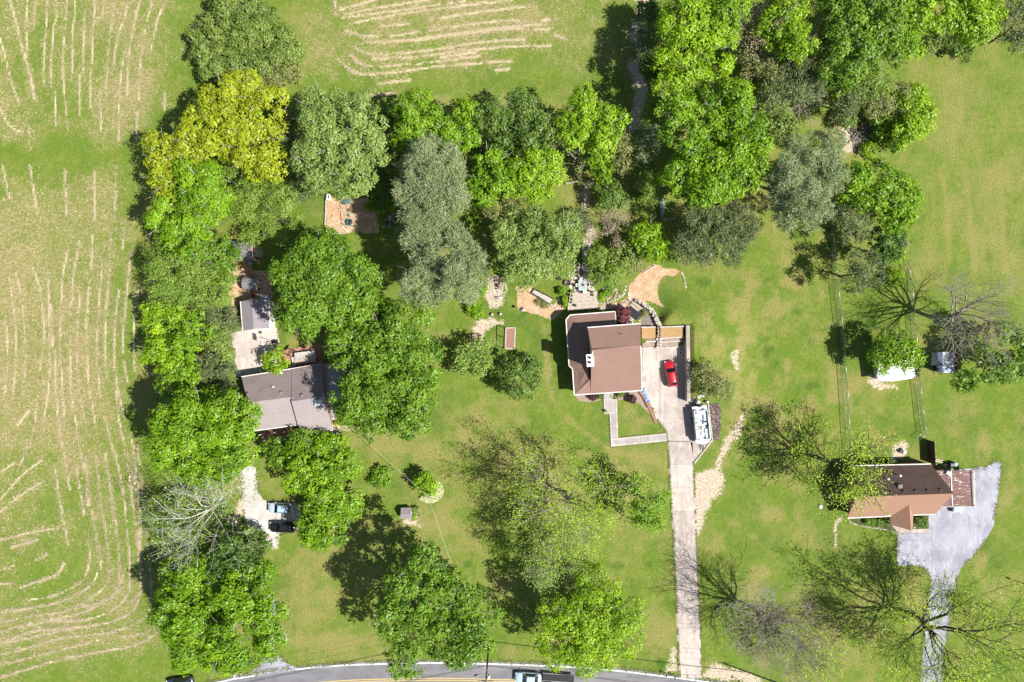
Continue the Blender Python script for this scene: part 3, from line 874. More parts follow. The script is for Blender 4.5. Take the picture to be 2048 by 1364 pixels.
# ------------------------------------------------------------------ trees
BARK = mat('bark_brown', (0.13, 0.10, 0.075), 0.95, 0.3, 3.0, bmp=0.4)
BARK_GREY = mat('bark_grey', (0.36, 0.325, 0.255), 0.9, 0.25, 3.0, bmp=0.4)
BARK_PALE = mat('bark_pale', (0.50, 0.46, 0.41), 0.9, 0.25, 3.0, bmp=0.3)
BARK_WHITE = mat('bark_white', (0.64, 0.60, 0.55), 0.9, 0.2, 3.0, bmp=0.3)
BARK_DARK = mat('bark_dark', (0.075, 0.062, 0.05), 0.95, 0.3, 3.0, bmp=0.4)
LEAF = {
    'oak':    leafmat('leaf_oak', (0.06, 0.14, 0.009), (0.19, 0.33, 0.022)),
    'bright': leafmat('leaf_bright', (0.078, 0.18, 0.007), (0.232, 0.4, 0.013)),
    'lime':   leafmat('leaf_lime', (0.115, 0.23, 0.007), (0.3, 0.475, 0.014)),
    'yellow': leafmat('leaf_yellow', (0.215, 0.28, 0.01), (0.385, 0.45, 0.022)),
    'fresh':  leafmat('leaf_fresh', (0.185, 0.305, 0.008), (0.370, 0.500, 0.016)),
    'soft':   leafmat('leaf_soft', (0.125, 0.219, 0.027), (0.244, 0.362, 0.050)),
    'silver': leafmat('leaf_silver', (0.126, 0.216, 0.038), (0.288, 0.384, 0.096)),
    'mid':    leafmat('leaf_mid', (0.058, 0.122, 0.016), (0.175, 0.275, 0.045)),
    'dark':   leafmat('leaf_dark', (0.035, 0.090, 0.013), (0.100, 0.200, 0.025)),
    'vine':   leafmat('leaf_vine', (0.095, 0.165, 0.024), (0.225, 0.3, 0.062)),
    'pine':   leafmat('needle_pine', (0.145, 0.205, 0.08), (0.3, 0.35, 0.165), 0.12),
    'cedar':  leafmat('needle_cedar', (0.063, 0.099, 0.030), (0.188, 0.232, 0.087), 0.10),
    'olive':  leafmat('leaf_olive', (0.160, 0.189, 0.051), (0.297, 0.312, 0.109), 0.2),
    'purple': leafmat('leaf_purple', (0.098, 0.023, 0.029), (0.221, 0.068, 0.073), 0.25),
    'plum':   leafmat('leaf_plum', (0.054, 0.019, 0.022), (0.114, 0.048, 0.050), 0.2),
    'white':  leafmat('blossom_white', (0.420, 0.420, 0.220), (0.700, 0.680, 0.480), 0.2),
    'brown':  leafmat('bud_brown', (0.223, 0.169, 0.101), (0.378, 0.304, 0.203), 0.2),
}
# kind: leaf material, leaf half-length, aspect, clump radius, leaves per clump, clump density per m2, bark
KIND = {
    'oak':    ('oak',    0.19, 0.60, 0.62, 30, 0.95, BARK_GREY),
    'bright': ('bright', 0.19, 0.60, 0.60, 30, 0.95, BARK_GREY),
    'lime':   ('lime',   0.18, 0.60, 0.58, 28, 0.92, BARK_GREY),
    'yellow': ('yellow', 0.18, 0.60, 0.58, 26, 0.90, BARK_PALE),
    'soft':   ('soft',   0.15, 0.40, 0.66, 34, 0.95, BARK_GREY),
    'silver': ('silver', 0.16, 0.65, 0.55, 26, 0.95, BARK_PALE),
    'mid':    ('mid',    0.17, 0.60, 0.58, 30, 0.95, BARK),
    'dark':   ('dark',   0.17, 0.60, 0.55, 30, 0.95, BARK_DARK),
    'vine':   ('vine',   0.16, 0.70, 0.55, 30, 1.05, BARK_GREY),
    'pine':   ('pine',   0.24, 0.17, 0.55, 34, 1.25, BARK),
    'cedar':  ('cedar',  0.20, 0.26, 0.60, 34, 1.10, BARK_DARK),
    'olive':  ('olive',  0.14, 0.50, 0.60, 26, 0.80, BARK_GREY),
    'purple': ('purple', 0.14, 0.60, 0.35, 30, 2.6, BARK),
    'plum':   ('plum',   0.09, 0.60, 0.28, 30, 4.5, BARK),
}


def leaf_mesh(C, NRM, size, aspect, rng, along=None):
    n = len(C)
    NRM = NRM / (np.linalg.norm(NRM, axis=1)[:, None] + 1e-9)
    a = rng.normal(0, 1, (n, 3)) if along is None else along
    a = a - NRM * (a * NRM).sum(1)[:, None]
    a /= np.linalg.norm(a, axis=1)[:, None] + 1e-9
    b = np.cross(NRM, a)
    L = size * 1.07 * rng.uniform(0.65, 1.4, n)[:, None]
    q = np.stack([C - a * L, C + b * L * aspect, C + a * L, C - b * L * aspect], 1)
    return q.reshape(-1, 3)


def fib(n, rng, zmin=-0.35):
    k = np.arange(n) + 0.5
    z = 1 - k / n * (1 - zmin)
    r = np.sqrt(np.clip(1 - z * z, 0, 1))
    t = k * 2.399963 + rng.rand() * 6.28
    d = np.stack([r * np.cos(t), r * np.sin(t), z], 1) + rng.normal(0, 0.16, (n, 3))
    return d / np.linalg.norm(d, axis=1)[:, None]


def crown_points(lobes, kind, rng, dens=1.0, shell=1.0):
    """lobes: list of (cx,cy,cz,r,rv) in metres. Leaf centres, normals, tones."""
    _, size, asp, cr, per, den, _ = KIND[kind]
    sc_ = min(1.0, max(0.38, max(l[3] for l in lobes) / 1.5))
    cr = cr * sc_
    CC, NN, SS = [], [], []
    for (cx, cy, cz, r, rv) in lobes:
        m = max(6, int(9 + r * 2.5))
        dirs = fib(m, rng, -0.25)
        for d in dirs:
            rs = max(r * rng.uniform(0.16, 0.40), min(r * .4, .45))
            off = rng.uniform(0.58, 0.96)
            st_ = rng.normal(0, 0.19)
            c = np.array([cx, cy, cz]) + d * np.array([r, r, rv]) * off
            rsv = rs * 0.8
            k = max(3, int(2 * math.pi * rs * rs * den * dens * 1.15 / (cr / 0.6) ** 2))
            dd = fib(k, rng, -0.30)
            dd = dd + 0.35 * d; dd /= np.linalg.norm(dd, axis=1)[:, None]
            p = c + dd * np.array([rs, rs, rsv]) * rng.uniform(0.80, 1.10, (k, 1))
            CC.append(p); NN.append(dd + np.array([0, 0, 0.5])); SS.append(np.full(k, st_))
    C, Nn, Sn = np.concatenate(CC), np.concatenate(NN), np.concatenate(SS)
    keep = C[:, 2] > 0.15
    C, Nn, Sn = C[keep], Nn[keep], Sn[keep]
    # drop clumps sunk deep inside another lobe
    per_n = rng.poisson(per * 0.84, len(C)).clip(4)
    i = np.repeat(np.arange(len(C)), per_n)
    n = len(i)
    g = rng.normal(0, 0.5, (n, 3)) * cr
    g[:, 2] *= 0.62
    P = C[i] + g
    P[:, 2] = np.maximum(P[:, 2], 0.06)
    if kind in ('pine', 'cedar'):
        nr = rng.normal(0, 1, (n, 3)); nr[:, 2] = np.abs(nr[:, 2]) + 0.55
        al = g + Nn[i] * 0.3 * cr
    else:
        nr = Nn[i] * 0.95 + g / cr * 0.9 + rng.normal(0, 0.58, (n, 3)) + np.array([0, 0, 0.35]); al = None
    ct = rng.rand(len(C))
    tone = np.clip(0.30 + 0.42 * ct[i] + Sn[i] + 0.55 * (rng.rand(n) - 0.35), 0, 1)
    return P, nr, tone, al


def px_lobes(lst, h, flat=0.8, squash=1.0):
    out = []
    for (px, py, r) in lst:
        zr = h * 0.66
        rm = r * S * (1 - zr / H)
        rv = min(rm * flat, h * 0.46)
        cz = h - rv - (h * 0.12 * random.random() if len(lst) > 1 else 0)
        x, y, _ = W(px, py, cz)
        out.append((x, y, cz, rm, rv))
    return out


def trunk_mb(base, tops, h, r0, rng, sides=7):
    """trunk plus limbs reaching into each lobe, one joined mesh"""
    mb, tw = MB(), MB()
    bx, by = base
    top = np.mean([t[:3] for t in tops], axis=0)
    fork = Vector((bx + (top[0] - bx) * 0.35, by + (top[1] - by) * 0.35, h * 0.38))
    mid = Vector((bx + rng.uniform(-.15, .15), by + rng.uniform(-.15, .15), h * 0.18))
    mb.tube([(bx, by, -1.0), (bx, by, 0.05), tuple(mid), tuple(fork)], [r0 * 1.25, r0 * 1.2, r0 * 0.9, r0 * 0.75], sides)
    for t in tops:
        for k in range(2):
            e = Vector((t[0] + rng.uniform(-.35, .35) * t[3], t[1] + rng.uniform(-.35, .35) * t[3], t[2] + rng.uniform(0, 0.45) * t[4]))
            m = fork.lerp(e, 0.5) + Vector((rng.uniform(-.4, .4), rng.uniform(-.4, .4), -0.3))
            mb.tube([tuple(fork), tuple(m), tuple(e)], [r0 * 0.55, r0 * 0.32, r0 * 0.1], 5)
        if t[3] > 2.6:
            for d in fib(10, rng, 0.0):
                a = np.array(t[:3]) + d * np.array([t[3], t[3], t[4]]) * rng.uniform(.35, .6)
                e = np.array(t[:3]) + d * np.array([t[3], t[3], t[4]]) * rng.uniform(.98, 1.10) + rng.normal(0, .3, 3)
                m = (a + e) / 2 + rng.normal(0, .15, 3)
                tw.tube([tuple(a), tuple(m), tuple(e)], [.07, .05, .02], 3, cap=False)
                for q in range(2):
                    f = m + (e - m) * rng.uniform(.1, .7); tw.tube([tuple(f), tuple(f + d * rng.uniform(.4, .9) + rng.normal(0, .45, 3))], [.035, .015], 3, cap=False)
    return mb, tw


TREES = {}
_seed = [100]


def tree(name, cat, kind, lst, h, label, group=None, dens=1.0, flat=0.8, size=1.0):
    _seed[0] += 1
    rng = np.random.RandomState(_seed[0]); random.seed(_seed[0])
    lobes = px_lobes(lst, h, flat)
    w = np.array([l[3] for l in lobes])
    cx = sum(l[0] * l[3] for l in lobes) / w.sum(); cy = sum(l[1] * l[3] for l in lobes) / w.sum()
    t = thing(name, label, cat, (cx, cy, 0), 0, group)
    k = KIND[kind]
    r0 = max(0.05, h * 0.021)
    mb, tw = trunk_mb((cx, cy), lobes, h, r0, rng)
    mb.build('trunk', k[6], t, world=True)
    if tw.v:
        tw.build('branches', BARK_PALE if kind in ('yellow', 'silver', 'bright') else BARK_GREY, t, world=True)['kind'] = 'stuff'
    P, nr, tone, al = crown_points(lobes, kind, rng, dens)
    V = leaf_mesh(P, nr, k[1] * size * min(1.0, max(0.5, w.max() / 1.5)), k[2], rng, al)
    c = mesh_np('crown', V, np.arange(len(V)).reshape(-1, 4), LEAF[k[0]], t, world=True, tone=np.repeat(tone, 4))
    c['kind'] = 'stuff'
    return t


def grow(base, dirv, length, r, level, rng, out, spread, ends):
    twig = spread['twig']
    """one branch and everything on it; appends (path, radii, level)"""
    n = 5 if level < 2 else (4 if level < 3 else 2)
    p = Vector(base); d = Vector(dirv).normalized()
    path, rad = [p.copy()], [r]
    for i in range(n):
        j = 0.16 if level < 2 else 0.24
        d = (d + Vector((rng.normal(0, j), rng.normal(0, j), rng.normal(0, j * 0.7) + (0.05 if level else 0.02)))).normalized()
        p = p + d * (length / n)
        path.append(p.copy()); rad.append(max(spread['twig'] * .75, r * (1 - 0.8 * (i + 1) / n)))
    out.append((path, rad, level))
    if level >= spread['max'] or length < 0.35:
        ends.append((path[-1], d)); ends.append((path[-2], d))
        return
    kids = spread['kids'][level]
    for k in range(kids):
        t = 0.28 + 0.72 * (k + rng.rand() * 0.8) / kids
        t = min(0.98, t)
        i = min(int(t * n), n - 1); u = t * n - i
        b = path[i].lerp(path[i + 1], u)
        dd = (path[i + 1] - path[i]).normalized()
        a = rng.uniform(0, 6.283)
        u1 = dd.cross(Vector((0, 0, 1)) if abs(dd.z) < 0.95 else Vector((1, 0, 0))).normalized(); u2 = dd.cross(u1)
        ang = rng.uniform(0.45, 0.95)
        nd = dd * math.cos(ang) + (u1 * math.cos(a) + u2 * math.sin(a)) * math.sin(ang)
        grow(b, nd, length * rng.uniform(0.46, 0.74) * (1.15 - 0.45 * t), max(twig, r * 0.5 * (1 - 0.5 * t)), level + 1, rng, out, spread, ends)


def bare_tree(name, cat, crown_px, h, label, bark, leaf=None, leafn=5, group=None, limbs=8, kids=(0, 6, 6, 4), seed=None, up=0.55, lsize=0.13, lspread=0.35, rr=0.020, twig=0.021):
    """tree whose limbs and twigs show; crown_px = (px, py, radius) of the spread of twigs"""
    _seed[0] += 1
    rng = np.random.RandomState(seed or _seed[0])
    x, y, _ = W(crown_px[0], crown_px[1], h * 0.7)
    Rm = crown_px[2] * S * (1 - 0.7 * h / H)
    t = thing(name, label, cat, (x, y, 0), 0, group)
    r0 = h * rr
    fh = h * 0.26
    fork = Vector((x + rng.uniform(-.3, .3), y + rng.uniform(-.3, .3), fh))
    top = Vector((x + rng.uniform(-.8, .8), y + rng.uniform(-.8, .8), h * 0.62))
    MB().tube([(x, y, -1.0), (x, y, 0.05), (x + .1, y - .05, fh * 0.5), tuple(fork), tuple(fork.lerp(top, 0.5)), tuple(top)],
              [r0 * 1.3, r0 * 1.25, r0, r0 * 0.85, r0 * 0.5, r0 * 0.2], 8).build('trunk', bark, t, world=True)
    LV, LN, LT = [], [], []
    spread = {'max': 3, 'kids': kids, 'twig': twig}
    for k in range(limbs):
        a = 6.283 * (k + rng.uniform(-.25, .25)) / limbs
        el = rng.uniform(0.35, 0.85) if k % 3 else rng.uniform(0.9, 1.25)
        d = Vector((math.cos(a) * math.cos(el), math.sin(a) * math.cos(el), math.sin(el)))
        L = min(Rm / max(math.cos(el), 0.45), (h - fh) / max(math.sin(el), 0.4)) * rng.uniform(0.72, 0.95)
        out, ends = [], []
        b = fork.lerp(top, rng.uniform(0, 0.5))
        grow(b, d, L, r0 * rng.uniform(0.42, 0.6), 1, rng, out, spread, ends)
        mb = MB()
        for path, rad, lv in out:
            mb.tube(path, rad, 5 if lv == 1 else 3, cap=False)
        mb.build('limb', bark, t, world=True)
        for (e, dd) in ends:
            n = rng.poisson(leafn) if leaf else 0
            if n:
                c = np.array(e) + rng.normal(0, lspread, (n, 3))
                LV.append(c); LN.append(rng.normal(0, 0.5, (n, 3)) + np.array([0.25, -0.1, 1.2])); LT.append(np.clip(rng.rand(n) * 0.6 + 0.4 * rng.rand(), 0, 1))
    if leaf and LV:
        C, NR_, T_ = np.concatenate(LV), np.concatenate(LN), np.concatenate(LT)
        C[:, 2] = np.maximum(C[:, 2], 0.1)
        V = leaf_mesh(C, NR_, lsize, 0.6, rng)
        c = mesh_np('foliage', V, np.arange(len(V)).reshape(-1, 4), LEAF[leaf], t, world=True, tone=np.repeat(T_, 4))
        c['kind'] = 'stuff'
    return t

BT = 'belt of trees along the big hay field'
WD = 'trees of the wood on the upper edge'
RW = 'row of trees behind the gardens'
YD = 'trees standing on the lawns'
# -- vine-covered thicket on the hay field
VG = 'mounds of the vine thicket'
tree('vine_mound', 'thicket', 'vine', [(428, 68, 44), (405, 105, 22)], 4.3, 'vine-covered mound at the thicket edge facing the striped field, with a reddish bare patch', VG, flat=0.5)
tree('vine_mound', 'thicket', 'vine', [(490, 45, 60), (455, 20, 35)], 5.0, 'tallest dark green vine mound, cut by the upper picture edge', VG, flat=0.5)
tree('vine_mound', 'thicket', 'vine', [(545, 100, 55), (535, 55, 40)], 4.7, 'dark vine mound on the side of the thicket facing the curved straw rows', VG, flat=0.5)
tree('vine_mound', 'thicket', 'vine', [(465, 130, 55), (425, 140, 30)], 4.3, 'bright-leaved vine mound of the thicket just above the yellow oaks', VG, flat=0.5)
tree('vine_mound', 'thicket', 'olive', [(572, 145, 32), (530, 155, 28)], 2.8, 'low brownish vine mound at the pointed end of the thicket', VG, flat=0.5)
# -- belt beside the hay field
tree('yellow_oak', 'tree', 'yellow', [(452, 205, 48), (490, 190, 40), (530, 225, 48)], 13, 'yellow-green oak standing directly under the vine thicket', BT)
tree('yellow_oak', 'tree', 'yellow', [(430, 262, 58), (500, 290, 60), (540, 330, 32), (390, 290, 35)], 14, 'largest golden yellow oak, widest crown of the yellow group', BT)
tree('yellow_oak', 'tree', 'yellow', [(332, 305, 38), (340, 360, 42)], 12, 'yellow-lime oak bulging out into the hay field', BT, size=0.95)
tree('broadleaf_tree', 'tree', 'bright', [(405, 375, 50), (420, 405, 42)], 13, 'bright green tree between the golden oak and the feathery one', BT)
tree('broadleaf_tree', 'tree', 'bright', [(340, 440, 46), (372, 475, 42), (395, 440, 36)], 13, 'bright lime-green bushy tree on the field edge below the yellow oaks', BT)
tree('feathery_tree', 'tree', 'soft', [(520, 420, 68), (475, 370, 48), (555, 440, 42), (560, 395, 35)], 9, 'pale feathery tree beside the green grass near the bark playground', BT)
tree('feathery_tree', 'tree', 'soft', [(360, 550, 58), (410, 565, 50), (335, 575, 40), (395, 520, 40)], 11, 'soft feathery tree level with the red barn shed', BT)
tree('broadleaf_tree', 'tree', 'oak', [(435, 505, 38), (445, 550, 25)], 8, 'small green tree touching the roof of the red barn shed', BT)
tree('broadleaf_tree', 'tree', 'lime', [(328, 635, 38), (350, 620, 26)], 8.5, 'small lime-green tree sticking out of the belt with a round shadow', BT)
tree('broadleaf_tree', 'tree', 'bright', [(395, 660, 36), (365, 690, 26)], 9.5, 'bright round tree in the middle of the belt by the concrete yard', BT)
tree('broadleaf_tree', 'tree', 'lime', [(325, 705, 38), (345, 735, 30)], 9, 'lime-green bush-like tree with a bare grey top on the field edge', BT)
tree('broadleaf_tree', 'tree', 'bright', [(352, 765, 34), (375, 745, 28)], 9, 'green tree wedged above the big round oak by the house roof', BT)
tree('cedar_hedge_tree', 'tree', 'cedar', [(438, 640, 36), (425, 600, 26)], 7, 'olive cedar next to the wooden trailer by the garage', 'cedars hedging the concrete yard')
tree('cedar_hedge_tree', 'tree', 'vine', [(442, 700, 34), (430, 670, 26)], 6.5, 'olive-green bush overhanging the edge of the concrete yard', 'cedars hedging the concrete yard')
tree('cedar_hedge_tree', 'tree', 'cedar', [(415, 748, 40), (450, 755, 24)], 7, 'olive cedar at the corner of the grey house roof', 'cedars hedging the concrete yard')
tree('oak_tree', 'tree', 'bright', [(400, 850, 78), (352, 890, 52), (462, 845, 60), (410, 918, 58), (470, 900, 45), (340, 840, 35)], 15, 'huge round green oak overlapping the end of the grey house roof', BT)
tree('broadleaf_tree', 'tree', 'soft', [(345, 1065, 42), (330, 1020, 34), (390, 1085, 38)], 6, 'low green undergrowth tree beneath the pale bare branches', BT)
tree('broadleaf_tree', 'tree', 'soft', [(385, 1010, 40), (420, 1050, 40)], 6, 'green sapling crown between the huge round oak and the bare pale tree', BT)
bare_tree('bare_tree', 'tree', (400, 1030, 100), 13, 'nearly leafless tree with long pale branches beside the gravel drive', BARK_WHITE, 'soft', 2, BT, limbs=11, kids=(0, 7, 6, 4), rr=.016)
tree('oak_tree', 'tree', 'bright', [(405, 1175, 72), (490, 1185, 58), (395, 1258, 66), (480, 1268, 62), (357, 1220, 48), (440, 1305, 40), (525, 1230, 40), (540, 1285, 28)], 14, 'huge bright green tree beside the road at the bottom of the hay field', BT)
tree('broadleaf_tree', 'tree', 'dark', [(465, 1112, 42), (500, 1140, 32), (440, 1130, 25)], 12, 'darker green tree between the bare pale tree and the one by the road', BT)
tree('broadleaf_tree', 'tree', 'mid', [(515, 1085, 28), (490, 1070, 20)], 5, 'small grey-green tree at the lower end of the gravel parking', BT)
tree('roadside_shrub', 'shrub', 'dark', [(465, 1328, 14), (492, 1318, 12), (448, 1338, 8)], 1.8, 'low dark shrub beside the mailbox at the drive mouth')
tree('maple_tree', 'tree', 'bright', [(636, 930, 64), (666, 1000, 52), (656, 1005, 40), (650, 1056, 42), (608, 940, 32), (680, 930, 35), (626, 1062, 28)], 8, 'bright green maple overhanging the two parked cars on gravel', YD)
tree('broadleaf_tree', 'tree', 'oak', [(560, 905, 30), (600, 880, 25)], 6, 'small shaded green tree against the porch of the grey-roofed house', YD)
# -- big trees beside the grey house
tree('oak_tree', 'tree', 'oak', [(640, 555, 80), (690, 600, 66), (605, 615, 56), (645, 515, 52), (715, 560, 45), (585, 560, 36)], 16, 'big round oak beside the white-trimmed garage', YD)
tree('oak_tree', 'tree', 'oak', [(765, 680, 72), (812, 640, 45), (835, 715, 50), (705, 695, 48)], 15, 'big oak overhanging the corner of the grey house roof', YD)
tree('oak_tree', 'tree', 'oak', [(775, 790, 70), (835, 780, 50), (715, 790, 52), (750, 840, 40), (815, 835, 42)], 15, 'big oak at the lower end of the pair shading the grey house', YD)
tree('round_bush', 'shrub', 'lime', [(552, 722, 26)], 4.2, 'round lime bush between the concrete yard and the house roof')
tree('cottonwood_tree', 'tree', 'silver', [(670, 265, 72), (722, 300, 48), (635, 325, 52), (700, 350, 44), (640, 220, 46), (720, 230, 40)], 16, 'tall silvery-leaved tree above the bark playground', RW, dens=0.9)
tree('cedar_tree', 'tree', 'cedar', [(578, 250, 26), (568, 280, 20)], 8, 'dark narrow cedar shaded between the golden oak and the silvery tree', RW)
tree('cedar_tree', 'tree', 'cedar', [(590, 335, 34), (615, 375, 30)], 7, 'dark cedar above the bark playground corner', RW)
tree('cedar_tree', 'tree', 'cedar', [(755, 295, 30), (785, 315, 26)], 8, 'dark olive cedar between the silvery tree and the grey-green pines', RW)
tree('understory_tree', 'tree', 'dark', [(765, 375, 30), (770, 240, 24)], 5, 'dark shaded sapling in the gap beside the upper pine', RW)
tree('garden_shrub', 'shrub', 'bright', [(742, 413, 9), (760, 420, 8), (778, 410, 10)], 1.6, 'small bright shrub in shade beside the bark playground')
# -- pines
tree('pine_tree', 'tree', 'pine', [(862, 340, 62), (885, 395, 56), (830, 385, 40)], 17, 'grey-green pine, uppermost of the three above the lawn', 'grey-green pines of the back gardens', flat=1.0)
tree('pine_tree', 'tree', 'pine', [(855, 455, 56), (840, 430, 40)], 16, 'paler middle pine of the three above the lawn', 'grey-green pines of the back gardens', flat=1.0)
tree('pine_tree', 'tree', 'pine', [(885, 510, 70), (850, 560, 48), (920, 560, 46), (940, 520, 32)], 18, 'broad grey-green pine reaching down to the lawn and stone patio', 'grey-green pines of the back gardens', flat=1.0)
# -- row behind
tree('broadleaf_tree', 'tree', 'bright', [(842, 240, 50), (880, 268, 34), (820, 275, 34)], 12, 'bright round tree facing the curved straw rows, above the pines', RW)
tree('broadleaf_tree', 'tree', 'bright', [(930, 222, 26), (928, 275, 32)], 10, 'slim bright tree in the hedge row, beside a bare brown top', RW)
tree('broadleaf_tree', 'tree', 'mid', [(985, 235, 34), (1000, 275, 30)], 10, 'deep green tree in the middle of the hedge row', RW)
tree('broadleaf_tree', 'tree', 'mid', [(1045, 228, 40), (1065, 270, 42)], 11, 'blue-green tree of the hedge row above the lime one', RW)
tree('broadleaf_tree', 'tree', 'lime', [(1160, 235, 42), (1170, 195, 22), (1150, 270, 30)], 13, 'tall lime tree sticking up out of the hedge row', RW)
tree('broadleaf_tree', 'tree', 'lime', [(1215, 250, 36), (1205, 290, 30)], 12, 'lime-green tree at the end of the hedge row beside the dark track', RW)
tree('broadleaf_tree', 'tree', 'bright', [(985, 335, 40), (965, 378, 34), (1000, 365, 28)], 11, 'bright tree between the upper pine and the lime tree', RW)
tree('broadleaf_tree', 'tree', 'lime', [(1078, 335, 50), (1060, 375, 38), (1040, 340, 30)], 11, 'yellow-lime round tree above the fenced garden', RW)
bare_tree('bare_tree', 'tree', (1165, 300, 55), 10, 'leaning bare tree with long white limbs above the fenced garden', BARK_PALE, 'lime', 1, RW, limbs=5, kids=(0, 3, 3, 2), rr=0.024)
tree('understory_tree', 'tree', 'olive', [(1105, 265, 28), (1095, 300, 22)], 8, 'olive thin-leaved tree in the hedge row beside the tall lime one', RW)
tree('understory_tree', 'tree', 'dark', [(1020, 305, 26), (960, 270, 20), (900, 300, 22)], 7, 'dark green understory tree deep in the hedge row', RW)
tree('understory_tree', 'tree', 'olive', [(1020, 425, 24), (985, 420, 18)], 6, 'olive shrub-like tree below the yellow-lime round tree', RW)
tree('feathery_tree', 'tree', 'silver', [(1060, 468, 52), (1095, 520, 46), (1042, 530, 46), (1122, 460, 38), (1012, 470, 30), (1130, 500, 28)], 9, 'pale green leafy tree above the weathered footbridge', YD)
tree('garden_shrub', 'shrub', 'cedar', [(1155, 440, 24)], 3.5, 'dark shrub beside the garden fence posts')
tree('understory_tree', 'tree', 'bright', [(1205, 338, 24), (1185, 310, 18)], 7, 'small bright tree beside the pale leaning limbs', RW)
tree('cedar_tree', 'tree', 'olive', [(1250, 312, 34), (1240, 285, 20)], 9, 'bronze-olive cedar above the little shaded lawn', RW)
tree('cedar_tree', 'tree', 'pine', [(1292, 300, 26), (1300, 270, 20)], 9, 'grey-green cedar touching the big green wood tree', RW)
tree('broadleaf_tree', 'tree', 'soft', [(1297, 385, 24), (1300, 362, 18)], 8, 'narrow green tree beside the upturned canoe', YD)
tree('understory_tree', 'tree', 'mid', [(1215, 385, 28), (1235, 400, 18)], 5, 'dark leafy small tree on the little shaded lawn', YD)
bare_tree('twiggy_shrub', 'shrub', (1225, 450, 36), 4.5, 'brown twiggy shrub beside the log steps', BARK_GREY, 'brown', 6, None, limbs=8, kids=(0, 4, 4, 3), lsize=0.09)
tree('broadleaf_tree', 'tree', 'lime', [(1295, 475, 36), (1310, 500, 24)], 7, 'lime tree beside the bark yard with the lawn island', YD)
tree('feathery_tree', 'tree', 'soft', [(1205, 535, 36), (1190, 515, 20), (1225, 550, 20)], 5, 'feathery green tree above the rock garden', YD)
tree('feathery_tree', 'tree', 'vine', [(1248, 515, 30), (1262, 490, 22)], 5, 'dull green tree between the feathery one and the lime one', YD)
# -- wood on the upper right
tree('wood_tree', 'tree', 'lime', [(1372, 55, 58), (1345, 110, 46), (1412, 105, 56), (1380, 165, 44), (1440, 60, 34), (1340, 170, 30)], 13, 'tall lime-green tree on the wood edge facing the straw rows', WD)
tree('wood_tree', 'tree', 'bright', [(1440, 225, 66), (1380, 265, 52), (1485, 270, 48), (1350, 220, 34)], 17, 'large green tree, upper of the two above the dark cedar', WD)
tree('wood_tree', 'tree', 'bright', [(1430, 345, 66), (1490, 340, 42), (1375, 350, 48), (1410, 385, 30)], 15, 'large green tree whose crown ends just above the dark cedar', WD)
tree('cedar_tree', 'tree', 'cedar', [(1430, 468, 62), (1385, 490, 40), (1475, 450, 40), (1400, 440, 34)], 11, 'wide dark cedar beside the open lawn', YD, flat=0.9)
tree('pine_tree', 'tree', 'pine', [(1625, 325, 58), (1600, 395, 60), (1650, 360, 36), (1575, 350, 34)], 16, 'grey-green pine beside the brush pile clearing', 'grey-green pines of the back gardens', flat=1.0)
tree('cedar_tree', 'tree', 'cedar', [(1288, 55, 28), (1280, 100, 22)], 6, 'dark cedar on the wood edge, upper one by the hay field', WD)
tree('cedar_tree', 'tree', 'dark', [(1304, 135, 24), (1296, 20, 20)], 6, 'dark leafy tree shaded by the tall lime one', WD)
tree('understory_tree', 'tree', 'soft', [(1308, 200, 22), (1300, 235, 18)], 6, 'pale small tree beside the dark track into the wood', WD)
bare_tree('bare_tree', 'tree', (1505, 45, 52), 12, 'brownish bare tree near the upper picture edge', BARK_GREY, 'brown', 4, WD, limbs=8, kids=(0, 5, 5, 3))
tree('wood_tree', 'tree', 'bright', [(1465, 25, 36), (1440, 12, 24)], 13, 'green tree cut by the upper picture edge beside the bare one', WD)
tree('wood_tree', 'tree', 'lime', [(1560, 55, 46), (1595, 90, 38), (1575, 20, 30)], 14, 'lime tree between the bare brown tree and the big rounded one', WD)
tree('wood_tree', 'tree', 'olive', [(1640, 20, 32), (1655, 95, 22), (1625, 95, 26)], 12, 'yellow-brown budding tree behind the big rounded one', WD)
tree('wood_tree', 'tree', 'olive', [(1510, 115, 40), (1550, 130, 36)], 10, 'olive-brown tree in the hollow of the wood', WD)
tree('cedar_tree', 'tree', 'cedar', [(1585, 160, 44), (1620, 170, 30), (1550, 185, 30)], 10, 'dark olive cedar in the hollow of the wood', WD)
bare_tree('bare_tree', 'tree', (1610, 195, 40), 7, 'fallen-looking white bare tree in the gap of the wood', BARK_PALE, None, 0, WD, limbs=7, kids=(0, 5, 5, 3))
tree('wood_tree', 'tree', 'vine', [(1540, 215, 36), (1555, 255, 34), (1525, 270, 24)], 8, 'vine-green tree between the large green tree and the clearing', WD)
bare_tree('bare_tree', 'tree', (1648, 130, 26), 7, 'purple-brown dead-looking tree beside the big rounded one', BARK_GREY, 'brown', 6, WD, limbs=7, kids=(0, 4, 4, 3))
tree('wood_tree', 'tree', 'oak', [(1720, 50, 70), (1690, 110, 50), (1765, 95, 50), (1690, 30, 46)], 15, 'big rounded green tree on the edge of the mown paddock', WD)
tree('wood_tree', 'tree', 'lime', [(1812, 45, 46), (1805, 90, 34), (1835, 20, 30)], 13, 'yellow-lime tree leaning over the mown paddock', WD)
tree('wood_tree', 'tree', 'lime', [(1925, 25, 52), (1955, 55, 40), (1885, 25, 40), (1975, 20, 30)], 13, 'lime tree over the two round shrubs of the paddock', WD)
tree('cedar_tree', 'tree', 'cedar', [(2015, 55, 38), (2045, 25, 36), (2040, 85, 26)], 9, 'dark cedar in the upper corner of the paddock', WD)
tree('paddock_shrub', 'shrub', 'vine', [(1850, 92, 20), (1868, 75, 20)], 3, 'grey-green shrub at the foot of the yellow-lime tree')
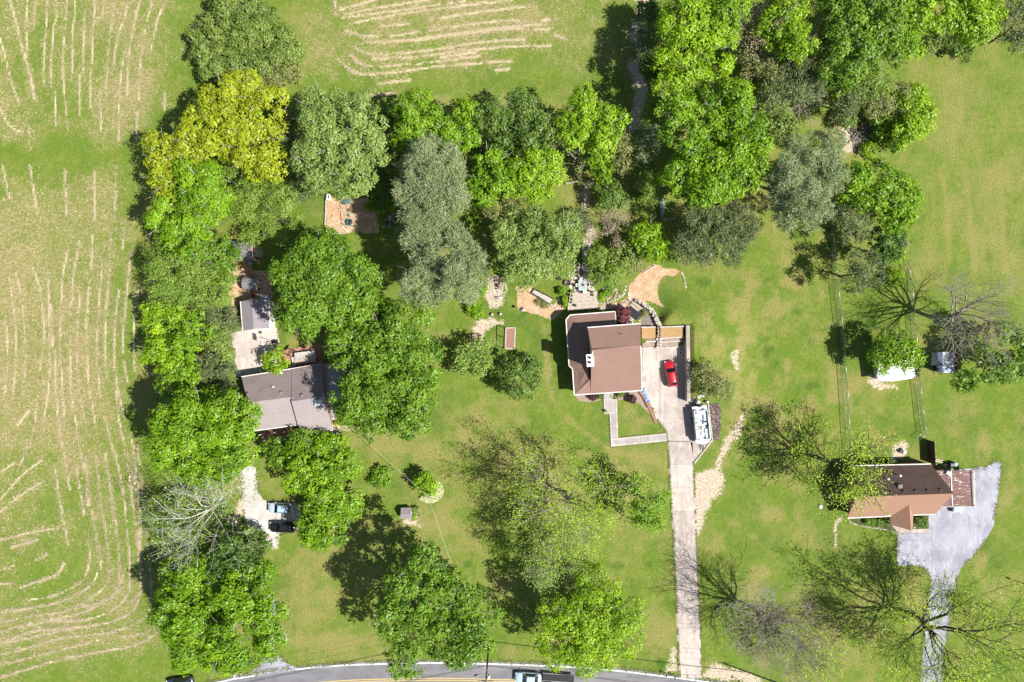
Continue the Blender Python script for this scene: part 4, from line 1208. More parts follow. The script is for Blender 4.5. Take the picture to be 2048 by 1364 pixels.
tree('paddock_shrub', 'shrub', 'mid', [(1912, 90, 21)], 3, 'round green shrub casting shade onto the paddock')
tree('wood_tree', 'tree', 'oak', [(1682, 165, 28), (1700, 140, 22)], 8, 'small green tree hanging below the big rounded one', WD)
IS = 'trees of the island around the brush pile'
tree('island_tree', 'tree', 'soft', [(1748, 170, 42), (1716, 162, 34)], 8, 'soft green tree on top of the brush pile island', IS)
tree('island_tree', 'tree', 'olive', [(1775, 200, 42), (1748, 208, 28)], 6, 'thin olive tree in the middle of the island', IS)
tree('island_tree', 'tree', 'lime', [(1822, 212, 36), (1830, 244, 34), (1810, 268, 26)], 6.5, 'lime tree on the paddock side of the island', IS)
tree('island_tree', 'tree', 'oak', [(1772, 252, 34), (1790, 275, 28)], 4, 'green tree beside the tangle of the brush pile', IS)
tree('cedar_tree', 'tree', 'cedar', [(1700, 190, 34), (1688, 215, 24)], 7, 'dark cedar on the shaded side of the island', IS)
tree('island_shrub', 'shrub', 'mid', [(1696, 238, 16)], 3, 'fresh green shrub directly above the brush pile')
tree('island_shrub', 'shrub', 'lime', [(1738, 298, 14)], 1.6, 'small lime shrub below the brush pile')
# -- group along the chain-link fence
tree('oak_tree', 'tree', 'bright', [(1740, 375, 54), (1785, 400, 46), (1702, 360, 32), (1790, 435, 32)], 12, 'bright green tree at the head of the chain-link fence', YD)
tree('cedar_tree', 'tree', 'cedar', [(1708, 455, 34), (1690, 430, 26)], 10, 'dark cedar below the bright tree at the fence head', YD)
tree('broadleaf_tree', 'tree', 'dark', [(1775, 480, 32), (1760, 510, 24)], 8, 'dark leafy tree between the cedar and the paddock', YD)
tree('cedar_tree', 'tree', 'cedar', [(1730, 535, 36), (1708, 560, 26)], 9, 'dark cedar at the lower end of the clump on the fence', YD)
tree('paddock_shrub', 'shrub', 'lime', [(1793, 508, 14), (1790, 555, 15)], 2.2, 'bright lime shrub at the start of the second fence')
tree('locust_tree', 'tree', 'bright', [(1785, 695, 36), (1812, 715, 28), (1762, 715, 24)], 7.5, 'small lime-green tree over the white metal shed', YD)
bare_tree('bare_tree', 'tree', (1945, 630, 92), 15, 'great bare grey tree above the blue-roofed shed', BARK_GREY, None, 0, YD, limbs=14, kids=(0, 8, 7, 5), rr=0.022)
tree('broadleaf_tree', 'tree', 'oak', [(2005, 690, 46), (1985, 735, 36), (1935, 760, 22), (2035, 730, 30)], 9, 'leafy green tree beneath the great bare grey one', YD, dens=0.75)
bare_tree('bare_tree', 'tree', (1688, 935, 80), 12, 'half-leafed tree at the end of the brown house roof', BARK_DARK, 'fresh', 3, YD, limbs=12, kids=(0, 8, 7, 5), rr=0.025, twig=.03)
# -- front lawn trees
bare_tree('budding_tree', 'tree', (1140, 1010, 112), 13, 'wide thinly leafed tree on the front lawn below the walk', BARK_GREY, 'fresh', 6, YD, limbs=13, kids=(0, 7, 7, 4), lsize=0.11, rr=0.024, lspread=.45, twig=.026)
bare_tree('budding_tree', 'tree', (1118, 1118, 74), 11, 'thin brownish-green tree between the two broad lawn trees', BARK_GREY, 'soft', 7, YD, limbs=11, kids=(0, 7, 6, 4), lsize=.10, twig=.026)
bare_tree('broken_tree', 'tree', (1292, 1008, 50), 9, 'broken tree with a few lime tufts beside the long drive', BARK_DARK, 'bright', 12, YD, limbs=7, kids=(0, 6, 5, 3), rr=0.028)
tree('elm_tree', 'tree', 'lime', [(1175, 1235, 72), (1235, 1260, 54), (1120, 1270, 56), (1180, 1300, 54), (1195, 1180, 46), (1250, 1220, 36), (1110, 1225, 36)], 13, 'broad lime-green tree beside the road and the long drive', YD, dens=0.75, size=0.85)
tree('maple_tree', 'tree', 'oak', [(830, 1200, 58), (800, 1165, 34), (850, 1120, 34), (830, 1260, 48), (808, 1320, 34), (780, 1240, 34)], 16, 'tall green tree of the front-lawn pair, on the side of the pump house', YD, dens=0.85)
tree('maple_tree', 'tree', 'oak', [(915, 1190, 44), (945, 1225, 46), (905, 1275, 48), (935, 1290, 38), (880, 1160, 30)], 16, 'tall green tree of the front-lawn pair, nearest the utility pole', YD, dens=0.85)
bare_tree('bare_tree', 'tree', (1545, 1258, 92), 13, 'bare grey tree whose twig shadow crosses the long drive', BARK_GREY, None, 0, YD, limbs=16, kids=(0, 9, 8, 6), rr=0.021)
bare_tree('bare_tree', 'tree', (1620, 1310, 56), 10, 'smaller bare grey tree at the bottom beside the twig-shadow tree', BARK_GREY, 'fresh', 1, YD, limbs=12, kids=(0, 8, 7, 6))
bare_tree('budding_tree', 'tree', (1893, 1275, 128), 14, 'thin lime tree leaning over the neck of the asphalt drive', BARK_DARK, 'fresh', 6, YD, limbs=14, kids=(0, 8, 7, 5), rr=0.025, lsize=.115, twig=.03)
# -- small lawn trees and shrubs
tree('round_tree', 'tree', 'mid', [(1042, 752, 42)], 6.5, 'dense round dark-green tree on the lawn beside the house shadow', YD)
bare_tree('small_tree', 'tree', (950, 716, 42), 4.6, 'feathery small tree at the end of the picnic table', BARK_GREY, 'soft', 9, YD, limbs=10, kids=(0, 5, 4, 3), lsize=0.14)
tree('small_tree', 'tree', 'olive', [(1425, 765, 34), (1445, 780, 22), (1405, 745, 20)], 5.5, 'dark olive small tree behind the wall of the parking court', YD)
tree('round_bush', 'shrub', 'oak', [(762, 955, 20)], 1.3, 'round clipped green bush alone on the lawn')
tree('small_tree', 'tree', 'lime', [(846, 962, 18), (858, 974, 16)], 3.6, 'small yellow-green tree with a white flowering skirt', YD)
tree('red_maple', 'tree', 'purple', [(1243, 630, 15)], 2.6, 'dark red maple squeezed between the deck and the upper roof')
tree('plum_bush', 'shrub', 'plum', [(1187, 793, 6.5)], 1.1, 'round purple bush under the eave beside the house steps', 'purple bushes by the front steps')
tree('plum_bush', 'shrub', 'plum', [(1264, 797, 7.5)], 1.3, 'round purple bush in the gravel bed beside the drive edge', 'purple bushes by the front steps')
tree('boxwood', 'shrub', 'mid', [(1200, 791, 5)], 0.9, 'small green bush between the purple bush and the front steps')
tree('boxwood', 'shrub', 'mid', [(1241, 788, 5)], 0.9, 'small green bush at the rail side of the front steps')
tree('garden_shrub', 'shrub', 'bright', [(945, 612, 13), (955, 625, 10)], 1.6, 'bright shrub below the broad pine')
tree('garden_shrub', 'shrub', 'bright', [(968, 570, 7), (965, 580, 6)], 1.2, 'small bright shrub beside the stone patio')
tree('garden_shrub', 'shrub', 'lime', [(1130, 601, 4.5), (1131, 608, 4)], 1.4, 'yellow conifer at the corner of the wooden deck')
tree('garden_shrub', 'shrub', 'bright', [(1124, 582, 7)], 1.2, 'green shrub between the footbridge and the deck')
tree('garden_shrub', 'shrub', 'lime', [(1203, 593, 7)], 0.9, 'lime shrub in the rock garden next to the deck')
tree('garden_shrub', 'shrub', 'silver', [(1221, 580, 7)], 0.9, 'pale shrub in the middle of the rock garden')
tree('garden_shrub', 'shrub', 'bright', [(1212, 587, 5)], 1.0, 'bright green plant between the two pale rock garden shrubs')
tree('garden_shrub', 'shrub', 'olive', [(1282, 632, 7), (1290, 626, 5)], 0.9, 'dull shrub beside the black garden frame')
tree('garden_shrub', 'shrub', 'olive', [(1082, 604, 8), (1090, 609, 6)], 0.7, 'low plants under the footbridge')
tree('garden_shrub', 'shrub', 'oak', [(699, 843, 8)], 1.2, 'dark green bush at the corner of the grey house')
tree('garden_shrub', 'shrub', 'yellow', [(678, 842, 9), (688, 838, 6)], 0.9, 'yellow-green plants against the grey house wall')
tree('flower_shrub', 'shrub', 'oak', [(1735, 1043, 6), (1745, 1042, 6), (1757, 1044, 5)], 0.8, 'low plants in the bed under the pale house eave')
tree('flower_shrub', 'shrub', 'mid', [(1766, 1042, 6), (1775, 1044, 5)], 0.9, 'darker plants beside the entrance gable')
tree('flower_shrub', 'shrub', 'mid', [(1836, 1042, 7), (1848, 1046, 7), (1846, 1036, 6)], 0.9, 'grey-green shrub in the bed beside the asphalt drive')
tree('garden_shrub', 'shrub', 'bright', [(1792, 930, 5)], 1.4, 'green sprig hanging over the brown roof edge')

# white flowering skirt round the small tree, one ring of ground cover
rng = np.random.RandomState(77)
n = 2600
a = rng.uniform(-2.5, 1.2, n); rr_ = rng.uniform(0.35, 1.0, n)
cx, cy, _ = W(860, 981)
C = np.stack([cx + np.cos(a) * 2.35 * rr_, cy + np.sin(a) * 2.1 * rr_, 0.12 + 0.35 * (1 - rr_) + rng.rand(n) * 0.25], 1)
V = leaf_mesh(C, rng.normal(0, 0.5, (n, 3)) + np.array([0, 0, 1.0]), 0.13, 0.7, rng)
o = mesh_np('white_flowers', V, np.arange(len(V)).reshape(-1, 4), LEAF['white'], tone=np.repeat(rng.rand(n), 4))
props(o, 'white flowering ground cover in a skirt around the small yellow-green tree', 'flowers', kind='stuff')

# ------------------------------------------------------------------ buildings
def roof_mat(name, c, c2, stain, row=0.16, var=0.5):
    m, nt, out = nt_new(name)
    p = N(nt, 'ShaderNodeBsdfPrincipled'); p.inputs['Roughness'].default_value = 0.9; p.inputs['Specular IOR Level'].default_value = 0.2
    a1 = noise(nt, 0.55, 5.0, 0.65); a2 = noise(nt, 5.0, 3.0, 0.7); a3 = noise(nt, 22.0, 2.0, 0.6)
    sep = N(nt, 'ShaderNodeSeparateXYZ'); nt.links.new(pos(nt), sep.inputs[0])
    z = math_(nt, 'FRACT', math_(nt, 'DIVIDE', sep.outputs[2], row))
    col = mixc(nt, ramp(nt, a1, 0.32, 0.68, 0, var), c, stain)
    col = mixc(nt, ramp(nt, a2, 0.3, 0.75, 0, 0.6), col, c2)
    col = mixc(nt, ramp(nt, z, 0.80, 0.97, 0, 0.35), col, tuple(q * 0.55 for q in c))
    col = mixc(nt, ramp(nt, a3, 0.4, 0.8, 0, 0.25), col, tuple(q * 0.7 for q in c))
    nt.links.new(col, p.inputs['Base Color'])
    nt.links.new(bump(nt, math_(nt, 'ADD', math_(nt, 'MULTIPLY', z, -1.0), a2), 0.35, 0.03), p.inputs['Normal'])
    nt.links.new(p.outputs[0], out.inputs[0])
    return m


ROOF_BRICK = roof_mat('shingle_brick_brown', (0.262, 0.160, 0.130), (0.305, 0.198, 0.164), (0.212, 0.125, 0.100))
ROOF_GREY = roof_mat('shingle_mauve_grey', (0.315, 0.272, 0.275), (0.39, 0.35, 0.352), (0.24, 0.20, 0.198))
ROOF_GREY_N = roof_mat('shingle_grey_dark', (0.215, 0.175, 0.172), (0.265, 0.225, 0.222), (0.165, 0.128, 0.124), 0.16, 0.8)  # darker, blotchier grey used on the two north slopes
ROOF_GARAGE = roof_mat('shingle_pale_grey', (0.255, 0.225, 0.245), (0.30, 0.268, 0.285), (0.215, 0.19, 0.205))
ROOF_TAN = roof_mat('shingle_tan_brown', (0.315, 0.185, 0.125), (0.355, 0.22, 0.155), (0.275, 0.158, 0.106))
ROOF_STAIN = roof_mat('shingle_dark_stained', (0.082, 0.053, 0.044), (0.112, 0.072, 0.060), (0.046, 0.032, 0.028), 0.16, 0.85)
ROOF_DARK = roof_mat('shingle_slate', (0.20, 0.19, 0.20), (0.25, 0.24, 0.25), (0.17, 0.155, 0.16))
WALL_CREAM = mat('siding_cream', (0.55, 0.50, 0.42), 0.8, 0.1, bmp=0.1)
WALL_BRICK = mat('wall_brick', (0.30, 0.16, 0.11), 0.9, 0.25, 4.0, bmp=0.3)
WALL_RED = mat('barn_red', (0.42, 0.06, 0.035), 0.75, 0.2, 3.0, bmp=0.15)
TRIM = mat('trim_white', (0.74, 0.71, 0.66), 0.55, 0.1, bmp=0.05)
GLASS = mat('window_glass', (0.02, 0.03, 0.045), 0.08, 0.2, bmp=0.0, spec=0.8)
WOOD = mat('wood_weathered', (0.33, 0.255, 0.185), 0.85, 0.35, 2.5, bmp=0.3)
WOOD_PALE = mat('wood_bleached', (0.52, 0.43, 0.35), 0.85, 0.3, 2.5, bmp=0.3)
WOOD_GREY = mat('wood_grey', (0.52, 0.47, 0.44), 0.85, 0.25, 2.5, bmp=0.3)
WOOD_DARK = mat('wood_dark', (0.085, 0.055, 0.04), 0.85, 0.3, 2.5, bmp=0.3)
STONE = mat('stone_pale', (0.55, 0.49, 0.42), 0.9, 0.35, 1.4, bmp=0.4, fine=9)
STONE_TAN = mat('stone_tan', (0.42, 0.33, 0.24), 0.9, 0.4, 1.4, bmp=0.4, fine=9)
STONE_BROWN = mat('stone_brown', (0.22, 0.16, 0.11), 0.9, 0.4, 1.6, bmp=0.4, fine=9)
BRICKPAVE = mat('paver_brick', (0.40, 0.21, 0.14), 0.9, 0.25, 3.0, bmp=0.3)
METAL = mat('metal_galvanised', (0.50, 0.51, 0.52), 0.4, 0.15, metal=0.7, bmp=0.05)
METAL_W = mat('metal_white', (0.80, 0.80, 0.82), 0.45, 0.08, bmp=0.05)
METAL_B = mat('metal_blue_grey', (0.27, 0.33, 0.44), 0.4, 0.2, metal=0.2, bmp=0.05)
TEAL = mat('metal_teal', (0.05, 0.23, 0.25), 0.45, 0.2, bmp=0.0)
TYRE = mat('tyre_rubber', (0.018, 0.018, 0.018), 0.85, 0.2, bmp=0.1)
GRAVELB = mat('gravel_brown', (0.40, 0.30, 0.24), 0.95, 0.5, 5.0, bmp=0.7, fine=11)
PLASTIC_K = mat('plastic_black', (0.025, 0.025, 0.028), 0.5, 0.2, bmp=0.0)
PLASTIC_B = mat('plastic_blue', (0.10, 0.22, 0.42), 0.45, 0.2, bmp=0.0)


def P2(px, py, z=0.0):
    return W(px, py, z)[:2]


def vwall(mb, a, b, prof, t=0.2, mi=0):
    """upright wall from a to b (2-D); prof = outline as (u along, z)"""
    a, b = Vector(a), Vector(b)
    d = b - a
    n = Vector((-d.y, d.x)).normalized() * t
    q = [(a.x + d.x * u, a.y + d.y * u, z) for u, z in prof]
    k = len(q)
    vs = q + [(x + n.x, y + n.y, z) for x, y, z in q]
    fs = [list(range(k)), list(range(2 * k - 1, k - 1, -1))]
    for i in range(k):
        j = (i + 1) % k
        fs.append((i, k + i, k + j, j))
    return mb.add(vs, fs, mi)


def bar(name, a, b, w, h, m, parent, lift=0.0):
    """rectangular bar between 3-D points, square to the ground"""
    a, b = Vector(a), Vector(b)
    d = (b - a); L = d.length
    t = d.normalized(); s = Vector((-t.y, t.x, 0)).normalized() * (w / 2); up = s.cross(t).normalized() * (h / 2)
    if up.z < 0: up = -up
    o = Vector((0, 0, lift))
    vs = [p + o + i * s + j * up for p in (a, b) for (i, j) in ((-1, -1), (1, -1), (1, 1), (-1, 1))]
    return MB().add(vs, [(3, 2, 1, 0), (4, 5, 6, 7), (0, 1, 5, 4), (1, 2, 6, 5), (2, 3, 7, 6), (3, 0, 4, 7)]).build(name, m, parent, True)


def window(parent, a, b, z0, z1, outw=0.06):
    """window on the wall line a-b: frame with a pane"""
    a, b = Vector(a), Vector(b); d = b - a
    n = Vector((d.y, -d.x)).normalized() * outw
    f = MB()
    for (u0, u1, y0, y1) in ((0, 1, z0, z0 + .09), (0, 1, z1 - .09, z1), (0, .1, z0 + .09, z1 - .09), (.9, 1, z0 + .09, z1 - .09), (.47, .53, z0 + .09, z1 - .09)):
        vwall(f, a + d * u0 + n, a + d * u1 + n, [(0, y0), (1, y0), (1, y1), (0, y1)], outw)
    fr = f.build('window', TRIM, parent, True)
    p = MB(); vwall(p, a + d * .1 + n * 0.4, a + d * .9 + n * 0.4, [(0, z0 + .09), (1, z0 + .09), (1, z1 - .09), (0, z1 - .09)], 0.02)
    p.build('pane', GLASS, fr, True)
    return fr


# ---- two-storey house with the brick-brown roof
hx, hy = P2(1210, 715)
hs = thing('brick_roofed_house', 'two-storey house with brick-brown shingle roof beside the red car', 'house', (hx, hy, 0))
ze, zr, zn = 3.0, 8.0, 6.3
w = MB()
lw = [P2(1228, 627, 1.5), P2(1142, 634, 1.5), P2(1137, 642, 1.5), P2(1142, 732, 1.5), P2(1149, 741, 1.5), P2(1152.5, 785, 1.5), P2(1278, 776, 1.5), P2(1277, 655, 1.5), P2(1229, 655, 1.5)]
w.prism(lw, 0, 2.85)
nw, ne, se, sw = P2(1178.5, 660, zn), P2(1276, 652, zn), P2(1277, 776, ze), P2(1183, 783, ze)
yr_w, yr_e = 0.33, 0.33
prof = [(0, 2.6), (0, 6.1), (0.34, 7.8), (1, 2.95), (1, 2.6)]
vwall(w, nw, sw, prof, 0.22); vwall(w, se, ne, [(1 - u, z) for u, z in prof][::-1], 0.22)
vwall(w, ne, nw, [(0, 2.6), (1, 2.6), (1, 6.1), (0, 6.1)], 0.22)
w.build('wall', WALL_CREAM, hs, True)
r = MB()
RW_, RE_ = W(1183.5, 698.5, zr), W(1281.5, 691.5, zr)
r.slab([W(1181, 788, ze), W(1284, 781, ze), RE_, RW_], 0.16)
r.slab([RW_, RE_, W(1281, 647, zn), W(1175, 655, zn)], 0.16)
up = r.build('roof', ROOF_BRICK, hs, True)
MB().tube([RW_, RE_], 0.10, 6).build('ridge_cap', ROOF_BRICK, up, True)
r = MB()
HN = W(1177, 668, 4.75); HS = W(1177.5, 760, 4.2)
A_, B_, C_, E_, F_, G_ = W(1230, 623, ze), W(1140, 630, ze), W(1132, 639.5, ze), W(1138, 731, ze), W(1145, 738, ze), W(1148.5, 790, ze)
r.slab([A_, B_, HN, W(1180, 657, 4.3), W(1232, 652, 4.2)], 0.14)
r.slab([B_, C_, HN], 0.14)
r.slab([C_, E_, W(1176, 728, 4.75), HN], 0.14)
r.slab([E_, F_, W(1176, 735, 4.60), W(1176, 728, 4.75)], 0.14)
r.slab([F_, G_, HS, W(1176, 735, 4.60)], 0.14)
r.slab([G_, W(1182, 787.6, ze), W(1184, 755, 4.62), HS], 0.14)
r.build('wing_roof', ROOF_BRICK, hs, True)
for a, b in ((A_, B_), (B_, C_), (C_, E_), (E_, F_), (F_, G_), (G_, W(1284, 781, ze)), (W(1175, 655, zn), W(1281, 647, zn)), (W(1284, 781, ze), W(1281.5, 691.5, zr)), (W(1230, 623, ze), W(1232, 645, 3.9))):
    bar('gutter', a, b, 0.16, 0.14, TRIM, hs, -0.02)
ch = MB(); cc = [W(1173.5, 711, 5), W(1183, 710, 5), W(1183.5, 731.5, 5), W(1174, 732, 5)]
ch.prism([q[:2] for q in cc], 3.0, 8.6)
c_ = ch.build('chimney', WALL_CREAM, hs, True)
cp = MB(); cx_, cy_, _ = W(1179, 721, 8.6); cp.box((cx_, cy_, 8.68), (1.0, 2.0, 0.16), R(4)); o = cp.build('chimney_cap', TRIM, hs, True)
for dy in (0.45, -0.3):
    fl = MB().cyl((cx_ + .05, cy_ + dy, 8.76), 0.19, 0.34, 12); fl.build('flue', PLASTIC_K, hs, True)
for (px, py) in ((1243, 668), (1278.5, 685)):
    q = W(px, py, 7.0); MB().cyl((q[0], q[1], 6.4), 0.06, 1.3, 8).build('vent_pipe', BLACK, hs, True)
a, b = Vector(nw), Vector(sw)
window(hs, a + (b - a) * .26, a + (b - a) * .34, 5.0, 6.2, -0.08)
window(hs, Vector(ne) + (Vector(nw) - Vector(ne)) * .3, Vector(ne) + (Vector(nw) - Vector(ne)) * .42, 4.0, 5.1, -0.08)
window(hs, P2(1164, 782.5, 1.5), P2(1178, 781.5, 1.5), 1.0, 2.3, 0.07)
window(hs, P2(1245, 777.5, 1.5), P2(1262, 776.2, 1.5), 1.0, 2.3, 0.07)
# front steps and rail
sp = thing('front_steps', 'grey front steps with a black handrail below the house eave', 'steps', P2(1216, 791) + (0,))
for k in range(5):
    y0, y1 = 786 + k * 2.7, 786 + (k + 1) * 2.7
    MB().prism([P2(1206.5, y0), P2(1225, y0 - 1), P2(1225, y1 - 1), P2(1206.5, y1)], 0.0, 0.95 - k * 0.17).build('step', CONC_GREY, sp, True)
for x_ in (1226.5, 1232.5):
    for k in range(4):
        q = P2(x_, 786 + k * 3.6); MB().cyl((q[0], q[1], 0.0), 0.03, 1.7 - 0.14 * k, 6).build('baluster', BLACK, sp, True)
    MB().tube([P2(x_, 785.5) + (1.72,), P2(x_, 797.5) + (1.26,)], 0.04, 6).build('handrail', BLACK, sp, True)
for px, py, h_ in ((1206, 789, .9), ):
    bar('handrail', P2(1205.5, 784) + (1.5,), P2(1205.5, 798) + (1.0,), 0.06, 0.06, BLACK, sp)
paved('gravel_bed', [(1150, 791), (1205, 787), (1205, 798), (1196, 802), (1175, 804), (1158, 802)], 0.03, GRAVELB)
paved('gravel_bed', [(1232, 785), (1281, 781), (1298, 812), (1303, 830), (1292, 822), (1280, 808), (1262, 801), (1234, 799)], 0.03, GRAVELB)
ed = thing('brick_edging', 'pinkish brick edging strip between gravel bed and parking court', 'edging', P2(1298, 815) + (0,))
ep = [(1276, 782), (1286, 797), (1295, 815), (1303, 835), (1309, 847)]
for k, (a, b) in enumerate(zip(ep[:-1], ep[1:])):
    for u in range(6):
        q0 = (a[0] + (b[0] - a[0]) * (u + .06) / 6, a[1] + (b[1] - a[1]) * (u + .06) / 6); q1 = (a[0] + (b[0] - a[0]) * (u + .94) / 6, a[1] + (b[1] - a[1]) * (u + .94) / 6)
        bar('brick', P2(q0[0] + 4, q0[1]) + (0.09,), P2(q1[0] + 4, q1[1]) + (0.09,), 0.45, 0.16, BRICKPAVE, ed)
    if k in (0, 1): bar('drain_pipe', P2(*a) + (0.12,), P2(*b) + (0.12,), 0.12, 0.2, BLACK, ed)

# ---- grey-roofed house
gx_, gy_ = P2(590, 800)
gh = thing('grey_roofed_house', 'long house with mauve-grey shingle roof half under big oaks', 'house', (gx_, gy_, 0))
e0, r0_, e1, r1_ = 2.9, 4.5, 3.0, 4.9
w = MB(); w.prism([P2(490, 757, 1.5), P2(640, 733, 1.5), P2(655, 857, 1.5), P2(605, 862, 1.5), P2(603, 845, 1.5), P2(506, 855, 1.5)], 0, 2.8)
w.prism([P2(640.5, 733, 1.5), P2(698, 727, 1.5), P2(702, 829, 1.5), P2(655.5, 833, 1.5)], 0, 2.6)
vwall(w, P2(649, 730, 3), P2(663, 858, 3), [(0, 2.6), (1, 2.6), (1, 2.9), (.5, 4.75), (0, 2.9)], 0.2)
w.build('wall', WALL_BRICK, gh, True)
r = MB()
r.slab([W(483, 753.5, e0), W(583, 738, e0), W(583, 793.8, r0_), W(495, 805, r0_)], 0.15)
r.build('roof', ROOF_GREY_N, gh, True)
r = MB()
r.slab([W(495, 805, r0_), W(583, 793.8, r0_), W(600, 849.5, e0), W(507, 862, e0)], 0.15)
r.build('roof', ROOF_GREY, gh, True)
r = MB()
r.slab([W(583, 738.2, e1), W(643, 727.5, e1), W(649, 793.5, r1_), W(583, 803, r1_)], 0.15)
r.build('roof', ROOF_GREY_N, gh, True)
r = MB()
r.slab([W(583, 803, r1_), W(649, 793.5, r1_), W(666, 860, e1 - .15), W(601, 869.5, e1 - .15)], 0.15)
r.slab([W(583, 793.8, r1_ - .1), W(586, 793.4, r1_ - .1), W(603, 868.5, e1 - .2), W(601, 869.5, e1 - .2)], 0.5)
r.build('roof', ROOF_GREY, gh, True)
r = MB()
r.slab([W(643.5, 729, 2.75), W(703, 722, 2.75), W(707, 780, 4.0), W(648, 788, 4.0)], 0.14)
r.slab([W(648, 788, 4.0), W(707, 780, 4.0), W(707.5, 832.5, 2.75), W(661.5, 838.5, 2.75)], 0.14)
r.build('roof', ROOF_GREY, gh, True)
for a, b, z in (((483, 753.5), (643, 727.7), e0), ((507, 862), (600, 849.5), e0), ((601, 869.5), (666, 860.3), e1 - .1), ((662, 838.5), (707.5, 832.5), 2.75), ((666, 860.3), (662.3, 838.7), 2.9)):
    bar('gutter', W(a[0], a[1], z), W(b[0], b[1], z), 0.15, 0.13, TRIM, gh, -0.02)
for (px, py, z) in ((562, 786, 4.2), (604, 791, 4.75), (626, 787, 4.6)):
    q = W(px, py, z); MB().bbox((q[0], q[1], z + .02), (0.55, 0.45, 0.34), R(9), 0.06).build('roof_vent', ROOF_DARK, gh, True)
for (px, py, z) in ((562, 746, 3.2), (546, 774, 3.9)):
    q = W(px, py, z); MB().cyl((q[0], q[1], z - .3), 0.07, 0.75, 8).build('vent_pipe', METAL_W, gh, True)
    MB().cyl((q[0], q[1], z - .16), 0.2, 0.08, 10).build('vent_flashing', METAL_W, gh, True)
q = W(638, 805, 4.6)
sk = MB().bbox((q[0], q[1], 4.75), (1.15, 1.0, 0.9), R(9), 0.05).build('cooler_box', METAL_W, gh, True)
MB().box((q[0] - .1, q[1] + .05, 5.22), (0.7, 0.6, 0.06), R(9)).build('cooler_lid', METAL, gh, True)
# porch under the front eave
po = MB(); po.prism([P2(520, 863), P2(600, 852), P2(602, 868), P2(640, 864), P2(641, 872), P2(527, 887)], 0.0, 0.14); po.build('porch_floor', BRICKPAVE, gh, True)
wk = props(MB().prism([P2(526, 879), P2(632, 866), P2(633, 873), P2(527, 887)], 0.0, 0.2).build('porch_walk', CONC_GREY), kind='structure')
for k in range(10):
    a = (527 + k * 10.5, 880 - k * 1.30); MB().prism([P2(a[0], a[1]), P2(a[0] + 10, a[1] - 1.25), P2(a[0] + 10.3, a[1] + 5.6), P2(a[0] + .3, a[1] + 6.85)], 0.1, 0.22).build('paver', CONC_GREY, wk)
for k in range(4):
    q = P2(530 + k * 24, 866 - k * 2.7); MB().box((q[0], q[1], 1.4), (0.14, 0.14, 2.7), R(9)).build('porch_post', TRIM, gh, True)

# back patio with bench, slatted screen and counter
paved('brick_patio', [(556, 700), (640, 688), (646, 728), (580, 737), (560, 720)], 0.04, BRICKPAVE)
pt = thing('patio_counter', 'long pale counter with tan boards on the brick patio behind the grey house', 'counter', P2(612, 716) + (0,))
for k, m_ in enumerate((CONC_PALE, WOOD_GREY, CONC_GREY, WOOD_PALE, WOOD_PALE)):
    bar('board', P2(592, 708 + k * 4.6) + (0.8,), P2(634, 702 + k * 4.6) + (0.8,), 0.38, 0.08, m_, pt)
for px, py in ((594, 712), (633, 706), (595, 725), (634, 719)):
    q = P2(px, py); MB().box((q[0], q[1], 0.39), (0.12, 0.12, 0.78)).build('leg', WOOD_DARK, pt, True)
sc_ = thing('slatted_screen', 'dark slatted wooden screen at the end of the patio counter', 'screen', P2(585, 714) + (0,))
for k in range(6):
    bar('slat', P2(581 + k * 2.2, 711 - k * 1.5) + (2.0,), P2(585 + k * 2.2, 700 - k * 1.0) + (2.0,), 0.07, 0.10, WOOD_DARK, sc_)
for px, py in ((581, 711), (593, 702.5)):
    q = P2(px, py); MB().box((q[0], q[1], 1.0), (0.12, 0.12, 2.0)).build('post', WOOD_DARK, sc_, True)
bar('rail', P2(581, 711) + (1.93,), P2(593, 702.5) + (1.93,), 0.08, 0.08, WOOD_DARK, sc_)
bn = thing('white_bench', 'narrow white bench standing on end of the brick patio by the screen', 'bench', P2(588.5, 722) + (0,))
bar('seat', P2(587, 714.5) + (0.45,), P2(590, 731) + (0.45,), 0.42, 0.07, WHITE, bn)
for px, py in ((587.3, 717), (589.7, 729)):
    q = P2(px, py); MB().box((q[0], q[1], 0.2), (0.36, 0.08, 0.4)).build('leg', WHITE, bn, True)
tb = thing('round_planter', 'round wooden tub at the shaded end of the patio counter', 'planter', P2(627, 701) + (0,))
MB().lathe((0, 0, 0), [(0.28, 0), (0.40, 0.55), (0.36, 0.55), (0.33, 0.42), (0, 0.42)], 16).build('tub', WOOD_PALE, tb)

# ---- garage with white trim
ga = thing('garage', 'white garage with pale grey gable roof on the concrete yard', 'garage', P2(512, 628) + (0,))
w = MB(); f0, f1, f2, f3 = P2(485, 606, 1.4), P2(541, 601, 1.4), P2(545, 655, 1.4), P2(490, 660, 1.4)
w.prism([f0, f1, f2, f3], 0, 2.55)
vwall(w, f3, f2, [(0, 2.5), (1, 2.5), (.42, 3.4)], 0.15); vwall(w, f1, f0, [(0, 2.5), (1, 2.5), (.58, 3.4)], 0.15)
w.build('wall', WHITE, ga, True)
r = MB()
r.slab([W(481, 603, 2.7), W(504, 598.5, 3.6), W(507.3, 659, 3.6), W(485.5, 662.5, 2.7)], 0.12)
r.slab([W(504, 598.5, 3.6), W(537.7, 598, 2.7), W(540.3, 658, 2.7), W(507.3, 659, 3.6)], 0.12)
r.build('roof', ROOF_GARAGE, ga, True)
for a, b, za, zb in (((481, 603), (485.5, 662.5), 2.7, 2.7), ((537.7, 598), (540.3, 658), 2.7, 2.7), ((485.5, 662.5), (507.3, 659), 2.7, 3.6), ((507.3, 659), (540.3, 658), 3.6, 2.7)):
    bar('trim_board', W(a[0], a[1], za), W(b[0], b[1], zb), 0.16, 0.16, TRIM, ga, -0.05)
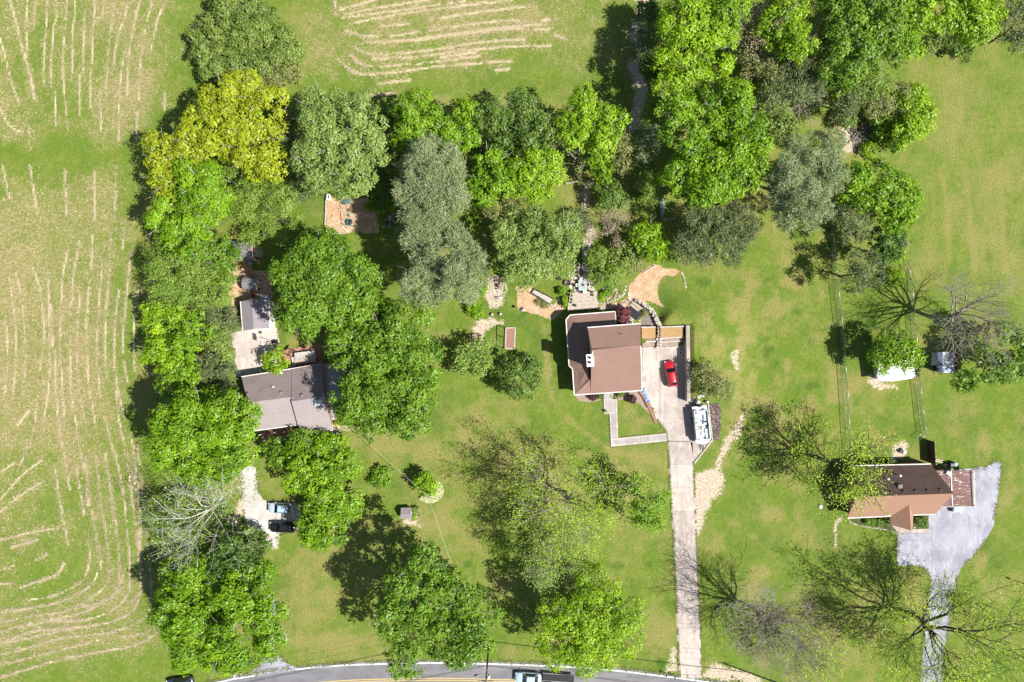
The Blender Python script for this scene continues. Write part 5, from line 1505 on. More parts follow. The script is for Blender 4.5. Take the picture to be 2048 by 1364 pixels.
dr = MB(); vwall(dr, (f3[0] + .7, f3[1] - .05), (f3[0] + 3.6, f3[1] + .22), [(0, 0), (1, 0), (1, 2.1), (0, 2.1)], 0.04); dr.build('garage_door', METAL_W, ga, True)
for k in range(3):
    window(ga, P2(544.3 + k * .3, 617 + 14 * k, 1.5), P2(543.7 + k * .3, 609 + 14 * k, 1.5), 1.0, 1.9, -0.08)

# ---- barns
def barn(name, label, cat, c, L, Wd, hw, hr, rz, roofm, doors=True):
    t = thing(name, label, cat, c + (0,), rz)
    w = MB(); w.box((0, 0, hw / 2), (L, Wd, hw))
    g = [(-Wd / 2, hw), (-Wd * .36, hw + (hr - hw) * .62), (0, hr), (Wd * .36, hw + (hr - hw) * .62), (Wd / 2, hw)]
    for x0 in (L / 2 - 0.1, -L / 2):
        vs = [(x0, y, z) for y, z in g] + [(x0 + .1, y, z) for y, z in g]
        w.add(vs, [(4, 3, 2, 1, 0), (5, 6, 7, 8, 9)] + [(i, i + 1, i + 6, i + 5) for i in range(4)])
    w.build('wall', WALL_RED, t)
    r = MB()
    gg = [(-Wd / 2 - .15, hw - .08), (-Wd * .37, hw + (hr - hw) * .64), (0, hr + .06), (Wd * .37, hw + (hr - hw) * .64), (Wd / 2 + .15, hw - .08)]
    for (y0, z0), (y1, z1) in zip(gg[:-1], gg[1:]):
        r.slab([(-L / 2 - .15, y0, z0), (L / 2 + .12, y0, z0), (L / 2 + .12, y1, z1), (-L / 2 - .15, y1, z1)], 0.07)
    r.build('roof', roofm, t)
    for (y0, z0), (y1, z1) in zip(gg[:-1], gg[1:]):
        bar_local('trim_board', (L / 2 + .15, y0, z0 - .05), (L / 2 + .15, y1, z1 - .05), 0.06, 0.17, TRIM, t)
    for y in (-Wd / 2, Wd / 2):
        bar_local('corner_board', (L / 2 + .03, y, 0), (L / 2 + .03, y, hw), 0.14, 0.14, TRIM, t)
    dw, dh = Wd * .52, min(hw * .98, 2.0)
    n = 2 if doors else 1
    for k in range(n):
        y0 = -dw / 2 + k * dw / n + .03; y1 = y0 + dw / n - .06
        d = MB().box((L / 2 + .03, (y0 + y1) / 2, dh / 2 + .05), (0.05, y1 - y0, dh)).build('door', WALL_RED, t)
        x = L / 2 + .085
        for a, b in (((y0, .1), (y1, .1)), ((y0, dh), (y1, dh)), ((y0, .1), (y0, dh)), ((y1, .1), (y1, dh)), ((y0, .1), (y1, dh)), ((y0, dh), (y1, .1))):
            o = bar_local('door_trim', (x, a[0], a[1]), (x, b[0], b[1]), 0.04, 0.16, TRIM, d)
            x += 0.003
    return t


def bar_local(name, a, b, w, h, m, parent):
    a, b = Vector(a), Vector(b)
    t = (b - a).normalized()
    ref = Vector((1, 0, 0)) if abs(t.x) < 0.9 else Vector((0, 1, 0))
    s = ref * (w / 2); s = (s - t * s.dot(t)); u = t.cross(ref).normalized() * (h / 2)
    vs = [p + i * s + j * u for p in (a, b) for (i, j) in ((-1, -1), (1, -1), (1, 1), (-1, 1))]
    return MB().add(vs, [(3, 2, 1, 0), (4, 5, 6, 7), (0, 1, 5, 4), (1, 2, 6, 5), (2, 3, 7, 6), (3, 0, 4, 7)]).build(name, m, parent)


barn('barn_shed', 'red gambrel barn shed with white crossed doors and grey roof', 'shed', P2(483, 502.5, 1.5), 4.7, 3.2, 2.0, 3.4, R(1), ROOF_DARK)
barn('playhouse_barn', 'small red barn playhouse with a white cross on its door', 'playhouse', P2(503, 567.5, 1.0), 2.15, 2.0, 1.45, 2.3, R(-3), ROOF_DARK, False)
rp = thing('shed_ramp', 'pale plank ramp in front of the barn shed doors', 'ramp', P2(518, 505.5) + (0,))
for k in range(6):
    bar('plank', P2(512 + k * 2.5, 497) + (0.22 - k * .03,), P2(512.4 + k * 2.5, 514) + (0.22 - k * .03,), 0.19, 0.06, WOOD_PALE, rp)
for y in (498.5, 512):
    bar('runner', P2(511.5, y) + (0.15,), P2(526, y) + (0.02,), 0.1, 0.08, WOOD, rp)
# ---- house on the lower right
rh = thing('brown_roofed_house', 'ranch house with dark brown and tan gable roof beside the asphalt drive', 'house', P2(1790, 980) + (0,))
eh, rr2 = 2.6, 5.4
w = MB(); w.prism([P2(1706, 932, 1.3), P2(1856, 927, 1.3), P2(1864, 1022, 1.3), P2(1702, 1029, 1.3)], 0, 2.45)
vwall(w, P2(1706, 934, 3), P2(1702, 1029, 3), [(0, 2.4), (1, 2.4), (.55, 5.0)], 0.2)
vwall(w, P2(1862, 1022, 3), P2(1855, 929, 3), [(0, 2.4), (1, 2.4), (.45, 5.0)], 0.2)
w.build('wall', WALL_BRICK, rh, True)
r = MB()
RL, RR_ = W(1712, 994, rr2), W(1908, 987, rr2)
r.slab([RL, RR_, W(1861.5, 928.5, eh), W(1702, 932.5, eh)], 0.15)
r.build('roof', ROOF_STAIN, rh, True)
r = MB(); r.slab([W(1695, 1035.5, eh), W(1870, 1028, eh), RR_, RL], 0.15)
r.build('roof', ROOF_TAN, rh, True)
bar('gutter', W(1702, 931.5, eh), W(1861.5, 927.8, eh), 0.15, 0.13, TRIM, rh, -0.02)
bar('gutter', W(1695, 1036.3, eh), W(1781, 1032.3, eh), 0.15, 0.13, TRIM, rh, -0.02)
bar('gutter', W(1827, 1030, eh), W(1870, 1028.6, eh), 0.15, 0.13, TRIM, rh, -0.02)
for px in (1756, 1782, 1807, 1831, 1855, 1880):
    q = W(px, 986 - (px - 1800) * .035, 5.0); MB().bbox((q[0], q[1] + .25, 4.98), (0.5, 0.42, 0.42), R(2), .05).build('ridge_vent', ROOF_STAIN, rh, True)
for px, py, z, h_ in ((1799, 951, 3.6, 1.3), (1776, 958, 3.9, .9)):
    q = W(px, py, z + h_ * .7); MB().cyl((q[0], q[1], z - .2), 0.12, h_, 10).build('vent_pipe', METAL, rh, True); MB().cyl((q[0], q[1], z - .2 + h_), 0.2, 0.14, 10).build('vent_hood', METAL_W, rh, True)
q = W(1798, 972, 4.5); MB().bbox((q[0], q[1], 4.5), (0.75, 0.65, 0.8), R(2), .06).build('skylight_box', ROOF_DARK, rh, True)
r = MB()
AP, FR = W(1818.5, 1010, 4.1), W(1822, 1061, 4.1)
r.slab([AP, FR, W(1781, 1049.5, 2.55), W(1781, 1031.5, 2.55)], 0.12); r.slab([AP, W(1826.5, 1027.5, 2.55), W(1826, 1054, 2.55), FR], 0.12)
r.build('porch_roof', ROOF_TAN, rh, True)
for px, py in ((1784, 1048), (1822, 1052)):
    q = P2(px, py, 1.3); MB().box((q[0], q[1], 1.2), (0.2, 0.2, 2.4)).build('porch_post', TRIM, rh, True)
props(MB().prism([P2(*t_) for t_ in [(1782, 1049), (1796, 1066), (1859, 1065.5), (1858, 1057), (1824, 1058), (1822, 1032), (1782, 1034)]], 0, 0.12).build('porch_slab', CONC), kind='structure')
window(rh, P2(1722, 1029.5, 1.5), P2(1740, 1028.8, 1.5), 0.9, 2.1, 0.07)
st_ = thing('stone_edging', 'row of white stones curving from the house corner to the entrance slab', 'edging', P2(1745, 1052) + (0,))


def stone_mb(r, rng, flat=0.6):
    mb = MB()
    n = 7
    pr = [(r * rng.uniform(.8, 1.15), rng.uniform(-.06, .06)) for _ in range(n)]
    vs = [(math.cos(6.283 * i / n) * pr[i][0], math.sin(6.283 * i / n) * pr[i][0], -0.05) for i in range(n)]
    vs += [(math.cos(6.283 * i / n) * pr[i][0] * .98, math.sin(6.283 * i / n) * pr[i][0] * .98, r * flat * .55) for i in range(n)]
    vs += [(math.cos(6.283 * i / n) * pr[i][0] * .6, math.sin(6.283 * i / n) * pr[i][0] * .6, r * flat) for i in range(n)]
    fs = [tuple(range(n - 1, -1, -1)), tuple(range(2 * n, 3 * n))]
    for l in (0, n):
        for i in range(n):
            j = (i + 1) % n; fs.append((l + i, l + j, l + n + j, l + n + i))
    return mb.add(vs, fs)


_STN = {}


def stone(name, parent, px, py, r, m, rng, z=0.0, sx=1.0, rz=None):
    key = (m.name, int(rng.randint(4)))
    if key not in _STN:
        o = stone_mb(1.0, np.random.RandomState(key[1])).build(name, m); _STN[key] = o.data; bpy.data.objects.remove(o)
    o = bpy.data.objects.new(name, _STN[key]); COL.objects.link(o); o.parent = parent
    q = P2(px, py, z)
    o.location = (q[0] - parent.location.x, q[1] - parent.location.y, z - parent.location.z)
    o.scale = (r * sx, r, r); o.rotation_euler = (0, 0, rng.uniform(0, 6.28) if rz is None else rz)
    return o


rng = np.random.RandomState(3)
for (px, py) in smooth_line([(1697, 1038), (1704, 1047), (1730, 1053), (1770, 1059), (1796, 1067)], 3.3):
    stone('stone', st_, px + rng.normal(0, .4), py + rng.normal(0, .4), rng.uniform(.10, .17), STONE, rng)
paved('planting_bed', [(1698, 1037), (1780, 1033), (1782, 1050), (1794, 1064), (1770, 1057), (1730, 1051), (1706, 1045)], 0.025, mat('bed_soil', (0.10, 0.12, 0.035), 0.95, 0.5, 4.0, bmp=0.6))
paved('planting_bed', [(1828, 1032), (1857, 1030), (1857, 1056), (1826, 1057)], 0.025, bpy.data.materials['bed_soil'])
# carport
RUST, nt, out = nt_new('rusty_roof_metal')
p = N(nt, 'ShaderNodeBsdfPrincipled'); p.inputs['Roughness'].default_value = 0.75
c = mixc(nt, ramp(nt, noise(nt, 1.6, 4.0, 0.6), 0.35, 0.65), (0.115, 0.052, 0.044), (0.17, 0.082, 0.070))
c = mixc(nt, ramp(nt, noise(nt, 1.0, 4.0, 0.75, mul=(0.9, 4.5, 1.0)), 0.60, 0.63), c, (0.66, 0.62, 0.58))
nt.links.new(c, p.inputs['Base Color']); nt.links.new(p.outputs[0], out.inputs[0])
cpt = thing('carport', 'carport with rusty peeling red-brown metal roof beside the ranch house', 'carport', P2(1910, 975) + (0,))
for k in range(6):
    y0, y1 = 940.8 + k * 11.9, 940.8 + (k + 1) * 11.9 - .35
    MB().slab([W(1868 + k * 1.0, y0, 2.62 + .012 * (k % 2)), W(1940 + k * .5, y0, 2.5 + .012 * (k % 2)), W(1940.4 + k * .5, y1, 2.5 + .012 * (k % 2)), W(1868.5 + k * 1.0, y1, 2.62 + .012 * (k % 2))], 0.05).build('roof_panel', RUST, cpt, True)
bar('gutter', W(1941.5, 940, 2.5), W(1945, 1013, 2.5), 0.2, 0.16, WOOD_DARK, cpt); bar('fascia', W(1878, 1013, 2.5), W(1945, 1013.5, 2.5), 0.14, 0.22, BLACK, cpt)
bar('seam', W(1902, 941, 2.67), W(1905, 1011, 2.67), 0.12, 0.03, METAL_W, cpt)
for px, py in ((1890, 944), (1939, 943), (1893, 1008), (1942, 1009)):
    q = P2(px, py, 1.3); MB().box((q[0], q[1], 1.22), (0.12, 0.12, 2.44)).build('post', METAL_W, cpt, True)
aw = MB().slab([W(1946, 941, 2.35), W(1950, 941, 1.9), W(1951.5, 1014, 1.9), W(1948, 1013, 2.35)], 0.04); aw.build('awning', CONC_GREY, cpt, True)
for k in range(4):
    bar('awning_rib', W(1942, 958 + k * 17, 2.44), W(1951, 959.5 + k * 17, 1.93), 0.05, 0.05, BLACK, cpt)
q = W(1896.5, 947, 2.7); MB().bbox((q[0], q[1], 2.86), (1.0, 0.55, 0.3), R(-35), .08).build('roof_lamp', METAL_W, cpt, True)
ac = thing('air_conditioner', 'square air conditioner with round fan beside the dark brown roof', 'air conditioner', P2(1783, 925) + (0,))
MB().bbox((0, 0, 0.45), (0.9, 0.9, 0.9), 0, .05).build('cabinet', METAL_W, ac); MB().cyl((0, 0, 0.905), 0.34, 0.03, 18).build('fan_grille', PLASTIC_K, ac); MB().torus((0, 0, 0.93), 0.36, 0.025, 20, 5).build('rim', METAL, ac); MB().cyl((0, 0, 0.935), 0.1, 0.03, 10).build('hub', METAL_W, ac)
tk = thing('propane_tank', 'white round-topped tank on the bare patch of lawn behind the ranch house', 'tank', P2(1803, 903) + (0,))
MB().lathe((0, 0, 0), [(0.3, 0), (0.33, .1), (0.33, .75), (0.25, .92), (0.08, 1.0), (0, 1.0)], 16).build('shell', METAL_W, tk); MB().cyl((0.05, .4, 0), 0.18, 0.55, 12).build('valve_cover', WHITE, tk)
wl = thing('well_cap', 'white round well cap alone in the lawn left of the ranch house corner', 'well cap', P2(1640, 1013) + (0,))
MB().lathe((0, 0, 0), [(0.34, 0), (0.36, .2), (0.28, .3), (0, .32)], 18).build('cap', WHITE, wl); MB().cyl((0, 0, .3), .08, .1, 8).build('knob', METAL, wl)
bp = [(1855.5, 880), (1857.5, 925)]
pf = thing('privacy_fence', 'dark board fence running from the gate to the ranch house eave', 'fence', P2(1856, 902) + (0,))
for k in range(24):
    u = (k + .5) / 24; q = P2(bp[0][0] + 2 * u, 880 + 45 * u)
    MB().box((q[0], q[1], 0.95), (0.03, 0.155, 1.9 + .03 * (k % 3)), R(-2)).build('board', WOOD_DARK, pf, True)
for z in (.4, 1.5): bar('rail', P2(1856.2, 880) + (z,), P2(1858.2, 925) + (z,), .05, .09, WOOD, pf)
for k in range(4):
    q = P2(1856.6 + .6 * k, 880.5 + 14.7 * k); MB().box((q[0], q[1], 1.0), (.1, .1, 2.05)).build('post', TRIM, pf, True)
for px, py, m_, nm, lb, sz in ((1897, 929, PLASTIC_K, 'trash_bin', 'black wheeled bin behind the carport', (.6, .7, 1.05)), (1905, 927, PLASTIC_B, 'trash_bin', 'blue bin next to the black one behind the carport', (.55, .6, .95)),
                               (1889, 931, WOOD, 'storage_box', 'brown wooden box behind the carport', (.9, .5, .5)), (1877, 923, WOOD_PALE, 'lumber_board', 'pale boards lying in the grass behind the carport', (1.5, .25, .12))):
    b_ = thing(nm, lb, nm.split('_')[1] if 'bin' not in nm else 'bin', P2(px, py) + (0,), rng.uniform(-.3, .3))
    MB().bbox((0, 0, sz[2] / 2), sz, 0, .04).build('body', m_, b_)
    if sz[2] > .4: MB().bbox((0, 0, sz[2] + .035), (sz[0] * 1.06, sz[1] * 1.06, .07), 0, .02).build('lid', m_, b_)
    else: MB().box((.1, .3, .05), (1.3, .2, .1), .1).build('plank', m_, b_)

# ---- metal sheds
ws = thing('white_shed', 'white metal shed half hidden under the small lime-green tree', 'shed', P2(1786, 735, 1.2) + (0,))
w = MB(); w.prism([P2(1752, 703, 1.2), P2(1822, 700, 1.2), P2(1825, 755, 1.2), P2(1783, 761, 1.2), P2(1757, 758, 1.2)], 0, 2.15); w.build('wall', METAL_W, ws, True)
def panels(a0, a1, b0, b1, n, m, parent, lift=0.0):
    for k in range(n):
        u, v = (k + .015) / n, (k + .985) / n
        f = lambda p, q, t_: tuple(p[i] + (q[i] - p[i]) * t_ for i in range(3))
        dz = .012 * (k % 2) + lift
        pts = [f(a0, b0, u), f(a1, b1, u), f(a1, b1, v), f(a0, b0, v)]
        MB().slab([(x, y, z + dz) for x, y, z in pts], .04).build('roof_panel', m, parent, True)
panels(W(1747, 701, 2.2), W(1780, 697, 2.9), W(1756, 762.5, 2.2), W(1782.5, 763, 2.9), 7, METAL_W, ws)
panels(W(1780.4, 697, 2.9), W(1825, 698, 2.2), W(1782.9, 763, 2.9), W(1826.5, 756.5, 2.2), 7, METAL_W, ws)
bs = thing('blue_roofed_shed', 'maroon shed with blue-grey metal roof under the great bare tree', 'shed', P2(1891, 726, 1.2) + (0,))
w = MB(); w.prism([P2(1877, 706, 1.2), P2(1906, 706, 1.2), P2(1907, 744, 1.2), P2(1877, 743, 1.2)], 0, 2.3); w.build('wall', mat('maroon_paint', (0.11, 0.02, 0.03), 0.6), bs, True)
panels(W(1875, 704, 2.35), W(1885, 704, 2.75), W(1875.3, 744.5, 2.35), W(1885.5, 745.5, 2.75), 5, METAL_B, bs)
panels(W(1885.3, 704, 2.75), W(1908.5, 704, 2.3), W(1885.8, 745.5, 2.75), W(1909.7, 746.5, 2.3), 5, METAL_B, bs)
tp = thing('leaning_sheet', 'grey curved sheet leaning against the maroon shed wall', 'sheet', P2(1866, 718) + (0,))
vs = []; 
for i in range(6):
    for j in range(5):
        vs.append((-.45 + .22 * j + .12 * math.sin(i), 1.1 - .44 * i, .25 + .22 * j + .06 * math.cos(i * 1.3)))
MB().add(vs + [(x, y, z - .04) for x, y, z in vs], [(i * 5 + j, i * 5 + j + 1, (i + 1) * 5 + j + 1, (i + 1) * 5 + j) for i in range(5) for j in range(4)] + [(30 + i * 5 + j, 30 + (i + 1) * 5 + j, 30 + (i + 1) * 5 + j + 1, 30 + i * 5 + j + 1) for i in range(5) for j in range(4)]).build('sheet', METAL, tp)
bar('brace', P2(1864, 722) + (0.0,), P2(1870, 722) + (1.2,), .06, .06, WOOD, tp)
# ---- pump house on the lawn
ph = thing('pump_house', 'tiny gabled pump house inside a brick ring on the front lawn', 'pump house', P2(815, 1023) + (0,), R(2))
MB().box((0, 0, .6), (1.6, 1.5, 1.2)).build('wall', WHITE, ph)
g = MB()
for x0 in (-.8, .72): g.add([(x0, -.75, 1.2), (x0, .75, 1.2), (x0, 0, 1.75), (x0 + .08, -.75, 1.2), (x0 + .08, .75, 1.2), (x0 + .08, 0, 1.75)], [(0, 2, 1), (3, 4, 5), (0, 1, 4, 3), (1, 2, 5, 4), (2, 0, 3, 5)])
g.build('gable', WHITE, ph)
MB().slab([(-.92, -.95, 1.1), (.92, -.95, 1.1), (.92, 0, 1.82), (-.92, 0, 1.82)], .06).build('roof_slope', ROOF_GARAGE, ph); MB().slab([(-.92, 0, 1.82), (.92, 0, 1.82), (.92, .95, 1.1), (-.92, .95, 1.1)], .06).build('roof_slope', ROOF_GREY, ph)
br_ = thing('brick_ring', 'curved row of pink bricks around the pump house bed', 'edging', P2(826, 1028) + (0,))
for k in range(20):
    a = -2.5 + k * .205; MB().box((1.25 * math.cos(a), 1.15 * math.sin(a), .06), (.11, .22, .14), a).build('brick', BRICKPAVE, br_)
tree('garden_shrub', 'shrub', 'silver', [(832, 1020, 6)], .8, 'pale shrub at the white end wall of the pump house')
tree('garden_shrub', 'shrub', 'lime', [(827, 1034, 4)], .5, 'yellow-green plant inside the brick ring of the pump house')

# ------------------------------------------------------------------ vehicles
def paint(name, c, rough=0.28):
    m, nt, out = nt_new(name)
    p = N(nt, 'ShaderNodeBsdfPrincipled')
    p.inputs['Roughness'].default_value = rough; p.inputs['Coat Weight'].default_value = 0.6; p.inputs['Coat Roughness'].default_value = 0.05
    f = noise(nt, 3.0, 3.0, 0.6)
    nt.links.new(mixc(nt, ramp(nt, f, 0.4, 0.8, 0, 0.18), c, tuple(min(1, q * 0.8 + 0.05) for q in c)), p.inputs['Base Color'])
    nt.links.new(p.outputs[0], out.inputs[0])
    return m


LAMP_W = mat('lamp_clear', (0.7, 0.72, 0.75), 0.15, 0.1, bmp=0.0)
LAMP_R = mat('lamp_red', (0.35, 0.02, 0.02), 0.2, 0.1, bmp=0.0)
TINT = mat('glass_tinted', (0.012, 0.018, 0.028), 0.06, 0.2, bmp=0.0, spec=0.9)


def loft(mb, secs, mi=0, smooth=True, cap=True):
    k = len(secs[0])
    vs = [p for s in secs for p in s]
    fs = []
    for i in range(len(secs) - 1):
        for j in range(k):
            j2 = (j + 1) % k
            fs.append((i * k + j, i * k + j2, (i + 1) * k + j2, (i + 1) * k + j))
    if cap:
        fs.append(tuple(range(k - 1, -1, -1))); fs.append(tuple((len(secs) - 1) * k + j for j in range(k)))
    return mb.add(vs, fs, mi, smooth)


def car(name, label, c, rz, m, L=4.6, Wd=1.84, h=1.55, style='suv', roofm=None, group=None):
    t = thing(name, label, 'car' if style != 'pickup' else 'pickup truck', c + (0.055,), rz, group)
    s, hw = L / 4.6, Wd / 2
    xs = [-2.3, -2.2, -1.9, -1.2, 0.0, 0.8, 1.5, 1.95, 2.2, 2.3]
    ws = [.66, .84, .95, 1.0, 1.0, 1.0, .97, .90, .76, .55]
    zb = [.70, .84, .92, .95, .95, .94, .90, .82, .70, .55]
    secs = []
    for x, w_, z in zip(xs, ws, zb):
        y = hw * w_
        secs.append([(x * s, -y * .9, .24), (x * s, -y, .42), (x * s, -y, z * .72), (x * s, -y * .95, z * .93), (x * s, -y * .80, z), (x * s, 0, z * 1.03), (x * s, y * .80, z), (x * s, y * .95, z * .93), (x * s, y, z * .72), (x * s, y, .42), (x * s, y * .9, .24)])
    loft(MB(), secs).build('body', m, t)
    f0, f1 = 1.02, 0.28                      # windscreen foot and head
    b1, b0 = (-1.55, -2.08) if style == 'suv' else ((-1.05, -1.75) if style == 'sedan' else (-0.75, -0.95))
    wl, wt = hw * .90, hw * .70
    zt, z0 = h - .06, .90
    def quad(nm, pts, mm, th=.03):
        return MB().slab([(p[0] * s, p[1], p[2]) for p in pts], th).build(nm, mm, t)
    g = MB()
    g.add([(f0 * s, -wl, z0), (f0 * s, wl, z0), (b0 * s, wl, z0), (b0 * s, -wl, z0), (f1 * s, -wt, zt), (f1 * s, wt, zt), (b1 * s, wt, zt), (b1 * s, -wt, zt)],
          [(0, 1, 5, 4), (1, 2, 6, 5), (2, 3, 7, 6), (3, 0, 4, 7), (4, 5, 6, 7)])
    g.build('cabin_frame', m, t)
    o = .015
    quad('windshield', [((f0 - .04), -wl * .93, z0 + .03), ((f0 - .04), wl * .93, z0 + .03), (f1 + .02, wt * .95, zt - .01), (f1 + .02, -wt * .95, zt - .01)], TINT, -.03)
    quad('rear_window', [(b0 + .05, -wl * .88, z0 + .06), (b1 - .01, -wt * .93, zt - .01), (b1 - .01, wt * .93, zt - .01), (b0 + .05, wl * .88, z0 + .06)], TINT, -.03)
    for sg in (-1, 1):
        y0, y1 = sg * (wl + .012), sg * (wt + .012)
        q = [(f0 - .22, y0, z0 + .04), (f1 - .03, y1, zt - .05), (b1 + .05, y1, zt - .05), (b0 + .18, y0, z0 + .04)]
        MB().add([(x * s, y, z) for x, y, z in q] + [(x * s, y - sg * .02, z) for x, y, z in q], [(0, 1, 2, 3), (7, 6, 5, 4), (0, 4, 5, 1), (1, 5, 6, 2), (2, 6, 7, 3), (3, 7, 4, 0)]).build('side_window', TINT, t)
    rf = []
    for x, k_ in ((f1 + .04, .90), (f1 - .15, 1.0), ((f1 + b1) / 2, 1.02), (b1 + .15, 1.0), (b1 - .02, .93)):
        y = wt * k_
        rf.append([(x * s, -y, zt - .02), (x * s, -y * .85, zt + .035), (x * s, 0, zt + .06), (x * s, y * .85, zt + .035), (x * s, y, zt - .02)])
    loft(MB(), rf).build('roof', roofm or m, t)
    for x in (-1.42, 1.42):
        for sg in (-1, 1):
            y = sg * (hw - .11)
            ty = MB().tube([(x * s, y - .11, .33), (x * s, y + .11, .33)], .33, 16).build('wheel', TYRE, t)
            MB().tube([(x * s, y + sg * .10, .33), (x * s, y + sg * .125, .33)], .2, 12).build('rim', METAL, ty)
    for sg in (-1, 1):
        MB().bbox((2.14 * s, sg * hw * .66, .66), (.22, .34, .12), -sg * .45, .03).build('headlight', LAMP_W, t)
        MB().bbox((-2.2 * s, sg * hw * .70, .80), (.12, .30, .14), sg * .2, .03).build('taillight', LAMP_R, t)
        MB().bbox((.80 * s, sg * (hw + .10), .98), (.14, .20, .13), sg * .2, .03).build('mirror', m, t)
    MB().box((2.27 * s, 0, .45), (.10, Wd * .62, .14)).build('bumper', PLASTIC_K, t)
    if style == 'suv':
        for sg in (-1, 1): MB().tube([(f1 * s - .2, sg * wt * .86, zt + .10), (b1 * s + .1, sg * wt * .86, zt + .10)], .022, 5).build('roof_rail', BLACK, t)
    if style == 'pickup':
        MB().box((-1.52 * s, 0, .965), (1.32 * s, Wd * .80, .05)).build('bed_floor', PLASTIC_K, t)
        for sg in (-1, 1): MB().bbox((-1.5 * s, sg * hw * .90, 1.02), (1.42 * s, .10, .18), 0, .03).build('bed_side', m, t)
        MB().bbox((-2.2 * s, 0, 1.0), (.09, Wd * .84, .2), 0, .03).build('tailgate', m, t)
    return t


RED = paint('paint_red', (0.42, 0.008, 0.018)); SILVER = paint('paint_silver_blue', (0.42, 0.49, 0.56)); BLK = paint('paint_black', (0.012, 0.013, 0.018)); NAVY = paint('paint_navy', (0.025, 0.04, 0.075)); ICE = paint('paint_ice_blue', (0.40, 0.53, 0.62))
car('red_car', 'red hatchback parked beside the retaining wall of the court', P2(1339.5, 747), R(99), RED, 4.5, 1.86)
car('silver_car', 'silver-blue car with a sky reflection painted into its glassy roof on the gravel parking', P2(563.5, 1014), R(177), SILVER, 4.3, 1.8, 1.5, 'suv', paint('roof_sky_reflection_paint', (0.36, 0.50, 0.68), .12))  # roof colour is the sky's reflection painted in as light blue
car('black_car', 'black car parked beside the silver-blue one, tail under the maple', P2(568, 1052), R(178), BLK, 4.5, 1.86)
car('navy_car', 'dark blue car on the road cut by the lower picture edge', P2(364, 1363), R(188), NAVY, 4.7, 1.9)
car('towing_car', 'pale blue-silver car on the road towing a dark trailer', P2(1056, 1352), R(176), ICE, 4.6, 1.9, 1.65, 'sedan')
car('blue_car', 'pale blue car whose nose sticks out from under the carport', P2(1909, 999), R(-88), ICE, 4.2, 1.75, 1.5, 'sedan')
# flat trailer behind the pickup
tr = thing('flat_trailer', 'dark flatbed trailer with two pale rails hitched to the pale car on the road', 'trailer', P2(1116, 1355) + (0.055,), R(176))
for k in range(9):
    MB().box((0, -.82 + k * .205, .62), (5.4, .19, .05)).build('plank', PLASTIC_K, tr)
for y in (-.95, .95, 0.3): MB().box((0, y, .70), (5.5, .07, .10)).build('rail', METAL, tr)
MB().tube([(2.7, 0, .5), (3.35, 0, .5)], .06, 6).build('tongue', BLACK, tr)
for x in (-.5, .4):
    for sg in (-1, 1):
        wq = MB().tube([(x, sg * 1.02, .33), (x, sg * 1.2, .33)], .33, 14).build('wheel', TYRE, tr); MB().tube([(x, sg * 1.19, .33), (x, sg * 1.215, .33)], .18, 10).build('rim', METAL, wq)
    MB().box((x, 0, .45), (.1, 2.0, .1)).build('axle', BLACK, tr)

# pontoon boat on its trailer
BT_W = mat('boat_white', (0.80, 0.80, 0.78), 0.4, 0.06, bmp=0.02); BT_T = mat('boat_teal', (0.16, 0.40, 0.42), 0.5, 0.2, bmp=0.05); BT_S = mat('boat_vinyl', (0.70, 0.76, 0.76), 0.5, 0.12, bmp=0.05)
ba = R(-84)      # bow direction
bo = thing('pontoon_boat', 'white and teal pontoon boat parked on a trailer beside the lava rock bed', 'boat', P2(1402, 849, 1.0) + (0.055,), ba)
for sg in (-1, 1):
    MB().lathe((0, 0, 0), [(0, -3.2), (.22, -3.1), (.30, -2.8), (.30, 2.4), (.2, 2.9), (0, 3.2)], 14).build('pontoon', METAL, bo)
    o = bo.children[-1]; o.rotation_euler = (0, R(90), 0); o.location = (0, sg * .95, .78)
mb = MB(); pl = [(-3.2, -1.27), (2.7, -1.27), (3.15, -1.0), (3.3, -.5), (3.3, .5), (3.15, 1.0), (2.7, 1.27), (-3.2, 1.27)]
mb.prism(pl, 1.08, 1.18); mb.build('deck', BT_W, bo)
MB().prism([(-2.35, -1.05), (2.3, -1.05), (2.3, 1.05), (-2.35, 1.05)], 1.18, 1.19).build('carpet', BT_S, bo)
for (a, b) in (((-2.5, -1.17), (2.5, -1.17)), ((-2.5, 1.17), (2.5, 1.17)), ((2.5, -1.17), (2.5, -.35)), ((2.5, .35), (2.5, 1.17)), ((-2.5, -1.17), (-2.5, -.4)), ((-2.5, .4), (-2.5, 1.17))):
    cx_, cy_ = (a[0] + b[0]) / 2, (a[1] + b[1]) / 2; dx, dy = abs(a[0] - b[0]) + .05, abs(a[1] - b[1]) + .05
    pn = MB().box((cx_, cy_, 1.5), (dx, dy, .6)).build('rail_panel', BT_W, bo); MB().box((cx_, cy_, 1.835), (dx + .06, dy + .06, .06)).build('top_rail', METAL, pn); MB().box((cx_, cy_, 1.5), (dx + .012, dy + .012, .16)).build('stripe', BT_T, pn)
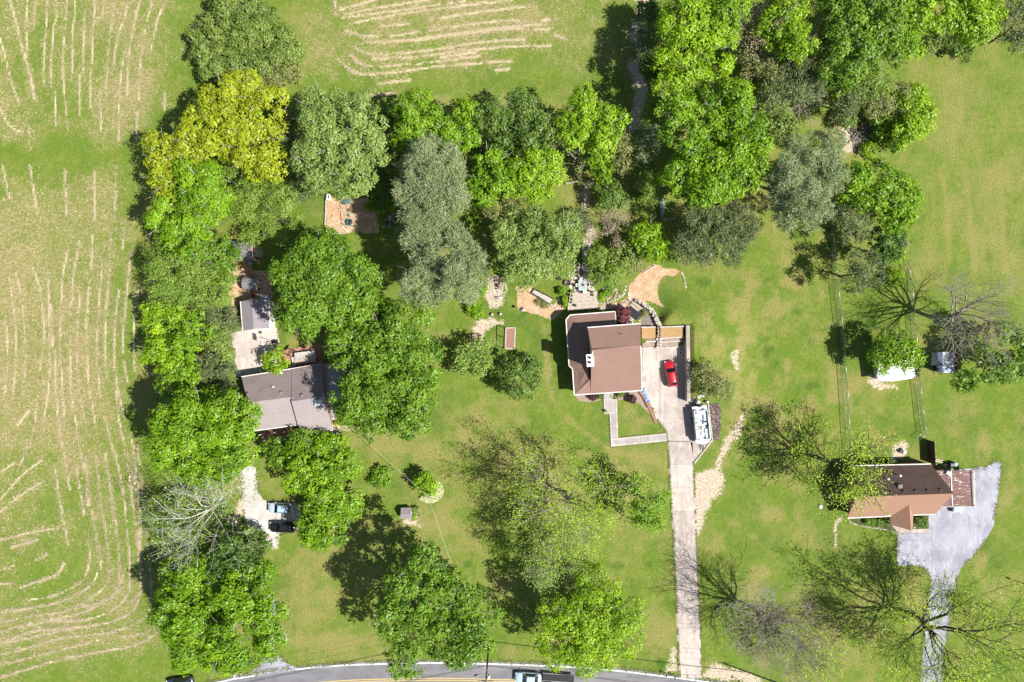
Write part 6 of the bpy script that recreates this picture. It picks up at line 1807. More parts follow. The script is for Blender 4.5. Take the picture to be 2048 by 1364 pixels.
for nm, c_, d_, m_ in (('bench_seat', (1.55, .75, 1.38), (1.7, .6, .38), BT_S), ('bench_back', (1.55, 1.04, 1.62), (1.7, .12, .5), BT_T), ('bench_seat', (1.5, -.78, 1.38), (1.5, .55, .38), BT_S), ('bench_back', (1.5, -1.04, 1.62), (1.5, .12, .5), BT_W),
                       ('bench_seat', (-1.5, .75, 1.38), (1.6, .6, .38), BT_S), ('bench_back', (-1.5, 1.04, 1.62), (1.6, .12, .5), BT_T), ('sun_pad', (-2.1, -.1, 1.4), (.6, 1.1, .44), BT_W),
                       ('helm_console', (-.1, -.72, 1.55), (.55, .7, .75), BT_W), ('helm_screen', (.2, -.72, 1.98), (.05, .6, .2), TINT), ('helm_seat', (-.85, -.68, 1.55), (.5, .5, .14), BT_S), ('helm_back', (-1.1, -.68, 1.8), (.1, .5, .45), BT_W),
                       ('passenger_seat', (-.2, .55, 1.5), (.5, .5, .14), BT_S), ('passenger_back', (-.45, .55, 1.75), (.1, .5, .45), PLASTIC_K), ('cooler', (.55, .1, 1.38), (.6, .4, .38), WHITE), ('folded_cover', (.55, -.35, 1.25), (.9, .35, .14), CONC_GREY),
                       ('table', (1.6, 0, 1.55), (.7, .5, .05), BT_W), ('hatch', (.1, .9, 1.25), (.5, .35, .12), PLASTIC_K)):
    MB().bbox(c_, d_, 0, min(.05, d_[2] * .4, d_[0] * .4, d_[1] * .4)).build(nm, m_, bo)
MB().torus((.02, -.72, 1.97), .16, .018, 16, 5, axis='X').build('steering_wheel', PLASTIC_K, bo)
mo = MB(); loft(mo, [[(-3.35 + dx, y * k_, z) for dx, y, z in ((-.28, -.18, 1.35), (.28, -.18, 1.35), (.28, .18, 1.35), (-.28, .18, 1.35))] for k_, z in ((.8, 1.0),)] + [[(-3.35 + x * k_, y * k_, z) for x, y in ((-.3, -.2), (.3, -.2), (.3, .2), (-.3, .2))] for k_, z in ((1.0, 1.25), (1.0, 1.6), (.7, 1.78))], smooth=False)
mo.build('outboard_motor', PLASTIC_K, bo); MB().box((-3.38, 0, .72), (.16, .12, .75)).build('motor_leg', BLACK, bo)
MB().tube([(-2.3, -1.2, 1.86), (-1.2, -1.2, 2.05), (-.2, -1.2, 2.05)], .02, 5).build('canopy_bow', METAL, bo); MB().tube([(-2.3, 1.2, 1.86), (-1.2, 1.2, 2.05), (-.2, 1.2, 2.05)], .02, 5).build('canopy_bow', METAL, bo)
bt = thing('boat_trailer', 'metal boat trailer with black tongue under the pontoon boat', 'trailer', P2(1402, 849, 1.0) + (0.055,), ba)
for sg in (-1, 1):
    MB().box((0, sg * .55, .42), (6.0, .1, .1)).build('frame_rail', METAL, bt)
    for x in (-.9, -.1):
        wq = MB().tube([(x, sg * 1.12, .3), (x, sg * 1.32, .3)], .3, 14).build('wheel', TYRE, bt); MB().tube([(x, sg * 1.31, .3), (x, sg * 1.335, .3)], .16, 10).build('rim', METAL, wq)
    MB().tube([(2.9, sg * .55, .42), (4.35, 0, .42)], .05, 6).build('tongue_arm', BLACK, bt)
for x in (-2.8, -.9, -.1, 1.6, 2.9): MB().box((x, 0, .36), (.1, 2.2 if x in (-.9, -.1) else 1.2, .08)).build('cross_bar', METAL, bt)
MB().cyl((3.9, .1, .05), .05, .75, 8).build('jack', BLACK, bt); MB().tube([(4.2, 0, .42), (4.75, 0, .42)], .07, 6).build('coupler', BLACK, bt); MB().box((3.2, 0, .75), (.12, .12, .7)).build('winch_post', BLACK, bt)
# wooden utility trailer by the garage
ut = thing('wooden_trailer', 'brown plank utility trailer parked between garage and cedars', 'trailer', P2(467.5, 633) + (0.05,), R(-91))
for k in range(7): MB().box((0, -.62 + k * .207, .62), (2.9, .19, .05)).build('plank', WOOD, ut)
for y in (-.78, .78): MB().box((0, y, .76), (3.0, .05, .26)).build('side_board', WOOD, ut)
for x in (-1.5, 1.5): MB().box((x, 0, .76), (.05, 1.6, .26)).build('end_board', WOOD_DARK, ut)
MB().tube([(1.4, 0, .5), (2.4, 0, .45)], .05, 6).build('tongue', WOOD_DARK, ut)
for sg in (-1, 1): wq = MB().tube([(-.1, sg * .85, .3), (-.1, sg * 1.0, .3)], .3, 14).build('wheel', TYRE, ut); MB().tube([(-.1, sg * 1.0, .3), (-.1, sg * 1.02, .3)], .16, 10).build('rim', METAL, wq)

# ------------------------------------------------------------------ fences, poles, wires
def chain_fence(label, pts, h=1.35):
    t = thing('chain_link_fence', label, 'fence', P2(*pts[len(pts) // 2]) + (0,))
    q = [Vector(P2(*p)) for p in pts]
    for a in q: MB().cyl((a.x, a.y, 0), .035, h + .05, 6).build('post', METAL, t, True)
    for a, b in zip(q[:-1], q[1:]):
        n = max(1, int((b - a).length / 3.0))
        for k in range(1, n):
            c_ = a.lerp(b, k / n); MB().cyl((c_.x, c_.y, 0), .03, h + .03, 6).build('post', METAL, t, True)
        MB().tube([(a.x, a.y, h), (b.x, b.y, h)], .04, 6).build('top_rail', METAL, t, True)
    m = MB()
    for a, b in zip(q[:-1], q[1:]):
        L = (b - a).length; n = int(L / .22)
        for k in range(n):
            for sg in (1, -1):
                u0, u1 = k / n, min(1, max(0, k / n + sg * h * .6 / L))
                if u1 in (0, 1) : continue
                c0, c1 = a.lerp(b, u0), a.lerp(b, u1)
                m.tube([(c0.x, c0.y, .05), (c1.x, c1.y, h)], .011, 3, cap=False)
        m.tube([(a.x, a.y, .06), (b.x, b.y, .06)], .014, 3, cap=False)
    o = m.build('chain_mesh', METAL, t, True); o['kind'] = 'stuff'
    return t


chain_fence('long chain-link fence from the cedar clump down to the half-leafed tree', [(1661, 478), (1664, 520), (1668, 560), (1674, 610), (1679, 660), (1682, 705), (1687, 760), (1690, 810), (1693, 868), (1700, 925)])
chain_fence('chain-link fence passing between the white shed and the blue-roofed shed', [(1808, 520), (1814, 560), (1820, 610), (1823, 650), (1827, 700), (1831, 760), (1836, 800), (1840, 840), (1845, 866), (1832, 876)])
gf = thing('garden_fence', 'low grey post-and-rail fence around the little garden by the steps', 'fence', P2(1170, 400) + (0,))
for ln in ([(1131, 369), (1150, 365.5), (1169, 363)], [(1169, 364), (1170, 385), (1170.5, 405), (1171, 425), (1172, 447)], [(1172, 448), (1150, 449.5), (1123, 452)]):
    for p_ in ln: a = P2(*p_); MB().box((a[0], a[1], .6), (.1, .1, 1.2)).build('post', WOOD_GREY, gf, True)
    for a, b in zip(ln[:-1], ln[1:]):
        for z in (.45, 1.05): bar('rail', P2(*a) + (z,), P2(*b) + (z,), .07, .09, WOOD_GREY, gf)
ga_ = thing('garden_arbour', 'small slatted arbour at the corner of the garden fence', 'arbour', P2(1177, 374) + (0,))
for k in range(5): bar('slat', P2(1173 + k * 2.4, 366) + (2.1,), P2(1173.5 + k * 2.4, 383) + (2.1,), .06, .08, WOOD_GREY, ga_)
for px, py in ((1173, 367), (1183, 367), (1173.5, 382), (1183.5, 382)): a = P2(px, py); MB().box((a[0], a[1], 1.03), (.09, .09, 2.06)).build('post', WOOD_GREY, ga_, True)


def catenary(a, b, sag, n=10):
    return [tuple(Vector(a).lerp(Vector(b), i / n) - Vector((0, 0, sag * 4 * (i / n) * (1 - i / n)))) for i in range(n + 1)]


POLE = mat('pole_wood', (0.12, 0.095, 0.075), 0.9, 0.3, 3.0, bmp=0.3)
p1x, p1y = P2(977, 1296); p2x, p2y = P2(1556, 1366)
for (x, y, lb, tf) in ((p1x, p1y, 'wooden utility pole with white transformer at the lower picture edge', True), (p2x, p2y, 'wooden utility pole whose T-shaped shadow falls beside the long drive', False)):
    up_ = thing('utility_pole', lb, 'utility pole', (x, y, 0), 0, 'utility poles along the road')
    MB().tube([(0, 0, -.5), (0, 0, 12.4)], [.17, .11], 10).build('pole', POLE, up_)
    MB().box((0, -.12, 11.6), (.12, .14, .12)).build('bracket', METAL, up_)
    MB().box((0, .14, 11.7), (2.4, .1, .13)).build('crossarm', WOOD, up_)
    up_.children[-1].rotation_euler = (0, 0, R(70))
    for k in (-1.1, 0, 1.1):
        MB().lathe((math.cos(R(70)) * k - math.sin(R(70)) * .14, math.sin(R(70)) * k + math.cos(R(70)) * .14, 11.78), [(.05, 0), (.07, .06), (.05, .12), (.06, .17), (0, .2)], 8).build('insulator', WHITE, up_)
    if tf:
        MB().lathe((.34, .0, 9.7), [(.0, 0), (.24, .02), (.26, .1), (.26, .85), (.2, .95), (0, 1.0)], 14).build('transformer', METAL_W, up_); MB().tube([(.34, 0, 10.7), (.34, 0, 10.95)], .05, 8).build('bushing', WHITE, up_)
        MB().tube([(0, 0, 8.2), (-1.5, -.55, 8.35)], .035, 6).build('lamp_arm', METAL, up_); MB().bbox((-1.75, -.65, 8.35), (.6, .25, .16), R(20), .05).build('lamp_head', PLASTIC_K, up_)
WHICH = {(6.2, 0): ('thick low cable strung between the two utility poles, shadow crossing the drive', 'thick low cable running away from the transformer pole towards the navy car'),
         (6.6, 0): ('second low cable strung just above the thick one between the utility poles', 'second low cable running from the transformer pole along the road'),
         (11.95, -.9): ('top power line between the utility poles, the one over the road', 'top power line leaving the transformer pole, the one over the road'),
         (11.95, .2): ('top power line between the utility poles, middle of three', 'top power line leaving the transformer pole, middle of three'),
         (11.95, 1.2): ('top power line between the utility poles, the one over the lawn', 'top power line leaving the transformer pole, the one over the lawn')}
for (z, dx), (l1, l2) in WHICH.items():
    m_, r_, sag = (BLACK, .03, .35) if z < 7 else (METAL, .012, .5)
    for lb, e, n_ in ((l1, (p2x + dx * .3, p2y + dx, z), 14), (l2, (p1x - 46 + dx * .3, p1y - 9.5 + dx, z), 10)):
        o = MB().tube(catenary((p1x + dx * .3, p1y + dx, z), e, sag, n_), r_, 5).build('overhead_wire', m_)
        props(o, lb, 'wire', 'overhead wires along the road')
lp = thing('yard_pole', 'slim wooden yard pole standing inside the small yellow-green tree', 'pole', P2(866, 978) + (0,))
MB().tube([(0, 0, -.3), (0, 0, 6.6)], [.10, .07], 8).build('pole', POLE, lp); MB().bbox((-.25, .12, 6.55), (.5, .22, .14), R(160), .04).build('lamp_head', METAL, lp)
lx, ly = P2(866, 978)
o = MB().tube(catenary((lx, ly, 6.4), (p1x, p1y, 8.6), .5, 12), .014, 5).build('service_wire', METAL_W); props(o, 'pale service wire from the yard pole to the transformer pole', 'wire')
o = MB().tube(catenary((lx, ly, 6.4), P2(640, 800, 4) + (4.6,), .4, 12), .012, 5).build('service_wire', METAL_W); props(o, 'pale service wire from the yard pole to the grey house roof', 'wire')
sl = thing('street_lamp', 'street lamp beyond the picture edge, its bent shadow lying on the lawn', 'street lamp', P2(2116, 1192) + (0,))
MB().tube([(0, 0, -.3), (0, 0, 7.6), (-.3, .1, 8.3), (-1.6, .55, 8.7)], [.11, .08, .06, .05], 8).build('pole', BLACK, sl); MB().bbox((-1.9, .65, 8.66), (.75, .3, .16), R(-20), .05).build('lamp_head', PLASTIC_K, sl)


def mailbox(label, px, py, rz, m_):
    t = thing('mailbox', label, 'mailbox', P2(px, py) + (0,), rz)
    MB().box((0, 0, .5), (.1, .1, 1.0)).build('post', WHITE, t)
    loft(MB(), [[(x, .11 * math.cos(a), 1.02 + .02 + .14 * max(0, math.sin(a)) * 1.2) for a in [R(180 - 30 * i) for i in range(7)]] for x in (-.26, .26)], smooth=False).build('box', m_, t)
    MB().box((-.1, -.13, 1.15), (.12, .02, .06)).build('flag', LAMP_R, t)


mailbox('mailbox on a white post beside the mouth of the gravel drive', 474, 1347, R(98), METAL_W)
mailbox('black mailbox behind the white one at the gravel drive mouth', 484, 1346, R(98), PLASTIC_K)
mailbox('mailbox on a white post, farther from the long concrete drive', 1330, 1345, R(78), PLASTIC_K)
mailbox('mailbox on a white post, next to the mouth of the long concrete drive', 1347, 1349, R(78), PLASTIC_K)
mailbox('mailbox beside the bare dirt verge past the long concrete drive', 1474, 1357, R(78), PLASTIC_K)
lg = thing('pale_log', 'curved pale log beside the huge tree at the road', 'log', P2(572, 1277) + (0,))
MB().tube([(-.15, .95, .14), (.05, .4, .16), (.12, -.2, .16), (.05, -.8, .14)], [.10, .14, .14, .11], 8).build('trunk', BARK_PALE, lg)

# ------------------------------------------------------------------ gardens and yards
rng = np.random.RandomState(12)
# deck of wide planks behind the house
dk = thing('wooden_deck', 'bleached plank deck behind the brick-roofed house', 'deck', P2(1168, 602) + (0,))
for k in range(15):
    u = k / 15; v = (k + .9) / 15
    L0, L1 = (1144 - 9 * u, 584 + 38 * u), (1144 - 9 * v, 584 + 38 * v)
    R0, R1 = (1194 + 1.5 * u, 583 + 35 * u), (1194 + 1.5 * v, 583 + 35 * v)
    MB().prism([P2(*L0), P2(*R0), P2(*R1), P2(*L1)], .40, .47 + .01 * (k % 3)).build('plank', WOOD_PALE if k % 3 else WOOD_GREY, dk, True)
fr_ = MB().prism([P2(1144, 585), P2(1194, 584), P2(1195, 617), P2(1136, 621)], 0, .38); fr_.build('deck_frame', WOOD_DARK, dk, True)
dr_ = thing('deck_railing', 'pale railing with dark pots along the end of the plank deck', 'railing', P2(1137, 600) + (0,))
for k in range(6):
    a = P2(1141 - k * 1.2, 585 + k * 6.4); MB().box((a[0], a[1], .85), (.1, .1, .95)).build('post', WOOD_PALE, dr_, True)
bar('rail', P2(1141, 584) + (1.32,), P2(1134.5, 619) + (1.32,), .14, .06, WOOD_PALE, dr_); bar('rail', P2(1141, 584) + (.8,), P2(1134.5, 619) + (.8,), .05, .08, WOOD_PALE, dr_)


def pot(label, px, py, r, z=.48, m_=PLASTIC_K, plant=None, group=None):
    t = thing('plant_pot', label, 'pot', P2(px, py, z) + (z,), 0, group)
    MB().lathe((0, 0, 0), [(r * .7, 0), (r, r * 1.3), (r * 1.05, r * 1.35), (r * .9, r * 1.35), (r * .88, r * 1.1), (0, r * 1.1)], 14).build('pot', m_, t)
    n = 50; g_ = np.random.RandomState(int(px))
    C = np.stack([g_.normal(0, r * .5, n), g_.normal(0, r * .5, n), r * 1.25 + np.abs(g_.normal(0, r * .5, n))], 1)
    c = mesh_np('foliage', leaf_mesh(C, g_.normal(0, .6, (n, 3)) + np.array([0, 0, .8]), .07, .5, g_), np.arange(n * 4).reshape(-1, 4), LEAF[plant or 'mid'], t, tone=np.repeat(g_.rand(n), 4)); c['kind'] = 'stuff'


pot('black pot at the deck corner, upper of the two by the rock garden', 1184, 584, .20)
pot('black pot at the deck corner, lower of the two by the rock garden', 1185, 590, .18, plant='dark')
pot('pot with pale rim on the deck beside the house shadow', 1150, 611, .24, m_=STONE_BROWN)
pot('black pot beside the railing, topmost on the deck', 1143, 591, .19); pot('black pot beside the railing halfway down the deck', 1143, 599, .17); pot('dark pot beside the railing near the yellow conifer', 1142, 605, .17, plant='dark')
pot('yellow-green planter at the upper edge of the deck', 1147, 584, .24, m_=STONE_TAN, plant='lime')
pot('tan pot on the bend of the front walk', 1211.5, 822, .24, .18, STONE_TAN, 'olive')
# glass table with chairs on flagstones
fl = thing('flagstone_patio', 'patch of irregular pale flagstones around the glass table', 'patio', P2(1163, 565) + (0,))
for i in range(7):
    for j in range(11):
        px, py = 1143 + i * 7 + rng.normal(0, 1), 532 + j * 5.0 + rng.normal(0, .8)
        if (px < 1150 and py < 545) or (px > 1180 and py < 560): continue
        stone('flagstone', fl, px, py, rng.uniform(.20, .34), [STONE, STONE_TAN, WOOD_GREY, STONE][rng.randint(4)], rng, .02, 1.25).scale[2] = .10
GT = mat('table_glass', (0.36, 0.46, 0.45), .08, .1, bmp=0, spec=.8)
tt = thing('glass_table', 'rectangular pale glass patio table with a magenta flower on it', 'table', P2(1164, 571) + (.06,), R(2))
MB().bbox((0, 0, .74), (1.25, 1.7, .03), 0, .01).build('table_top', GT, tt)
for sx in (-.63, .63): MB().box((sx, 0, .74), (.05, 1.75, .05)).build('rim', METAL_W, tt)
for sy in (-.87, .87): MB().box((0, sy, .74), (1.3, .05, .05)).build('rim', METAL_W, tt)
for sx in (-.5, .5):
    for sy in (-.7, .7): MB().cyl((sx, sy, 0), .025, .72, 6).build('leg', METAL_W, tt)
fw = thing('flower_pot', 'magenta flower pot in the middle of the glass table', 'flower pot', P2(1166.5, 570, .8) + (.82,))
MB().lathe((0, 0, 0), [(.06, 0), (.09, .14), (0, .14)], 10).build('pot', STONE_TAN, fw)
MAG = leafmat('petal_magenta', (.30, .01, .09), (.50, .03, .18), .2)
C = rng.normal(0, .10, (60, 3)); C[:, 2] = np.abs(C[:, 2]) + .16
c = mesh_np('blossom', leaf_mesh(C, rng.normal(0, .5, (60, 3)) + np.array([0, 0, 1.]), .06, .8, rng), np.arange(240).reshape(-1, 4), MAG, fw, tone=np.repeat(rng.rand(60), 4)); c['kind'] = 'stuff'


def chair(label, px, py, rz, m_):
    t = thing('patio_chair', label, 'chair', P2(px, py) + (.06,), rz, 'chairs around the glass table')
    MB().bbox((0, 0, .43), (.5, .5, .05), 0, .01).build('seat', m_, t); MB().box((-.24, 0, .70), (.05, .5, .5), 0, 0, ('Y', -.2)).build('backrest', m_, t)
    for sx in (-.22, .22):
        for sy in (-.22, .22): MB().cyl((sx, sy, 0), .02, .42, 6).build('leg', METAL, t)
    for sy in (-.26, .26): MB().box((0, sy, .62), (.46, .05, .04)).build('armrest', m_, t)


chair('white chair at the deck end of the glass table', 1168.5, 584, R(90), METAL_W); chair('dark chair at the deck end of the glass table', 1161.5, 583.5, R(90), PLASTIC_K)
chair('pale chair at the long side of the glass table facing the fire bowl', 1154, 571, R(0), METAL_W); chair('grey chair at the far end of the glass table towards the log steps', 1162, 558.5, R(-90), METAL_W)
chair('pale chair at the long side of the glass table facing the rock garden', 1174.5, 570, R(180), METAL)
fb = thing('fire_bowl', 'round black fire bowl with pale rim and crossbar', 'fire bowl', P2(1135, 566) + (0,))
MB().lathe((0, 0, 0), [(.2, 0), (.3, .2), (.55, .42), (.56, .46), (.48, .44), (.2, .28), (0, .26)], 20).build('bowl', PLASTIC_K, fb); MB().torus((0, 0, .46), .56, .035, 24, 6).build('rim', STONE_TAN, fb); MB().box((0, 0, .47), (1.1, .05, .04), R(5)).build('crossbar', STONE_TAN, fb)
for px, py, lb in ((1121, 556, 'dark wheelbarrow in the shade beside the fire bowl'),):
    t = thing('wheelbarrow', lb, 'wheelbarrow', P2(px, py) + (0,), R(60))
    loft(MB(), [[(x * 1.0, y, z) for x, y, z in ((-.45 * k, -.3 * k, .35 + dz), (.5 * k, -.26 * k, .35 + dz), (.5 * k, .26 * k, .35 + dz), (-.45 * k, .3 * k, .35 + dz))] for k, dz in ((.6, 0), (1.0, .25))], smooth=False).build('tray', PLASTIC_K, t)
    for sy in (-.25, .25): MB().tube([(.6, sy * .3, .2), (-1.0, sy * 1.2, .55)], .025, 6).build('handle', WOOD, t)
    MB().tube([(.68, -.05, .2), (.68, .05, .2)], .2, 12).build('wheel', TYRE, t)
# log steps leading up through the garden
ls = thing('log_steps', 'flight of pale and dark plank steps running up between the garden trees', 'steps', P2(1170, 525) + (0,))
for k in range(17):
    y = 488 + k * 4.2; wd = 15 if k < 3 else 9; xo = 1165.5 if k < 3 else 1164.5 - k * .12
    bar('step', P2(xo, y + 1.5) + (.22 + .02 * (17 - k),), P2(xo + wd, y + 1) + (.22 + .02 * (17 - k),), .31, .16, [WOOD_GREY, WOOD_PALE, WOOD_DARK, ROOF_DARK][(0 if k < 6 else 2 + k % 2) if k != 4 else 1], ls)
for (px, py, lb) in ((1138, 532, 'garden statue'),):
    pass
# footbridge over the plants
fbg = thing('footbridge', 'weathered pale footbridge set at a slant over the bark yard', 'footbridge', P2(1085, 593.5) + (0,))
for k in range(16):
    u, v = k / 16, (k + .93) / 16
    f = lambda a, b, t_: P2(a[0] + (b[0] - a[0]) * t_, a[1] + (b[1] - a[1]) * t_, .4)
    a0, b0, a1, b1 = (1068.5, 579.5), (1105.4, 598.5), (1063.9, 585), (1100.3, 607.7)
    zz = .36 + .18 * math.sin(math.pi * (u + v) / 2)
    MB().prism([f(a0, b0, u), f(a0, b0, v), f(a1, b1, v), f(a1, b1, u)], zz, zz + .06).build('plank', WOOD_GREY, fbg, True)
for a, b in (((1063, 586), (1099.5, 608.5)), ((1069.5, 578.5), (1106, 597.5))):
    bar('side_beam', P2(*a) + (.25,), P2(*b) + (.25,), .12, .2, WOOD_DARK, fbg); bar('handrail', P2(*a) + (1.1,), P2(*b) + (1.1,), .05, .05, BLACK, fbg)
    for k in range(5): q = P2(a[0] + (b[0] - a[0]) * k / 4, a[1] + (b[1] - a[1]) * k / 4); MB().cyl((q[0], q[1], 0), .03, 1.1, 6).build('baluster', BLACK, fbg, True)
bf = thing('bird_feeder', 'round bird feeder on a pole at the edge of the bark yard', 'bird feeder', P2(1044.5, 619) + (0,))
MB().cyl((0, 0, 0), .05, 2.0, 8).build('pole', BLACK, bf); MB().lathe((0, 0, 0), [(.38, 0), (.42, .12), (.3, .2), (0, .2)], 16).build('base', METAL, bf); MB().lathe((0, 0, 1.75), [(.0, 0), (.18, .05), (.18, .3), (.26, .32), (0, .5)], 12).build('lantern', METAL, bf)
for px, py in ((1100.5, 608), (1106, 610), (1113, 616)):
    pass
es = thing('step_stones', 'few pale blocks at the end of the footbridge', 'stones', P2(1107, 611) + (0,))
for px, py in ((1103, 610), (1108, 612), (1112.5, 617), (1117, 599), (1121, 604)): stone('stone', es, px, py, .24, STONE, rng, 0, 1.3)
# stone fire patio
sp_ = thing('stone_patio', 'patch of whitish stones with a log seat beside the broad pine', 'stone patio', P2(995, 580) + (0,))
for i in range(120):
    a, r = rng.uniform(0, 6.28), math.sqrt(rng.rand())
    px, py = 996 + 18 * r * math.cos(a), 577 + 25 * r * math.sin(a)
    if abs(px - 996) < 7 and abs(py - 573) < 7: continue
    stone('stone', sp_, px, py, rng.uniform(.10, .22), STONE if rng.rand() < .75 else STONE_TAN, rng)
fp = thing('fire_pit', 'dark pile of sticks in the middle of the whitish stones', 'fire pit', P2(996, 573) + (0,))
for k in range(9): MB().tube([(rng.uniform(-.6, -.3), rng.uniform(-.5, .5), .08 + .03 * k), (rng.uniform(.3, .6), rng.uniform(-.5, .5), .12 + .03 * k)], .05, 6).build('stick', WOOD_DARK if k % 3 else WOOD, fp)
ll = thing('bench_log', 'short log seat lying across the lower end of the whitish stones', 'log', P2(999, 595) + (0,), R(-5))
MB().tube([(-.62, 0, .17), (.62, 0, .17)], .17, 10).build('trunk', WOOD_GREY, ll); MB().cyl((0, 0, 0), .01, .01, 4)
for k, (px, py, lb) in enumerate(((984, 629, 'tree stump on the dirt path, one nearer the bright shrub'), (1001, 628, 'tree stump on the grass end of the dirt path'))):
    t = thing('tree_stump', lb, 'stump', P2(px, py) + (0,)); MB().lathe((0, 0, 0), [(.34, 0), (.28, .3), (.27, .42)], 12).build('bark', WOOD, t); MB().cyl((0, 0, .40), .26, .03, 12).build('cut_top', WOOD_PALE, t)
# picnic table
pn_ = thing('picnic_table', 'brown picnic table with two benches at the edge of the small feathery tree', 'picnic table', P2(951, 680) + (0,), R(-84))
for k in range(4): MB().box((0, -.36 + k * .24, .74), (2.1, .22, .05)).build('plank', WOOD, pn_)
for sy in (-.85, .85): MB().box((0, sy, .44), (2.1, .28, .05)).build('bench', WOOD, pn_)
for x in (-.75, .75):
    MB().box((x, 0, .42), (.09, 1.8, .1)).build('cross_beam', WOOD_DARK, pn_)
    for sg in (-1, 1): MB().tube([(x, sg * .75, 0), (x, sg * .25, .72)], .06, 4).build('leg', WOOD_DARK, pn_)
# raised bed and trellis
rb = thing('raised_bed', 'brick-coloured raised bed with pale timber border on the lawn', 'raised bed', P2(1020, 677) + (0,))
q = [(1012, 656), (1030.5, 655.5), (1028.5, 697.5), (1010.5, 696.5)]
MB().prism([P2(*t_) for t_ in q], 0, .24).build('soil', mat('mulch_red', (.34, .19, .14), .95, .3, 5, bmp=.5), rb, True)
for a, b in zip(q, q[1:] + q[:1]): bar('timber', P2(*a) + (.16,), P2(*b) + (.16,), .2, .32, WOOD_GREY, rb)
tl = thing('garden_trellis', 'thin upright frame along the raised bed, casting a ladder-shaped shadow', 'trellis', P2(1010, 676) + (0,))
for py in (656, 676, 697): a = P2(1010.5 - (py - 676) * .03, py); MB().box((a[0], a[1], .95), (.09, .09, 1.9)).build('post', WOOD, tl, True)
bar('top_bar', P2(1011, 655.5) + (1.92,), P2(1009.8, 697.5) + (1.92,), .09, .09, WOOD, tl)
# rock garden
rg = thing('rock_garden', 'oval rock garden of brown boulders beside the plank deck', 'rock garden', P2(1224, 588) + (0,))
for i in range(46):
    a, r = rng.uniform(0, 6.28), math.sqrt(rng.rand()); px, py = 1225 + 23 * r * math.cos(a), 588 + 15 * r * math.sin(a) - (6 if math.cos(a) > 0 else 0) * r
    stone('rock', rg, px, py, rng.uniform(.10, .34), [STONE_BROWN, STONE_TAN, STONE][rng.choice(3, p=[.35, .45, .2])], rng)
for (px, py) in smooth_line([(1196, 607), (1215, 605.5), (1235, 598), (1248, 587), (1251, 573)], 5.2): stone('edging_stone', rg, px, py, .21, STONE, rng, 0, 1.2)
sw_ = thing('paver_path', 'curved line of square pale pavers below the rock garden', 'path', P2(1225, 613) + (0,))
pp = smooth_line([(1197, 616), (1215, 615), (1235, 612), (1252, 605), (1259, 600)], 5.5)
for k, (px, py) in enumerate(pp):
    a = P2(px, py); j = min(k + 1, len(pp) - 1); an = math.atan2(-(pp[j][1] - pp[j - 1][1]), pp[j][0] - pp[j - 1][0])
    MB().bbox((a[0], a[1], .05), (.40, .46, .1), an, .02).build('paver', STONE, sw_, True)
for k in range(3): a = P2(1257.5 + k * .5, 586 + k * 5); MB().bbox((a[0], a[1], .06), (.46, .40, .12), 0, .02).build('paver', STONE, sw_, True)
li = thing('lawn_edging', 'curved row of pale stones around the round lawn island', 'edging', P2(1358, 585) + (0,))
for (px, py) in smooth_line([(1362, 543), (1368, 555), (1371, 575), (1371, 590), (1363, 604), (1347, 613), (1328, 615)], 2.6): stone('stone', li, px + rng.normal(0, .3), py + rng.normal(0, .3), rng.uniform(.12, .2), STONE if rng.rand() < .7 else STONE_TAN, rng)
le = thing('timber_edge', 'straight white timber edging beside the lime tree and the bark yard', 'edging', P2(1298, 538) + (0,))
bar('timber', P2(1286, 546) + (.1,), P2(1310, 531) + (.1,), .18, .2, WOOD_GREY, le)
rw_ = thing('dry_stone_wall', 'low winding wall of white stone blocks between bark yard and terraces', 'wall', P2(1312, 655) + (0,))
for (px, py) in smooth_line([(1275, 602), (1290, 612), (1303, 622), (1310, 636), (1316, 650), (1317, 668), (1316, 694)], 4.6):
    for k in range(2): stone('stone', rw_, px + rng.normal(0, 1.2), py + rng.normal(0, .6), rng.uniform(.20, .30), STONE, rng, .3 * k + .35, 1.25)
    stone('stone', rw_, px + 4, py, .26, STONE_TAN if rng.rand() < .3 else STONE, rng, .75 if py > 615 else .1, 1.2)
paved('gravel_bed', [(1290, 622), (1301, 622), (1310, 645), (1310, 653), (1283, 653), (1283, 640)], .025, mat('gravel_mauve', (.26, .215, .20), .95, .5, 5, bmp=.7, fine=11))
fz = thing('garden_trellis', 'small wooden garden frame under the feathery trees near the bark yard', 'garden frame', P2(1277, 536) + (0,))
for dx in (-5, 0, 5): bar('bar', P2(1277 + dx, 528) + (.95,), P2(1277 + dx, 545) + (.95,), .08, .06, WOOD, fz)
bar('cross_bar', P2(1270.5, 528) + (1.0,), P2(1283.5, 528) + (1.0,), .12, .08, WOOD, fz)
for px, py in ((1272, 529), (1282, 529), (1272, 544), (1282, 544)): a = P2(px, py); MB().box((a[0], a[1], .47), (.08, .08, .94)).build('post', WOOD, fz, True)
